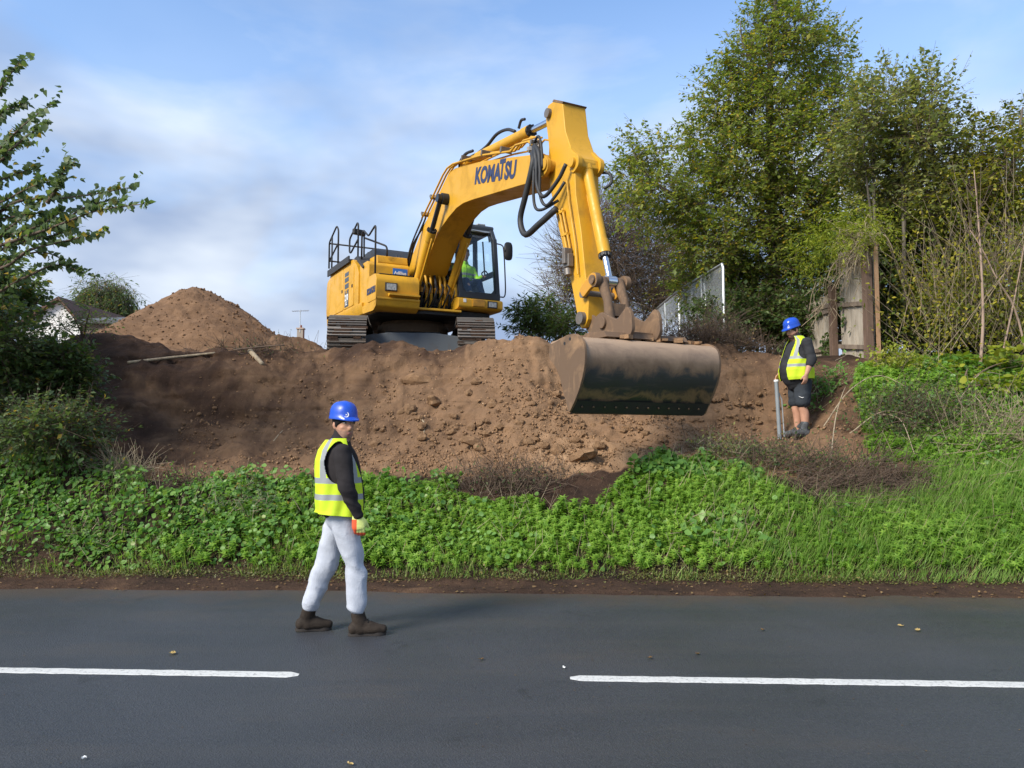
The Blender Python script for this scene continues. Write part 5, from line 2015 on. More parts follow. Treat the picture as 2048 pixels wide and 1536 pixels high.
# ------------------------------------------------------------------ vegetation
G = lambda *c: c
M['leaf_tree'] = leaf_mat('leaf_tree', [(0, (.150, .195, .050)), (.45, (.225, .275, .065)), (.80, (.30, .325, .075)), (.93, (.44, .37, .06)), (1, (.54, .34, .05))], .52)
M['leaf_dark'] = leaf_mat('leaf_dark', [(0, (.055, .092, .034)), (.5, (.088, .140, .046)), (.9, (.135, .185, .056)), (1, (.28, .26, .06))], .42)
M['leaf_left'] = leaf_mat('leaf_left', [(0, (.090, .138, .070)), (.55, (.138, .192, .095)), (.93, (.185, .240, .105)), (.97, (.46, .30, .05)), (1, (.52, .33, .05))], .48)
M['leaf_silver'] = leaf_mat('leaf_silver', [(0, (.185, .215, .095)), (.5, (.265, .290, .120)), (.85, (.35, .34, .13)), (1, (.50, .39, .10))], .5)
M['leaf_yellow'] = leaf_mat('leaf_yellow', [(0, (0.103, 0.138, 0.023)), (.5, (0.196, 0.207, 0.029)), (1, (0.437, 0.356, 0.034))], .4)
M['leaf_lime'] = leaf_mat('leaf_lime', [(0, (.17, .23, .03)), (.5, (.30, .34, .04)), (1, (.44, .42, .06))], .45)
M['leaf_round'] = leaf_mat('leaf_round', [(0, (.105, .225, .055)), (.5, (.165, .315, .072)), (.92, (.23, .38, .095)), (1, (.31, .37, .11))], .4, .42)
M['leaf_herb'] = leaf_mat('leaf_herb', [(0, (.150, .290, .036)), (.5, (.225, .385, .050)), (1, (.32, .46, .075))], .48)
M['grass'] = leaf_mat('grass_blade', [(0, (.160, .280, .058)), (.5, (.24, .385, .090)), (.9, (.34, .46, .15)), (1, (.50, .46, .20))], .45, .45)
M['brown_leaf'] = leaf_mat('brown_leaf', [(0, (.07, .035, .016)), (.5, (.16, .085, .035)), (1, (.30, .19, .09))], .2)
M['autumn'] = leaf_mat('autumn_leaf', [(0, (.42, .27, .05)), (.5, (.50, .33, .12)), (1, (.50, .40, .22))], .2)
M['moss'] = leaf_mat('moss_fringe', [(0, (.070, .062, .020)), (.5, (.12, .115, .03)), (.85, (.15, .18, .045)), (1, (.28, .20, .08))], .3)

TWIG_T = (np.array([(-.5, 0, -.29), (.5, 0, -.29), (0, 0, .58), (-.25, 1, -.14), (.25, 1, -.14), (0, 1, .29)]), np.array([(0, 1, 4), (0, 4, 3), (1, 2, 5), (1, 5, 4), (2, 0, 3), (2, 3, 5)]))


def sprays(centers, radii, n, length, per, leaf, up=.25, droop=.10, shell=.45, r=None, lw=1.0, jitter=.5):
    """n twigs spread over the clumps; returns twig (P,D,S) and leaf (P,D,N,S) arrays"""
    r = r or rng
    C = np.asarray(centers, float); Rd = np.asarray(radii, float)
    w = np.prod(Rd, axis=1) ** .7
    k = r.choice(len(C), n, p=w / w.sum())
    d = unit(r.normal(size=(n, 3)))
    rad = (shell + (1 - shell) * r.random(n)) ** .8
    lump = .72 + .55 * r.random((len(C), 5))[k, r.integers(0, 5, n)]
    P = C[k] + d * Rd[k] * (rad * lump)[:, None]
    D = unit(d + np.array([0, 0, up]) + r.normal(size=(n, 3)) * jitter)
    L = length * r.uniform(.55, 1.25, n)
    t = (np.arange(per) + .6)[None, :] / per + r.normal(size=(n, per)) * .03
    pos = P[:, None, :] + D[:, None, :] * (L[:, None] * t)[..., None]
    pos[..., 2] -= droop * L[:, None] * t ** 2
    sd_ = unit(np.cross(D, np.array([0, 0, 1.0]) + r.normal(size=(n, 3)) * .3))
    sg = np.where(np.arange(per) % 2 == 0, 1, -1)[None, :, None]
    ld = D[:, None, :] * .55 + sd_[:, None, :] * sg * .8 + r.normal(size=(n, per, 3)) * .32
    ld[..., 2] -= .25
    ln = np.array([0, 0, 1.0]) + r.normal(size=(n, per, 3)) * .45
    ls = leaf * r.uniform(.45, 1.4, (n, per)) * r.uniform(.75, 1.2, (n, 1))
    return (P, D, L), (pos.reshape(-1, 3), ld.reshape(-1, 3), ln.reshape(-1, 3), ls.reshape(-1))


def make_tree(name, label, cat, base, trunk, limbs, clumps, n, length, per, leaf, tmpl, mat, tw=.008, group=None, bark_m=None, up=.25, droop=.1, shell=.45, twig_m=None, lw=1.0, jitter=.5):
    """trunk: [(pt, r)], limbs: [[(pt, r)...]], clumps: [(centre, (rx,ry,rz))]"""
    root = empty(name, base)
    tag(root, label, cat, group)
    b = Vector(base)
    bk = bark_m or M['bark']
    tb = MB()
    tb.tube(spline([Vector(p) - b for p, q in trunk], 4), [x.x for x in spline([Vector((q, 0, 0)) for p, q in trunk], 4)], 10)
    to = tb.build('trunk', bk, root, smooth=0)
    for lb in limbs:
        m = MB()
        m.tube(spline([Vector(p) - b for p, q in lb], 4), [max(.003, x.x) for x in spline([Vector((q, 0, 0)) for p, q in lb], 4)], 7)
        m.build('limb', bk, to, smooth=0)
    C = [Vector(c) - b for c, q in clumps]
    (P, D, L), lf = sprays([tuple(c) for c in C], [q for c, q in clumps], n, length, per, leaf, up, droop, shell, lw=lw, jitter=jitter)
    crown = link_mesh('crown', scatter_mesh('crown', tmpl, *lf), mat, root)
    S = np.c_[np.full(len(P), tw), L * 1.05, np.full(len(P), tw)]
    tws = link_mesh('twigs', scatter_mesh('twigs', TWIG_T, P - D * (L * .35)[:, None], D, rand_dirs(len(P)), S * np.array([1, 1.35, 1])), twig_m or M['twig'], root)
    tws['kind'] = 'stuff'
    crown['kind'] = 'stuff'
    return root


def clump_px(lst, Y, depth=.9):
    out = []
    for c in lst:
        px, py, rx, ry = c[:4]
        dy = c[4] if len(c) > 4 else random.uniform(-.8, .8)
        q = at(px, py, Y + dy)
        k = (Y + dy) / FPX
        out.append((q, (rx * k, (rx + ry) / 2 * k * depth, ry * k)))
    return out


def px_path(lst, Y, r0, r1):
    n = len(lst)
    return [(at(c[0], c[1], Y + (c[2] if len(c) > 2 else 0)), r0 + (r1 - r0) * i / (n - 1)) for i, c in enumerate(lst)]


def ground_at(x, y): return float(gz(np.array([float(x)]), np.array([float(y)]))[0])


# ---- the tall tree on the right
Yt = 16.5
bx_ = at(1550, 680, Yt)
base = (bx_.x, Yt, ground_at(bx_.x, Yt) - .05)
tall = [(1555, 20, 48, 62), (1515, 55, 40, 42), (1600, 60, 50, 48), (1560, -60, 45, 60), (1500, 130, 62, 52), (1640, 110, 56, 54), (1570, 150, 80, 66), (1455, 195, 66, 60), (1540, 235, 90, 70), (1650, 220, 72, 60), (1690, 165, 28, 24),
        (1415, 285, 62, 62), (1500, 320, 90, 74), (1610, 320, 90, 76), (1700, 300, 58, 56), (1400, 375, 58, 60), (1480, 420, 96, 74), (1590, 420, 100, 80), (1700, 400, 76, 74), (1420, 490, 70, 70), (1520, 510, 90, 64), (1630, 500, 90, 62), (1400, 570, 66, 46), (1500, 585, 76, 40)]
left_l = [(1258, 355, 46, 44), (1300, 310, 48, 38), (1325, 385, 60, 44), (1255, 410, 34, 26), (1300, 440, 46, 32), (1268, 290, 20, 26), (1360, 430, 40, 50)]
trk = px_path([(1550, 690), (1549, 560, -.1), (1545, 420), (1540, 280), (1540, 150), (1548, 30), (1556, -70)], Yt, .15, .03)
lim = [px_path([(1548, 500), (1470, 430, -.4), (1370, 400, -.6), (1290, 350, -.6), (1262, 290, -.6)], Yt, .07, .012),
       px_path([(1545, 400), (1620, 330, -.3), (1690, 260, -.5), (1715, 180, -.5)], Yt, .06, .01),
       px_path([(1543, 330), (1470, 260, -.3), (1420, 230, -.5)], Yt, .05, .01),
       px_path([(1540, 200), (1600, 120, .2), (1650, 80, .3)], Yt, .045, .01),
       px_path([(1540, 170), (1490, 100, -.2), (1480, 40, -.3)], Yt, .04, .008),
       px_path([(1548, 520), (1630, 470, .3), (1720, 400, .5)], Yt, .06, .01)]
make_tree('broadleaf_tree', 'tall broadleaf tree turning yellow, straight trunk, behind the timber fence', 'tree', base, trk, lim,
          clump_px(tall, Yt, 1.0) + clump_px(left_l, Yt - .5), 8600, .42, 9, .088, LEAF_OVAL, M['leaf_tree'], .007, shell=.35)

# ---- saplings with silvery leaves, right of the tall tree
for i, (lst, lab) in enumerate((
    ([(1742, 215, 30, 60), (1728, 300, 40, 60), (1760, 380, 46, 60), (1775, 180, 18, 40)], 'slim pale green sapling next to the tall tree'),
    ([(1800, 230, 28, 60), (1815, 320, 44, 70), (1800, 420, 56, 60)], 'pale leafy sapling between two other saplings, second from the tall tree'),
    ([(1862, 195, 34, 62), (1842, 270, 36, 50), (1880, 300, 50, 66), (1868, 390, 60, 66)], 'tallest silvery sapling with upright shoots beside the dry thicket'))):
    Y = 13.9 - .2 * i
    b0 = at(lst[0][0], 680, Y)
    bs = (b0.x, Y, ground_at(b0.x, Y) - .05)
    x0, y0 = lst[0][0], lst[0][1] - lst[0][3]
    make_tree('silver_sapling', lab, 'tree', bs, px_path([(x0 + 12, 690), (x0 + 8, 480), (x0 + 4, 300), (x0, y0)], Y, .045, .008),
              [px_path([(x0 + 8, 500), (lst[1][0], lst[1][1]), (lst[1][0] + 8, lst[1][1] - 70)], Y, .025, .006)], clump_px(lst, Y), 620, .46, 10, .082, LEAF_OVAL, M['leaf_silver'], .007, up=.9, group='silvery saplings')

# ---- dense evergreen shrubs closing the back
for lst, Y, lab, mt, nn, lf in (
    ([(1660, 560, 110, 80), (1750, 500, 90, 90), (1840, 520, 90, 100), (1700, 620, 80, 60), (1800, 630, 100, 60), (1900, 600, 90, 90)], 15.6, 'dark evergreen thicket behind the timber fence end', 'leaf_dark', 4600, .095),
    ([(1980, 480, 100, 110), (1930, 390, 70, 80), (2030, 380, 80, 100), (2010, 600, 90, 90)], 14.0, 'olive green shrub standing behind the dry stems', 'leaf_silver', 2300, .085),
    ([(1820, 670, 90, 40), (1920, 680, 90, 40), (2020, 680, 90, 44), (1980, 620, 80, 50)], 14.2, 'low dark shrub closing the gap under the dry thicket', 'leaf_dark', 1500, .085),
    ([(1965, 290, 44, 50), (2020, 330, 46, 70), (1925, 370, 44, 50), (2000, 420, 60, 56), (1900, 440, 50, 50), (2040, 240, 30, 30)], 13.2, 'loose yellow-green shrub topping the dry thicket', 'leaf_yellow', 620, .085),
    ([(1590, 640, 60, 50), (1510, 640, 70, 50), (1450, 640, 60, 46), (1480, 560, 50, 50)], 16.0, 'dark ivy-leaved shrub at the foot of the tall tree', 'leaf_dark', 1800, .09),
    ([(1390, 590, 66, 60), (1350, 520, 50, 54), (1440, 530, 56, 70), (1330, 600, 44, 40), (1380, 470, 50, 44)], 24.0, 'yellowing bush right behind the wire fence panels', 'leaf_yellow', 2100, .085)):
    b0 = at(lst[0][0], 690, Y)
    bs = (b0.x, Y, ground_at(b0.x, Y) - .05)
    make_tree('shrub', lab, 'shrub', bs, px_path([(lst[0][0], 700), (lst[0][0] + 4, 620), (lst[0][0], lst[0][1] - 20)], Y, .06, .015),
              [px_path([(lst[0][0], 690), (c[0], c[1] + c[3] * .4), (c[0], c[1] - c[3] * .4)], Y, .035, .008) for c in lst[1:]], clump_px(lst, Y, 1.1), nn, .40, 9, lf, LEAF_OVAL, M[mt], .008, shell=.25)

# ---- half-bare bush behind the stick
Y = 21.0
lst = [(1160, 520, 70, 80), (1230, 480, 80, 80), (1290, 520, 70, 90), (1220, 580, 90, 70), (1300, 610, 60, 60), (1130, 590, 46, 50), (1190, 420, 46, 40)]
b0 = at(1230, 700, Y)
make_tree('bare_bush', 'half-bare brown bush with a few yellow leaves behind the digging arm', 'bush', (b0.x, Y, 2.8), px_path([(1230, 740), (1232, 640), (1228, 520)], Y, .06, .02),
          [px_path([(1230, 720), (c[0] * .6 + 1230 * .4, c[1] + 60), (c[0], c[1])], Y, .035, .01) for c in lst], clump_px(lst, Y), 2100, .55, 4, .062, LEAF_OVAL, M['leaf_yellow'], .011, shell=.1, up=.5)
tw2 = sprays([tuple(c) for c, q in clump_px(lst, Y)], [q for c, q in clump_px(lst, Y)], 3600, .75, 2, .05, .4, 0, .2)
o = link_mesh('twigs', scatter_mesh('twigs', TWIG_T, tw2[0][0], tw2[0][1], rand_dirs(3600), np.c_[np.full(3600, .011), tw2[0][2], np.full(3600, .011)]), M['twig'])
o.parent = [x for x in bpy.data.objects if x.name.startswith('bare_bush')][0]
o.matrix_parent_inverse = Matrix.Translation(-Vector((b0.x, Y, 2.8)))
o['kind'] = 'stuff'

# ---- laurel behind the mound
Y = 17.5
lst = [(1050, 630, 34, 28), (1085, 625, 30, 34), (1115, 645, 30, 26), (1070, 655, 50, 26), (1140, 655, 34, 26)]
b0 = at(1075, 690, Y)
make_tree('laurel_bush', 'low dark green laurel bush behind the soil mound', 'bush', (b0.x, Y, ground_at(b0.x, Y) - .05), px_path([(1075, 740), (1078, 690), (1078, 640)], Y, .04, .015),
          [px_path([(1075, 720), (c[0], c[1])], Y, .025, .008) for c in lst], clump_px(lst, Y), 520, .30, 9, .14, LEAF_SLIM, M['leaf_dark'], .01, shell=.2)

# ---- tree hanging in from the left
Yl = 9.4
tx, ty = -8.3, 8.9
left_base = (tx, ty, ground_at(tx, ty) - .05)
br = [[(-60, 260), (-10, 195), (20, 150), (40, 122)], [(-60, 345), (10, 285), (60, 240), (108, 205)], [(-40, 250), (10, 222), (46, 207)], [(-60, 385), (0, 360), (40, 345), (76, 336)], [(-60, 440), (40, 402), (110, 398), (190, 388), (268, 373)],
      [(100, 398), (118, 370), (128, 340), (144, 318)], [(-60, 500), (60, 470), (130, 445), (200, 420), (294, 407)], [(60, 470), (120, 445), (180, 410), (244, 398)], [(-40, 545), (60, 500), (140, 480), (215, 461)], [(-60, 420), (0, 405), (60, 375), (104, 362)],
      [(-60, 560), (20, 520), (90, 505), (160, 540)], [(-60, 600), (40, 560), (110, 530), (168, 545)], [(-60, 520), (0, 470), (50, 430), (60, 400)], [(-30, 330), (20, 300), (60, 268), (92, 248)], [(-60, 470), (0, 440), (50, 430), (96, 425)], 
      [(-40, 310), (0, 300), (30, 290), (62, 283)], [(-60, 480), (20, 470), (80, 450), (130, 420)], [(0, 500), (60, 480), (110, 470), (150, 455)]]
root = empty('lime_tree', left_base)
tag(root, 'heart-leaved tree reaching in from the edge of the road bank beside the dug soil', 'tree')
lb = Vector(left_base)
tb = MB()
tp = [left_base, (tx + .05, ty, 2.2), (tx - .05, ty, 4.0), (tx, ty, 6.6)]
tb.tube(spline([Vector(p) - lb for p in tp], 5), [max(.02, x.x) for x in spline([Vector((q, 0, 0)) for q in (.17, .13, .09, .03)], 5)], 10)
to = tb.build('trunk', M['bark'], root, smooth=0)
LP, LD, LN, LS = [], [], [], []
for k, b_ in enumerate(br):
    yy = Yl + random.uniform(-.5, .6)
    pts = [at(px, py, yy + .15 * i * random.uniform(-1, 1)) for i, (px, py) in enumerate(b_)]
    st = Vector((tx, ty, min(6.0, pts[0].z + random.uniform(-.6, 0))))
    if b_[0][0] >= 0: st = pts[0] + (pts[0] - pts[1]) * .3
    path = spline([st] + pts, 8)
    m = MB()
    m.tube([p - lb for p in path], list(np.linspace(.028, .004, len(path))), 6)
    m.build('limb', M['twig'], to, smooth=0)
    for pi in range(9, len(path)):
        p = path[pi]
        t = (path[pi] - path[pi - 1]).normalized()
        for j in range(3):
            sgn = 1 if j % 2 else -1
            sd_ = t.cross(Vector((random.uniform(-.4, .4), -1, random.uniform(-.4, .4)))).normalized()
            LP.append(p + t * random.uniform(-.05, .05) - lb)
            LD.append(t * .3 + sd_ * sgn * random.uniform(.5, 1) + Vector((0, random.uniform(-.5, .5), -.35)))
            LN.append(Vector((random.gauss(-.2, .5), random.gauss(-.6, .5), random.gauss(.7, .4))))
            LS.append(random.uniform(.055, .10))
        if pi % 3 == 0:      # side twig
            dd = (t + Vector((random.uniform(-.6, .6), random.uniform(-.6, .6), random.uniform(-.7, .7)))).normalized()
            ln = random.uniform(.12, .38)
            for j in range(6):
                LP.append(p + dd * ln * (j + 1) / 6 - lb)
                LD.append(dd * .3 + Vector((random.gauss(0, .6), random.gauss(0, .6), random.gauss(-.2, .6))))
                LN.append(Vector((random.gauss(-.2, .5), random.gauss(-.6, .5), random.gauss(.7, .4))))
                LS.append(random.uniform(.05, .09))
cr = link_mesh('crown', scatter_mesh('crown', LEAF_HEART, np.array(LP), np.array(LD), np.array(LN), np.array(LS)), M['leaf_left'], root)
cr['kind'] = 'stuff'
# the rest of its crown, beside the picture
cl = [((-9.7, 8.6, 5.0), (1.3, 1.4, 1.1)), ((-10.6, 8.2, 4.0), (1.2, 1.4, 1.1)), ((-9.2, 8.8, 6.6), (1.1, 1.1, .8))]
(P, D, L), lf = sprays([tuple(Vector(c) - lb) for c, q in cl], [q for c, q in cl], 800, .5, 8, .105, .2, .1, .3)
cr2 = link_mesh('crown', scatter_mesh('crown', LEAF_HEART, *lf), M['leaf_left'], root)
cr2['kind'] = 'stuff'

# ---- dark bushes on the left bank
def bush(name, label, cat, lst, Y, n, leaf, mat, tmpl=LEAF_OVAL, length=.34, per=9, group=None, tw=.006, shell=.2, up=.3, drop=0):
    cs = clump_px(lst, Y, 1.0)
    c0 = cs[0][0]
    b = (c0.x, Y, ground_at(c0.x, Y) - .04)
    stem = [(Vector(b), .03), (Vector((c0.x, Y, (b[2] + c0.z) / 2)), .02), (c0, .008)]
    lim = [[(Vector(b) + Vector((0, 0, .05)), .018), ((Vector(b) + Vector(c)) / 2 + Vector((0, 0, .1)), .012), (Vector(c), .004)] for c, q in cs[1:]]
    return make_tree(name, label, cat, b, stem, lim, cs, n, length, per, leaf, tmpl, M[mat], tw, group, M['twig'], up, .12, shell)


bush('ivy_bush', 'dark ivy bush hanging down the road bank beside the cutting', 'bush', [(60, 735, 84, 62), (-10, 680, 60, 50), (120, 725, 46, 40), (100, 790, 76, 66), (20, 780, 70, 90), (150, 750, 36, 50)], 11.0, 2100, .075, 'leaf_dark')
bush('bramble_bush', 'leafy bramble below the ivy bush, just above the round-leaved plants', 'bush', [(80, 860, 90, 46), (20, 860, 60, 60), (150, 850, 46, 36), (190, 880, 36, 26), (60, 800, 60, 40)], 10.2, 1150, .062, 'leaf_left')
bush('young_tree', 'leafy young tree with dark foliage in front of the white gable', 'tree', [(5, 590, 50, 46), (-40, 560, 50, 60), (52, 605, 26, 26), (0, 640, 50, 30)], 11.8, 620, .08, 'leaf_left', LEAF_HEART)
bush('scrub_bush', 'sparse grey-green scrub at the top of the bank before the shed roof', 'bush', [(150, 640, 46, 26), (180, 620, 26, 30), (200, 650, 40, 18), (120, 655, 40, 16)], 13.0, 110, .05, 'leaf_left', shell=.05)

# ---- willow far away
Y = 42.0
wl = [(205, 590, 46, 42), (180, 610, 30, 30), (240, 600, 24, 36), (215, 640, 44, 26)]
cs = clump_px(wl, Y)
b0 = at(210, 700, Y)
wroot = make_tree('willow_tree', 'drooping willow beyond the spoil heap, next to the brick chimney', 'tree', (b0.x, Y, 2.6), px_path([(210, 760), (211, 660), (210, 590)], Y, .22, .05), [px_path([(210, 680), (c[0], c[1])], Y, .1, .03) for c in wl[1:]],
          cs, 1300, 1.0, 12, .22, LEAF_SLIM, M['leaf_left'], .014, up=-1.3, droop=.5, shell=.3)

# ---- ground cover on the bank
def surf(n, x0, x1, v0, v1, r=rng):
    x = r.uniform(x0, x1, n)
    v = r.uniform(v0, v1, n)
    y = v - SK * x
    return x, y, v


def slope_n(x, y, e=.06):
    return unit(np.c_[(gz(x - e, y) - gz(x + e, y)) / (2 * e), (gz(x, y - e) - gz(x, y + e)) / (2 * e), np.ones(len(x))])


def lip(x):
    """how far up the bank the plants reach (road-aligned depth)"""
    return np.interp(x, [-12, -6.8, -5.9, -5.0, -4.2, -3.5, -2.6, -1.4, -.8, .1, .8, 1.4, 2.0, 2.9, 3.4, 4.1, 4.6, 5.1, 5.7, 12],
                     [10.4, 10.3, 10.0, 9.85, 9.45, 9.70, 9.72, 9.74, 9.72, 9.35, 9.2, 9.72, 10.02, 9.95, 9.55, 9.40, 10.3, 11.7, 12.7, 12.8]) + .12 * vnoise(x * 1.7, x * 0, 5)


def hole(x, v):
    """bare and dead patches"""
    h = np.exp(-((x + .1) / .55) ** 2 - ((v - 9.62) / .24) ** 2) + np.exp(-((x - .45) / .10) ** 2 - ((v - 9.3) / .22) ** 2)
    h += np.exp(-((x - 3.9) / .75) ** 2 - ((v - 9.65) / .30) ** 2) + np.exp(-((x + 4.35) / .30) ** 2 - ((v - 9.62) / .2) ** 2)
    h += np.exp(-((x - 4.7) / .35) ** 2 - ((v - 9.6) / .18) ** 2)
    return h


def round_leaves():
    x, y, v = surf(125000, -12, 11, 8.38, 12.4)
    pat = fbm(x * .9, v * 1.4, 3, 51)
    dens = np.interp(x, [-9, -3.4, -2.2, -.9, 0, 1.6, 3, 8], [1, 1, .7, .30, .10, .06, .05, .04])
    dens = dens * np.clip(.8 + pat, .4, 1.3)
    dens = np.where((np.abs(x - 2.0) < .55) & (v > 9.62) & (v < 10.0), 1.0, dens)          # big-leaved clump below the bucket
    dens = np.where((x > 5.0) & (v > 10.0), .22, dens)
    dens = np.where((np.abs(x - 2.95) < .16) & (v > 9.6) & (v < 9.9), .9, dens)
    dens *= np.clip((v - 8.30) / .32, 0, 1)
    ok = (rng.random(len(x)) < dens * .62) & (v < lip(x) + .03) & (hole(x, v) < .35)
    x, y, v = x[ok], y[ok], v[ok]
    n = len(x)
    ht = .05 + .15 * np.clip(.5 + fbm(x * 2.2, v * 2.2, 2, 61), 0, 1.3) * rng.uniform(.3, 1, n)
    ht *= np.clip((v - 8.3) / .3, .25, 1)
    N = slope_n(x, y)
    P = np.c_[x, y, gz(x, y)] + N * ht[:, None] * .6 + np.array([0, 0, 1.0]) * ht[:, None] * .55
    nn = unit(np.c_[rng.normal(-.15, .38, n), rng.normal(-.42, .35, n), np.full(n, .9)])
    d = rand_dirs(n)
    big = np.where(np.abs(x - 2.0) < .6, 1.35, 1.0)
    s = rng.uniform(.035, .072, n) * big
    o = link_mesh('round_leaved_plants', scatter_mesh('round_leaved_plants', LEAF_ROUND, P - d * s[:, None] * .5, d, nn, s), M['leaf_round'], smooth=0)
    tag(o, 'bright green round-leaved plants covering the road bank', 'plants', kind='stuff')
    # petioles
    k = rng.random(n) < .5
    st = scatter_mesh('stalks', TWIG_T, P[k] - np.array([0, 0, .10]), np.tile((0, 0, 1.0), (k.sum(), 1)) + rng.normal(size=(k.sum(), 3)) * .15, rand_dirs(k.sum()), np.c_[np.full(k.sum(), .004), np.full(k.sum(), .11), np.full(k.sum(), .004)])
    so = link_mesh('stalks', st, M['leaf_herb'], o)
    so['kind'] = 'stuff'


round_leaves()


def herb_template(h, wh, seed):
    r = np.random.default_rng(seed)
    V, F = [], []
    def tri(a, b, c):
        k = len(V)
        V.extend([a, b, c])
        F.append((k, k + 1, k + 2))
    tri((-.006, 0, 0), (.006, 0, 0), (0, h, 0))
    for w in range(wh):
        y = h * (.35 + .65 * (w + .5) / wh)
        rad = .060 * (1.2 - .45 * w / wh)
        a0 = r.random() * 6
        for j in range(6):
            a = a0 + j * math.pi / 3
            ca, sa = math.cos(a), math.sin(a)
            up = y + rad * r.uniform(-.25, .35)
            px, pz = -sa * rad * .22, ca * rad * .22
            tri((ca * .004 + px, y + .004, sa * .004 + pz), (ca * .004 - px, y - .002, sa * .004 - pz), (ca * rad, up, sa * rad))
    return np.array(V), np.array(F)


def herbs():
    objs = []
    root = None
    for q in range(3):
        x, y, v = surf(42000, -4.5, 11, 8.42, 12.6)
        dens = np.interp(x, [-4.5, -3.0, -1.8, -.6, .8, 3.4, 4.6, 8], [.05, .18, .55, 1, 1, .85, .55, .6])
        dens = dens * np.clip(.8 + .7 * fbm(x * 1.1, v * 1.1, 2, 71), .2, 1.2) * np.clip((v - 8.36) / .3, 0, 1)
        ok = (rng.random(len(x)) < dens * .75) & (v < lip(x)) & (hole(x, v) < .30)
        x, y, v = x[ok], y[ok], v[ok]
        n = len(x)
        D = np.c_[rng.normal(0, .35, n), rng.normal(-.35, .3, n), np.ones(n)]
        s = rng.uniform(.55, 1.35, n) * np.clip(.85 + .4 * fbm(x * 1.6, v * 1.6, 2, 75), .5, 1.3)
        P = np.c_[x, y, gz(x, y) - .01]
        me = scatter_mesh('herbs', herb_template(.13, 3, q), P, D, rand_dirs(n), s)
        o = link_mesh('fine_leaved_herbs' if root is None else 'herb_patch', me, M['leaf_herb'])
        o['kind'] = 'stuff'
        if root is None:
            root = o
            tag(o, 'bright green fine-leaved herbs thick on the bank below the bucket', 'herbs', kind='stuff')
        else: o.parent = root


herbs()


def grasses():
    X, Y, V, L, DX = [], [], [], [], []
    # long grass on the right, leaning to the right
    x, y, v = surf(48000, 2.0, 11, 8.45, 9.75)
    dens = np.interp(x, [2.0, 3.2, 4.2, 5.0, 8.5], [.10, .35, .8, 1, 1]) * np.clip((v - 8.4) / .25, 0, 1)
    ok = (rng.random(len(x)) < dens * .85) & (hole(x, v) < .4) & (v < lip(x) - .05 + .3 * (x > 5))
    X.append(x[ok]); Y.append(y[ok]); V.append(v[ok]); L.append(rng.uniform(.09, .30, ok.sum())); DX.append(rng.normal(.40, .60, ok.sum()))
    # fringe along the road and scattered tufts
    x, y, v = surf(21000, -12, 11, 8.22, 8.75)
    ok = rng.random(len(x)) < np.interp(x, [-8, -2, 0, 8], [.45, .6, .8, .8]) * np.clip(.5 + 1.5 * fbm(x * 1.3, v * 2, 2, 83), 0, 1)
    X.append(x[ok]); Y.append(y[ok]); V.append(v[ok]); L.append(rng.uniform(.07, .2, ok.sum())); DX.append(rng.normal(.1, .5, ok.sum()))
    x, y, v = surf(9000, -5, 6, 8.7, 10.3)
    ok = (fbm(x * 1.5, v * 1.5, 2, 81) > .18) & (v < lip(x))
    X.append(x[ok]); Y.append(y[ok]); V.append(v[ok]); L.append(rng.uniform(.12, .28, ok.sum())); DX.append(rng.normal(.2, .45, ok.sum()))
    x, y, L, dx = map(np.concatenate, (X, Y, L, DX))
    n = len(x)
    D = np.c_[dx, rng.normal(-.35, .35, n), np.ones(n)]
    N = np.c_[-dx * .2 + rng.normal(0, .4, n), -np.ones(n) * .4, np.ones(n) * 1.0]
    w = np.c_[rng.uniform(.09, .17, n), L, L]
    o = link_mesh('grass', scatter_mesh('grass', BLADE, np.c_[x, y, gz(x, y) - .01], D, -N, w), M['grass'])
    tag(o, 'long fresh green grass at the foot of the bank along the road', 'grass', kind='stuff')


grasses()


def fringe():
    x, y, v = surf(46000, -8, 8, 8.02, 8.66)
    ok = rng.random(len(x)) < np.clip(.55 + .8 * fbm(x * 1.2, v * 3, 2, 91), 0, 1) * np.clip((v - 8.0) / .2, 0, 1)
    x, y = x[ok], y[ok]
    n = len(x)
    P = np.c_[x, y, gz(x, y) + rng.uniform(0, .06, n)]
    o = link_mesh('moss_fringe', scatter_mesh('moss_fringe', LEAF_OVAL, P, rand_dirs(n, .5), np.c_[rng.normal(0, .5, n), rng.normal(-.5, .4, n), np.ones(n)], rng.uniform(.012, .034, n)), M['moss'])
    tag(o, 'brownish moss and dead stalks fringing the edge of the road', 'moss', kind='stuff')
    x, y, v = surf(2600, -8, 8, 7.66, 9.2)
    ok = rng.random(len(x)) < np.where(v < 8.3, .9, .22)
    x, y, v = x[ok], y[ok], v[ok]
    n = len(x)
    P = np.c_[x, y, np.maximum(gz(x, y), -.01) + .012 + rng.uniform(0, .01, n) + np.where(v > 8.45, rng.uniform(.05, .16, n), 0)]
    o = link_mesh('leaf_litter', scatter_mesh('leaf_litter', LEAF_OVAL, P, rand_dirs(n) * np.array([1, 1, .2]), np.c_[rng.normal(0, .3, n), rng.normal(-.2, .3, n), np.ones(n)], rng.uniform(.015, .05, n)), M['brown_leaf'])
    tag(o, 'brown leaf litter in the dirt along the edge of the road', 'leaf litter', kind='stuff')


fringe()


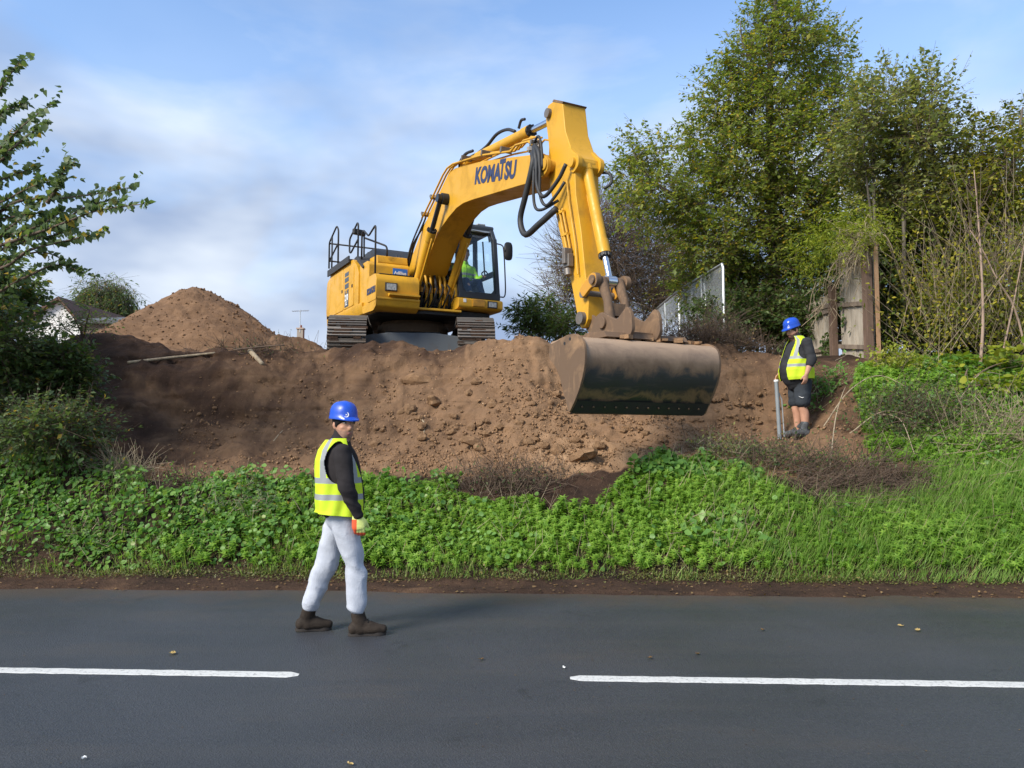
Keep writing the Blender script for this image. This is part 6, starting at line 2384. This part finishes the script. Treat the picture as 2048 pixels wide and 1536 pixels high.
# ---- dead twig tangles and brambles on the bank
def tangle(name, label, cx, cv, rx, rv, n, L, mat, leaves=0, leaf_m='leaf_dark', h=.2, lean=(0, -.3, .35), leaf=.05, tilt=.6):
    x = cx + rng.normal(0, rx * .5, n)
    v = cv + rng.normal(0, rv * .5, n)
    y = v - SK * x
    P = np.c_[x, y, gz(x, y) + rng.uniform(-.02, h, n)]
    D = rand_dirs(n) * tilt + np.array(lean)
    ln = L * rng.uniform(.3, 1.2, n)
    b = Vector((cx, cv - SK * cx, ground_at(cx, cv - SK * cx)))
    root = empty(name, b)
    tag(root, label, 'brushwood' if not leaves else 'bush')
    o = link_mesh('stems', scatter_mesh('stems', TWIG_T, P - np.array(b), D, rand_dirs(n), np.c_[np.full(n, .007), ln, np.full(n, .007)]), M[mat], root)
    o['kind'] = 'stuff'
    if leaves:
        k = rng.integers(0, n, leaves)
        t = rng.random(leaves)
        Q = P[k] + unit(D[k]) * (ln[k] * t)[:, None] + rng.normal(0, .03, (leaves, 3))
        o = link_mesh('leaves', scatter_mesh('leaves', LEAF_OVAL, Q - np.array(b), rand_dirs(leaves), np.c_[rng.normal(0, .5, leaves), rng.normal(-.5, .4, leaves), np.ones(leaves)], leaf * rng.uniform(.5, 1.2, leaves)), M[leaf_m], root)
        o['kind'] = 'stuff'
    return root


tangle('dead_brushwood', 'grey-brown dead twigs on the bank lip below the soil mound', -.05, 9.62, .75, .28, 700, .32, 'twig', 260, 'leaf_dark', .14, leaf=.04)
tangle('dead_brushwood', 'dense heap of brown dead twigs below the standing man', 4.15, 9.62, .85, .42, 1500, .42, 'twig', 200, 'leaf_dark', .16, (.3, -.3, -.1), leaf=.035)
tangle('bramble', 'trailing bramble with small dark leaves at the standing man\'s feet', 3.55, 10.0, .9, .35, 500, .36, 'twig', 1500, 'leaf_dark', .2, leaf=.042)
tangle('bramble', 'dense green bramble mound on the bank under the timber fence', 5.5, 10.75, .8, .5, 600, .45, 'twig', 2300, 'leaf_dark', .3, leaf=.055)
tangle('bramble', 'straggling bramble with dry canes on the bank beside the grass', 6.4, 10.2, .8, .5, 420, .6, 'straw', 900, 'leaf_herb', .25, leaf=.055)
tangle('weeds', 'bright green weeds around the dry canes on the bank', 5.9, 10.05, .7, .38, 150, .2, 'straw', 1700, 'leaf_herb', .16, leaf=.05)
tangle('weeds', 'yellow-green weeds at the foot of the dry thicket', 6.0, 12.2, .5, .4, 120, .25, 'straw', 1300, 'leaf_lime', .25, leaf=.07)
tangle('weeds', 'dark green nettles on the cut edge below the timber post', 4.75, 12.1, .35, .4, 100, .25, 'straw', 520, 'leaf_round', .2, leaf=.075)
tangle('weeds', 'small pale weeds on the lip in front of the pole', 2.75, 10.1, .5, .18, 120, .22, 'straw', 620, 'leaf_silver', .2, leaf=.045)
tangle('dead_brushwood', 'tangle of torn roots and brown stems on the cut edge right of the bucket', 3.5, 13.45, 1.0, .35, 1300, .40, 'twig', 500, 'brown_leaf', .20, leaf=.05)
tangle('bramble', 'leafy bramble climbing in front of the wire fence panels', 3.75, 14.0, .35, .35, 300, .55, 'twig', 800, 'leaf_dark', .6, leaf=.07)
tangle('dead_brushwood', 'loose roots at the rim beside the excavator track', -4.4, 13.2, .9, .4, 300, .35, 'twig', 120, 'leaf_dark', .08, leaf=.04)
tangle('dead_brushwood', 'grey dead stalks on the lip at the edge of the ivy bush', -5.05, 9.85, .35, .22, 260, .4, 'straw', 160, 'leaf_left', .15, leaf=.04)
tangle('weeds', 'dead weeds hanging over the lip of the cutting behind the walking man', -4.2, 9.62, .4, .15, 200, .25, 'twig', 240, 'leaf_round', .08, leaf=.04)

tangle('weeds', 'grey-green weeds in the round-leaved plants behind the walking man', -3.2, 9.15, .5, .3, 60, .2, 'straw', 900, 'leaf_left', .2, leaf=.04)
tangle('weeds', 'dark patch of small weeds low on the bank left of the walking man', -4.9, 8.75, .5, .25, 60, .18, 'straw', 700, 'leaf_dark', .14, leaf=.035)
tangle('weeds', 'broad dock leaves standing in the grass below the bucket', 2.2, 8.8, .5, .2, 30, .2, 'straw', 70, 'leaf_round', .18, leaf=.13)
# dead stalks standing in the green
x, y, v = surf(900, -9, 9, 8.45, 10.2)
k = v < lip(x)
x, y = x[k], y[k]
n = len(x)
o = link_mesh('dead_stalks', scatter_mesh('dead_stalks', TWIG_T, np.c_[x, y, gz(x, y)], np.c_[rng.normal(.1, .45, n), rng.normal(-.2, .4, n), np.ones(n)], rand_dirs(n), np.c_[np.full(n, .006), rng.uniform(.12, .38, n), np.full(n, .006)]), M['straw'])
tag(o, 'thin dead stalks standing among the green plants of the bank', 'dead stalks', kind='stuff')

# ---- dry thicket of straw-coloured stems at the far right
def thicket():
    b = Vector((7.6, 12.2, ground_at(7.6, 12.2)))
    root = empty('dry_thicket', b)
    tag(root, 'tall thicket of dry straw-coloured stems with a few yellow leaves', 'thicket')
    n = 460
    x = rng.normal(8.0, .75, n); y = rng.normal(12.7, .6, n)
    x = np.where(x < 6.2, 6.2 + rng.random(n) * 1.4, x)
    z = gz(x, y)
    D = np.c_[rng.normal(-.15, .55, n), rng.normal(-.05, .4, n), np.ones(n)]
    ln = rng.uniform(.4, 1.9, n)
    P = np.c_[x, y, z + rng.uniform(0, 1.7, n) * np.clip((x - 6.0) / 1.5, 0, 1)]
    o = link_mesh('stems', scatter_mesh('stems', TWIG_T, P - np.array(b), D, rand_dirs(n), np.c_[np.full(n, .009), ln, np.full(n, .009)]), M['straw'], root)
    o['kind'] = 'stuff'
    m = 9000
    k = rng.integers(0, n, m)
    Q = P[k] + unit(D[k]) * (ln[k] * rng.random(m))[:, None] + rng.normal(0, .12, (m, 3))
    o = link_mesh('leaves', scatter_mesh('leaves', LEAF_OVAL, Q - np.array(b), rand_dirs(m), np.c_[rng.normal(0, .5, m), rng.normal(-.5, .4, m), np.ones(m)], rng.uniform(.04, .09, m)), M['leaf_yellow'], root)
    o['kind'] = 'stuff'


thicket()
# slim trees standing in front of the thicket
for pts, r0, lab in (([(1960, 758), (1966, 640), (1962, 520), (1955, 420), (1948, 340)], .026, 'slim straight pink-barked sapling at the edge of the dry thicket'),
                     ([(2062, 740), (2030, 620), (1995, 560), (1965, 500), (1940, 460)], .018, 'thin leaning sapling crossing the dry thicket'),
                     ([(1996, 745), (2020, 640), (2036, 560), (2050, 480)], .018, 'pale grey sapling trunk leaning outward from the dry thicket')):
    Y = 11.6
    pp = [at(a, b, Y) for a, b in pts]
    b0 = Vector((pp[0].x, Y, ground_at(pp[0].x, Y) - .05))
    root = empty('sapling', b0)
    tag(root, lab, 'sapling')
    pth = spline([b0] + pp[1:], 5)
    m = MB()
    m.tube([p - b0 for p in pth], list(np.linspace(r0, .006, len(pth))), 8)
    m.build('trunk', bark('sapling_bark', (.22, .15, .11), (.40, .29, .22), 14), root, smooth=0)
    tw = MB()
    for k in range(14):
        p = pth[random.randrange(8, len(pth))] - b0
        d = Vector((random.uniform(-.6, .6), random.uniform(-.3, .3), random.uniform(.3, .9)))
        tw.tube([p, p + d * .3, p + d * .6 + Vector((0, 0, .1))], [.006, .004, .002], 5)
    tw.build('twigs', M['twig'], root)['kind'] = 'stuff'

# low yellow-green leaf sprays at the right edge
bush('yellow_bramble', 'large pale yellow-green leaves at the foot of the pink-barked sapling', 'bush', [(1960, 770, 40, 14), (2010, 770, 40, 22), (2030, 790, 30, 16), (1940, 735, 26, 22), (2030, 720, 30, 40)], 11.2, 90, .085, 'leaf_lime', LEAF_ROUND, .25, 5)
# ------------------------------------------------------------------ clods, litter, fences, far buildings
def clod_mesh(seed, flat=.75):
    r = np.random.default_rng(seed)
    bm = bmesh.new()
    bmesh.ops.create_icosphere(bm, subdivisions=2, radius=1.0)
    for v in bm.verts:
        c = v.co
        cc = mnoise.cell_vector(c * 1.3 + Vector((seed * 2.7, 0, 0)))
        k = 1 + .30 * mnoise.noise(c * 1.4 + Vector((seed * 3.1, 0, 0))) + .26 * mnoise.noise(c * 3.1 + Vector((0, seed, 0))) + .12 * (cc.x - .5)
        v.co = Vector((c.x * k, c.y * k * .85, c.z * k * flat))
    me = bpy.data.meshes.new('soil_clod')
    bm.to_mesh(me)
    bm.free()
    me.materials.append(M['clod'])
    return me


clods = [clod_mesh(s, .6 + .05 * s) for s in range(6)]


def place_clod(px, py, s, Yg=None, label=None, k=None, group=None, name='soil_clod', sq=(1, 1, 1)):
    """walk the view ray down to the bank"""
    a = at(px, py, 1.0) - Vector((0, 0, CAM_H))
    ys_ = np.arange(8.8, 15, .02)
    xs_ = a.x * ys_
    zs_ = CAM_H + a.z * ys_
    g_ = gz(xs_, ys_)
    hit = np.argmax(g_ >= zs_)
    if g_[hit] < zs_[hit]: return None
    o = bpy.data.objects.new(name, clods[random.randrange(6) if k is None else k])
    col.objects.link(o)
    o.location = (xs_[hit], ys_[hit], g_[hit] + s * .18)
    o.rotation_euler = (random.uniform(-.4, .4), random.uniform(-.4, .4), random.uniform(0, 6.3))
    o.scale = (s * sq[0], s * sq[1], s * sq[2])
    return tag(o, label or 'loose lump of brown soil lying on the dug slope', 'soil clod', group if label is None else None)


for a in ((870, 812, .19, 'large pale block of soil on the slope above the walking man\'s helmet', (1.3, .8, .6)), (832, 765, .20, 'broad half-buried block of soil high on the slope below the tracks', (1.2, .8, .8)), (948, 890, .17, 'wide pale clod at the foot of the slope', (1.3, .8, .65)),
          (1165, 917, .19, 'pale orange stone-like clod at the grass edge below the bucket', (1.35, .8, .6)), (820, 822, .12, 'rounded reddish clod next to the large pale block of soil', (1, 1, .9)), (1115, 905, .10, 'upright clod left of the pale orange one', (1, 1, 1.1)), (1060, 818, .0, None, None)):
    if a[2]: place_clod(a[0], a[1], a[2], label=a[3], sq=a[4])
GRP = 'loose soil clods on the dug slope'
for k in range(150):
    px = random.gauss(1010, 210)
    py = random.triangular(740, 925, 880)
    if px < 740 or px > 1560: continue
    place_clod(px, py, random.choice((.03, .035, .04, .045, .05, .06, .08)), group=GRP)
for k in range(36):
    place_clod(random.uniform(1380, 1560), random.uniform(790, 865), random.uniform(.03, .06), group=GRP)
for k in range(26):
    place_clod(random.uniform(330, 720), random.uniform(800, 925), random.uniform(.02, .045), group=GRP)


def crumbs():
    r = rng
    n = 70000
    x = r.uniform(-5.2, 5.0, n); v = r.uniform(9.75, 13.2, n)
    y = v - SK * x
    d = np.interp(x, [-5.2, -3.5, -1.5, -.3, 1.2, 3.2, 5.0], [.40, .42, .6, 1, 1, .8, .5])
    d = d * np.interp(v, [9.75, 10.3, 11.4, 12.3, 13.2], [.8, 1, 1, .55, .25])
    d = d * np.clip(.55 + 1.1 * fbm(x * 1.6, v * 1.6, 3, 101), .05, 1.2)
    ok = r.random(n) < d
    x, y = x[ok], y[ok]
    n = len(x)
    T = np.array([(0, 0, 1), (.9, 0, .2), (.1, .85, .25), (-.8, .2, .2), (-.1, -.9, .2), (.5, .5, -.6), (-.5, -.4, -.6), (0, 0, -.8)], float)
    Fc = np.array([(0, 1, 2), (0, 2, 3), (0, 3, 4), (0, 4, 1), (1, 5, 2), (2, 5, 3), (3, 6, 4), (4, 6, 1), (5, 7, 3), (3, 7, 6), (6, 7, 1), (1, 7, 5)])
    s = .005 + .026 * r.random(n) ** 4.5
    sc = np.c_[s * r.uniform(.8, 1.5, n), s * r.uniform(.7, 1.2, n), s * r.uniform(.4, .85, n)]
    P = np.c_[x, y, gz(x, y) + s * .35]
    o = link_mesh('soil_crumbs', scatter_mesh('soil_crumbs', (T, Fc), P, rand_dirs(n), rand_dirs(n), sc), M['clod'])
    tag(o, 'small loose crumbs of soil strewn over the dug slope', 'soil crumbs', kind='stuff')
    # on the spoil heap
    n = 4500
    hx, hy = at(391, 600, 18.2).x, 18.2
    a = r.uniform(0, 2 * np.pi, n); rr = 3.7 * np.sqrt(r.random(n))
    X = hx + rr * np.cos(a) * 1.06; Y = hy + rr * np.sin(a)
    prof = 2.10 + .26 - .75 * np.sqrt(rr ** 2 + .13)
    prof = np.where(prof < .3, .3 * np.exp((prof - .3) / .45), prof)
    Z = 2.95 + prof + .16 * fbm(X * .8, Y * .8, 3, 77) * np.clip(rr, 0, 1) + .07 * np.abs(fbm(X * 2.4, Y * 2.4, 4, 78)) + .025 * fbm(X * 8, Y * 8, 3, 79)
    s = .008 + .035 * r.random(n) ** 5
    o = link_mesh('heap_crumbs', scatter_mesh('heap_crumbs', (T, Fc), np.c_[X, Y, Z + s * .3], rand_dirs(n), rand_dirs(n), np.c_[s * 1.3, s, s * .8]), M['heap'])
    tag(o, 'lumps of soil lying over the tall spoil heap', 'soil crumbs', kind='stuff')


crumbs()


# branches and roots on the dug ground
def on_bank(px, py):
    a = at(px, py, 1.0) - Vector((0, 0, CAM_H))
    ys_ = np.arange(8.8, 19, .02)
    g_ = gz(a.x * ys_, ys_)
    z_ = CAM_H + a.z * ys_
    h = np.argmax(g_ >= z_)
    if g_[h] < z_[h]: h = 200
    return Vector((a.x * ys_[h], ys_[h], g_[h]))


for pts, r0, r1, mt, nm, lab in (
    ([(255, 728), (330, 720), (385, 713), (430, 708)], .028, .018, 'straw', 'branch', 'long pale branch lying along the dark rim of the cutting'),
    ([(500, 705), (512, 718), (525, 732)], .045, .035, 'straw', 'log', 'short pale log end poking out of the rim'),
    ([(842, 838), (849, 850), (848, 868)], .014, .008, 'straw', 'root', 'curled pale root on the slope beside the walking man\'s head'),
    ([(546, 885), (558, 872), (566, 862)], .012, .008, 'straw', 'stick', 'short stick standing out of the dark slope'),
    ([(850, 735), (858, 755), (862, 772)], .010, .006, 'twig', 'root', 'thin dark root hanging below the excavator tracks'),
    ([(468, 700), (520, 694), (570, 690)], .018, .010, 'twig', 'root', 'thin brown root at the rim in front of the spoil heap'),
    ([(1130, 700), (1150, 706), (1168, 703)], .008, .004, 'twig', 'root', 'dark root fibre on the mound beside the bucket')):
    P = []
    for q in pts:
        w = on_bank(*q)
        P.append(w + Vector((0, 0, r0 * .6)))
    ym = sum(p.y for p in P) / len(P)
    if max(p.y for p in P) - min(p.y for p in P) > .8: P = [at(q[0], q[1], min(ym, 13.0)) for q in pts]
    m = MB()
    sp_ = spline(P, 6)
    m.tube(sp_, list(np.linspace(r0, r1, len(sp_))), 8)
    tag(m.build(nm, M[mt], smooth=0), lab, nm)

# dry canes fallen over the right bank
for k, (pts, lab) in enumerate((
    ([(1648, 870), (1700, 820), (1760, 790), (1830, 800)], 'long dry cane arching over the brambles under the fence'),
    ([(1660, 960), (1672, 880), (1685, 830), (1692, 790)], 'forked dry stalk standing over the dead twig heap'),
    ([(1700, 885), (1770, 865), (1850, 862)], 'bent dry cane lying across the weeds on the bank'),
    ([(1900, 850), (1960, 790), (2020, 770)], 'pale dry cane rising towards the sapling'),
    ([(1930, 800), (1965, 850), (2000, 910)], 'dry cane sloping down towards the long grass'),
    ([(1740, 845), (1800, 880), (1830, 930)], 'thin dry cane bending down beside the bramble'))):
    P = []
    for q in pts:
        w = on_bank(*q)
        P.append(w)
    P = [Vector((p.x, p.y, p.z + .12 + .16 * (0 < i < len(P) - 1))) for i, p in enumerate(P)]
    m = MB()
    sp_ = spline(P, 6)
    m.tube(sp_, list(np.linspace(.010, .004, len(sp_))), 6)
    tag(m.build('dry_cane', M['straw'], smooth=0), lab, 'cane')

# rubbish
w = on_bank(180, 836)
m = MB()
m.box(w + Vector((0, -.02, .03)), (.07, .03, .07), rz=.5)
tag(m.build('plastic_scrap', M['white'], bevel=.01), 'small white scrap of plastic under the ivy bush', 'scrap')

# ---- wire fence panels
def wire_panel(a, b, h, label, lean=0.0):
    """tubular frame with a wire mesh, standing from a to b"""
    a, b = Vector(a), Vector(b)
    root = empty('wire_fence_panel', a)
    tag(root, label, 'fence panel', 'wire fence panels')
    d = b - a
    up = Vector((0, lean, h))
    m = MB()
    m.tube([Vector((0, 0, 0)), up * .96, up + d * .02, up + d * .98, d + up * .96, d], .028, 8)
    m.tube([d * .5, d * .5 + up], .016, 8)
    m.tube([up * .12, up * .12 + d], .016, 8)
    m.build('frame', M['galv'], root, smooth=40)
    w = MB()
    n = int(d.length / .06)
    for k in range(1, n): w.tube([d * (k / n) + up * .05, d * (k / n) + up * .98], .0035, 3, cap=False)
    k2 = int(h / .14)
    for k in range(1, k2): w.tube([up * (k / k2), up * (k / k2) + d], .0035, 3, cap=False)
    o = w.build('wire_mesh', M['galv'], root, smooth=None)
    o['kind'] = 'stuff'
    return root


def pan(px0, py0, Y0, px1, py1, Y1, h, label, lean=0):
    a, b = at(px0, py0, Y0), at(px1, py1, Y1)
    a.z -= h; b.z -= h
    wire_panel(a, b, h, label, lean)


pan(1446, 527, 14.6, 1366, 575, 17.4, 2.0, 'nearest wire fence panel, the one reaching highest')
pan(1360, 578, 17.6, 1308, 622, 20.6, 2.0, 'middle wire fence panel leaning behind the nearest one', .15)
pan(1306, 624, 20.7, 1284, 640, 23.5, 2.0, 'farthest wire fence panel next to the bucket coupler')
pan(1412, 565, 16.0, 1362, 590, 17.6, 1.9, 'wire fence panel doubled up behind the nearest one', .1)

# ---- timber fence
def timber_fence():
    root = empty('timber_fence', (at(1745, 700, 12.6).x, 12.6, 2.7))
    tag(root, 'weathered timber board fence overgrown with ivy', 'fence')
    b = root.location.copy()
    # near end at px 1700-1765, running back to the left
    p0 = at(1752, 700, 12.7); p1 = at(1562, 640, 16.4)
    d = Vector((p1.x - p0.x, p1.y - p0.y, 0))
    L = d.length
    u = d / L
    nrm = Vector((-u.y, u.x, 0))
    if nrm.y > 0: nrm = -nrm
    def base(t): 
        q = p0 + u * t
        return Vector((q.x, q.y, ground_at(q.x, q.y) - .05))
    # each bay: boards and rails
    t = .0
    bays = [(0.0, 1.18, 1.95, 2.95), (1.24, 2.75, 1.25, 2.6), (2.85, 4.1, 1.15, 2.6)]
    for bi, (t0, t1, hgt, _) in enumerate(bays):
        x = t0 + .02
        while x < t1 - .05:
            w = random.uniform(.105, .135)
            q = base(x + w / 2)
            hh = hgt + random.uniform(-.05, .04)
            m = MB()
            M3 = Matrix((u, nrm, Vector((0, 0, 1)))).transposed()
            tl = Matrix.Rotation(random.uniform(-.012, .012), 3, 'X')
            m.box(q - b + Vector((0, 0, hh / 2)) + nrm * random.uniform(-.008, .008), (w, .018, hh), M=M3 @ tl)
            m.build('board', M['timber_pale'], root, smooth=None)
            x += w + random.uniform(.002, .012)
        for hz in (.25, .95 if hgt < 1.5 else 1.0, hgt - .2):
            m = MB()
            m.bar(base(t0) - b + Vector((0, 0, hz)) + nrm * .035, base(t1) - b + Vector((0, 0, hz)) + nrm * .035, .04, .075)
            m.build('rail', M['timber'], root, smooth=None)
    for t, hh, w, mt in ((.02, 1.78, .14, 'timber_brown'), (1.21, 1.35, .12, 'timber_brown'), (2.80, 1.45, .11, 'timber'), (4.12, 1.35, .11, 'timber')):
        q = base(t)
        m = MB()
        M3 = Matrix((u, nrm, Vector((0, 0, 1)))).transposed()
        m.box(q - b + Vector((0, 0, hh / 2)) + nrm * .11, (w, .11, hh), M=M3)
        m.build('post', M[mt], root, smooth=None, bevel=.006)
    # end boards seen edge-on
    q = base(-.05)
    m = MB()
    m.box(q - b + Vector((0, 0, 1.0)) - nrm * .02, (.028, .06, 2.0), M=Matrix((u, nrm, Vector((0, 0, 1)))).transposed())
    m.build('end_board', M['timber_fresh'], root, smooth=None)
    m = MB()
    m.box(base(.08) - b + Vector((0, 0, 1.97)) + nrm * .02, (.30, .18, .06), M=Matrix((u, nrm, Vector((0, 0, 1)))).transposed())
    m.build('cap_board', M['timber_brown'], root, smooth=None)
    return root, base, u, nrm


tf, fbase, fu, fn = timber_fence()
# ivy and dry vine on it
def fence_ivy():
    b = fbase(.4)
    root = empty('climbing_vine', b)
    tag(root, 'climbing vine with dry stems and lime leaves over the timber fence top', 'vine')
    m = MB()
    for k in range(230):
        t = random.triangular(-.45, 2.0, .3)
        p = fbase(max(0, t)) + Vector((0, 0, random.uniform(1.6, 2.35) if t < 1.0 else random.uniform(.9, 1.6))) + fn * random.uniform(.0, .18)
        q = p + Vector((random.uniform(-.45, .45), random.uniform(-.2, .2), random.uniform(-.65, .18)))
        c = (p + q) / 2 + Vector((random.uniform(-.15, .15), random.uniform(-.1, .1), random.uniform(-.05, .2)))
        m.tube([x - b for x in spline([p, c, q], 4)], random.uniform(.003, .008), 4)
    m.build('stems', M['straw'], root, smooth=0)['kind'] = 'stuff'
    cl = clump_px([(1660, 470, 56, 34), (1620, 500, 46, 30), (1700, 440, 56, 26), (1770, 470, 26, 34), (1740, 430, 40, 22), (1640, 540, 40, 18), (1700, 478, 40, 22, -.5), (1738, 458, 34, 18, -.5)], 12.9, .6)
    (P, D, L), lf = sprays([tuple(Vector(c) - b) for c, q in cl], [q for c, q in cl], 640, .3, 9, .065, -.1, .3, .3)
    link_mesh('leaves', scatter_mesh('leaves', LEAF_SLIM, *lf), M['leaf_lime'], root)['kind'] = 'stuff'
    n = 1500
    t = rng.uniform(.9, 3.2, n)
    Pn = np.array([tuple(fbase(a) + fn * .07) for a in t])
    Pn[:, 2] += rng.uniform(.1, 1.5, n) * (.5 + .5 * (rng.random(n) < .5))
    ok = vnoise(t * 2.5, Pn[:, 2] * 2.5, 9) > -.1
    Pn = Pn[ok]
    n = len(Pn)
    link_mesh('ivy_leaves', scatter_mesh('ivy_leaves', LEAF_HEART, Pn - np.array(b), np.c_[rng.normal(0, .5, n), rng.normal(-.3, .3, n), rng.normal(-.6, .4, n)], np.array([tuple(fn)] * n) + rng.normal(0, .4, (n, 3)), rng.uniform(.04, .08, n)), M['leaf_dark'], root)['kind'] = 'stuff'


fence_ivy()

# ---- houses beyond
def far_house():
    Y = 34.0
    a = at(55, 655, Y)
    b = at(160, 655, Y)
    root = empty('white_house', (a.x, Y, 2.6))
    tag(root, 'white rendered house gable showing through the young tree', 'house')
    w = b.x - a.x
    zt = at(120, 602, Y).z - 2.6
    ze = at(60, 650, Y).z - 2.6
    m = MB()
    m.prism([(-.4, 0), (w, 0), (w, ze), (w * .62, zt), (-.4, ze)], 0, 7.0)
    m.build('wall', plain('white_render', (.74, .73, .70), .9), root, smooth=None)
    rt = plain('brown_tiles', (.10, .055, .038), .9, bump=.3)
    for s, (x0, z0) in ((-1, (-.75, ze - .3)), (1, (w + .35, ze - .3))):
        m = MB()
        p = [(x0, z0), (w * .62, zt + .02), (w * .62, zt + .17), (x0, z0 + .15)]
        m.prism(p, -.25, 7.2)
        m.build('roof', rt, root, smooth=None)
    m = MB()
    m.bx(w * .30, w * .62, -.03, .05, ze * .55, ze * .9)
    wo = m.build('window', M['white'], root, smooth=None)
    m = MB()
    m.bx(w * .33, w * .59, -.045, -.032, ze * .58, ze * .87)
    m.build('pane', plain('dark_glass', (.03, .035, .04), .1), wo, smooth=None)


def shed():
    Y = 24.0
    a, b = at(168, 660, Y), at(250, 660, Y)
    root = empty('shed', (a.x, Y, 2.7))
    tag(root, 'grey shed with a low felt roof left of the spoil heap', 'shed')
    w = b.x - a.x
    zr = at(200, 622, Y).z - 2.7
    ze = at(200, 645, Y).z - 2.7
    for k in range(8):
        m = MB()
        z0 = ze * k / 8
        m.bx(0, w + .4, 0, .06 + .006 * (k % 2), z0, z0 + ze / 8 - .012)
        m.build('board', M['timber'], root, smooth=None)
    m = MB()
    m.bx(.03, w + .37, .07, 3.0, 0, ze)
    m.build('wall', M['timber'], root, smooth=None)
    m = MB()
    m.prism([(-.15, ze - .05), (-.15, ze + .06), (1.7, zr + .06), (3.2, ze + .06), (3.2, ze - .05), (1.7, zr - .06)], -.25, w + .65, axis='x')
    m.build('roof', plain('roof_felt', (.085, .092, .095), .9, bump=.3), root, smooth=None)


def chimney(px, py_top, py_bot, Y, wpx, label, aerial=False):
    t, b = at(px, py_top, Y), at(px, py_bot, Y)
    w = wpx * Y / FPX
    root = empty('chimney_stack', (t.x, Y, 2.6))
    tag(root, label, 'chimney')
    br = NT('brick_red')
    bt_ = br.n('ShaderNodeTexBrick')
    bt_.inputs['Color1'].default_value = (.26, .095, .05, 1)
    bt_.inputs['Color2'].default_value = (.20, .07, .04, 1)
    bt_.inputs['Mortar'].default_value = (.32, .27, .22, 1)
    bt_.inputs['Scale'].default_value = 4.5
    br.l(br.coord(), bt_.inputs[0])
    br.set(Base_Color=bt_.outputs[0], Roughness=.9)
    m = MB()
    m.bx(-w / 2, w / 2, 0, w, 0, t.z - 2.6)
    m.build('stack', br.mat, root, smooth=None)
    m = MB()
    m.bx(-w * .62, w * .62, -w * .12, w * 1.12, t.z - 2.6 - w * .18, t.z - 2.6 + w * .05)
    m.build('crown_course', plain('chimney_cap', (.42, .32, .25), .9), root, smooth=None)
    m = MB()
    m.tube([(0, w / 2, t.z - 2.6), (0, w / 2, t.z - 2.6 + w * .55)], [w * .24, w * .19], 14)
    m.build('chimney_pot', plain('clay_pot', (.32, .10, .05), .8), root)
    m = MB()
    m.prism([(-3.5, 0), (3.5, 0), (3.5, .6), (0, b.z - 2.6), (-3.5, .6)], w * .6, 6)
    m.build('roof', plain('far_roof', (.13, .06, .04), .9, bump=.3), root, smooth=None)
    if aerial:
        m = MB()
        z0 = t.z - 2.6
        m.tube([(0, 0, z0 - .3), (0, 0, z0 + 1.25)], .03, 6)
        m.tube([(-.55, 0, z0 + 1.15), (.6, 0, z0 + 1.22)], .02, 6)
        for k in range(8): m.tube([(-.5 + k * .14, -.22, z0 + 1.16), (-.5 + k * .14, .22, z0 + 1.16)], .012, 5)
        m.build('aerial', M['galv'], root)


far_house()
shed()
chimney(258, 622, 640, 46, 18, 'red brick chimney stack beside the willow tree')
chimney(600, 656, 672, 52, 12, 'far chimney stack with television aerial behind the soil bank', True)

# ---- leaves on the road
def fallen(px, py, s, label, mat):
    p = on_road(px, py)
    m = MB()
    pts = []
    for k in range(12):
        a = 2 * math.pi * k / 12
        rr = s * (.5 + .28 * abs(math.sin(a * 2.5)) + random.uniform(-.08, .08))
        pts.append((rr * math.cos(a) * 1.2, rr * math.sin(a) * .8, .010 + .012 * random.random()))
    m.add([(0, 0, .008)] + pts, [(0, 1 + k, 1 + (k + 1) % 12) for k in range(12)])
    o = m.build('fallen_leaf', mat, smooth=None)
    o.location = (p.x, p.y, road_z(p.x, p.y))
    o.rotation_euler = (0, 0, random.random() * 6)
    tag(o, label, 'leaf')


fallen(1835, 1262, .035, 'yellow fallen leaf on the road near the verge, right of the other yellow one', M['autumn'])
fallen(1802, 1253, .028, 'small yellow fallen leaf on the road next to a larger one', M['autumn'])
fallen(345, 1309, .040, 'pale yellow fallen leaf on the road above the centre line dash', M['autumn'])
fallen(168, 1520, .016, 'tiny pale scrap on the road in the bottom corner', M['white'])
fallen(1128, 1338, .014, 'tiny pale fleck on the road above the end of a centre line dash', M['white'])
fallen(1432, 1158, .045, 'large pale dry leaf at the foot of the grass', M['autumn'])
fallen(700, 1532, .02, 'tiny yellow-green leaf at the bottom edge of the road', M['autumn'])
for k, (px, py, lab) in enumerate(((1300, 1318, 'dark damp flake on the asphalt below the bucket'), (1395, 1310, 'dark damp flake on the asphalt, farther along'), (962, 1321, 'small dark flake on the road in front of the walking man'), (1525, 1262, 'dark twig fragment on the road below the grass'))):
    fallen(px, py, .025, lab, M['brown_leaf'])
# pale crumbs and grit strewn on the asphalt
n = 420
x, y, v = surf(n, -6, 6, 3.2, 7.7)
z = np.array([road_z(a, b) for a, b in zip(x, y)]) + .003
o = link_mesh('road_grit', scatter_mesh('road_grit', LEAF_OVAL, np.c_[x, y, z], rand_dirs(n) * np.array([1, 1, .05]), np.tile((0, 0, 1.0), (n, 1)), rng.uniform(.004, .016, n)), M['brown_leaf'])
tag(o, 'grit and leaf crumbs scattered over the asphalt', 'grit', kind='stuff')
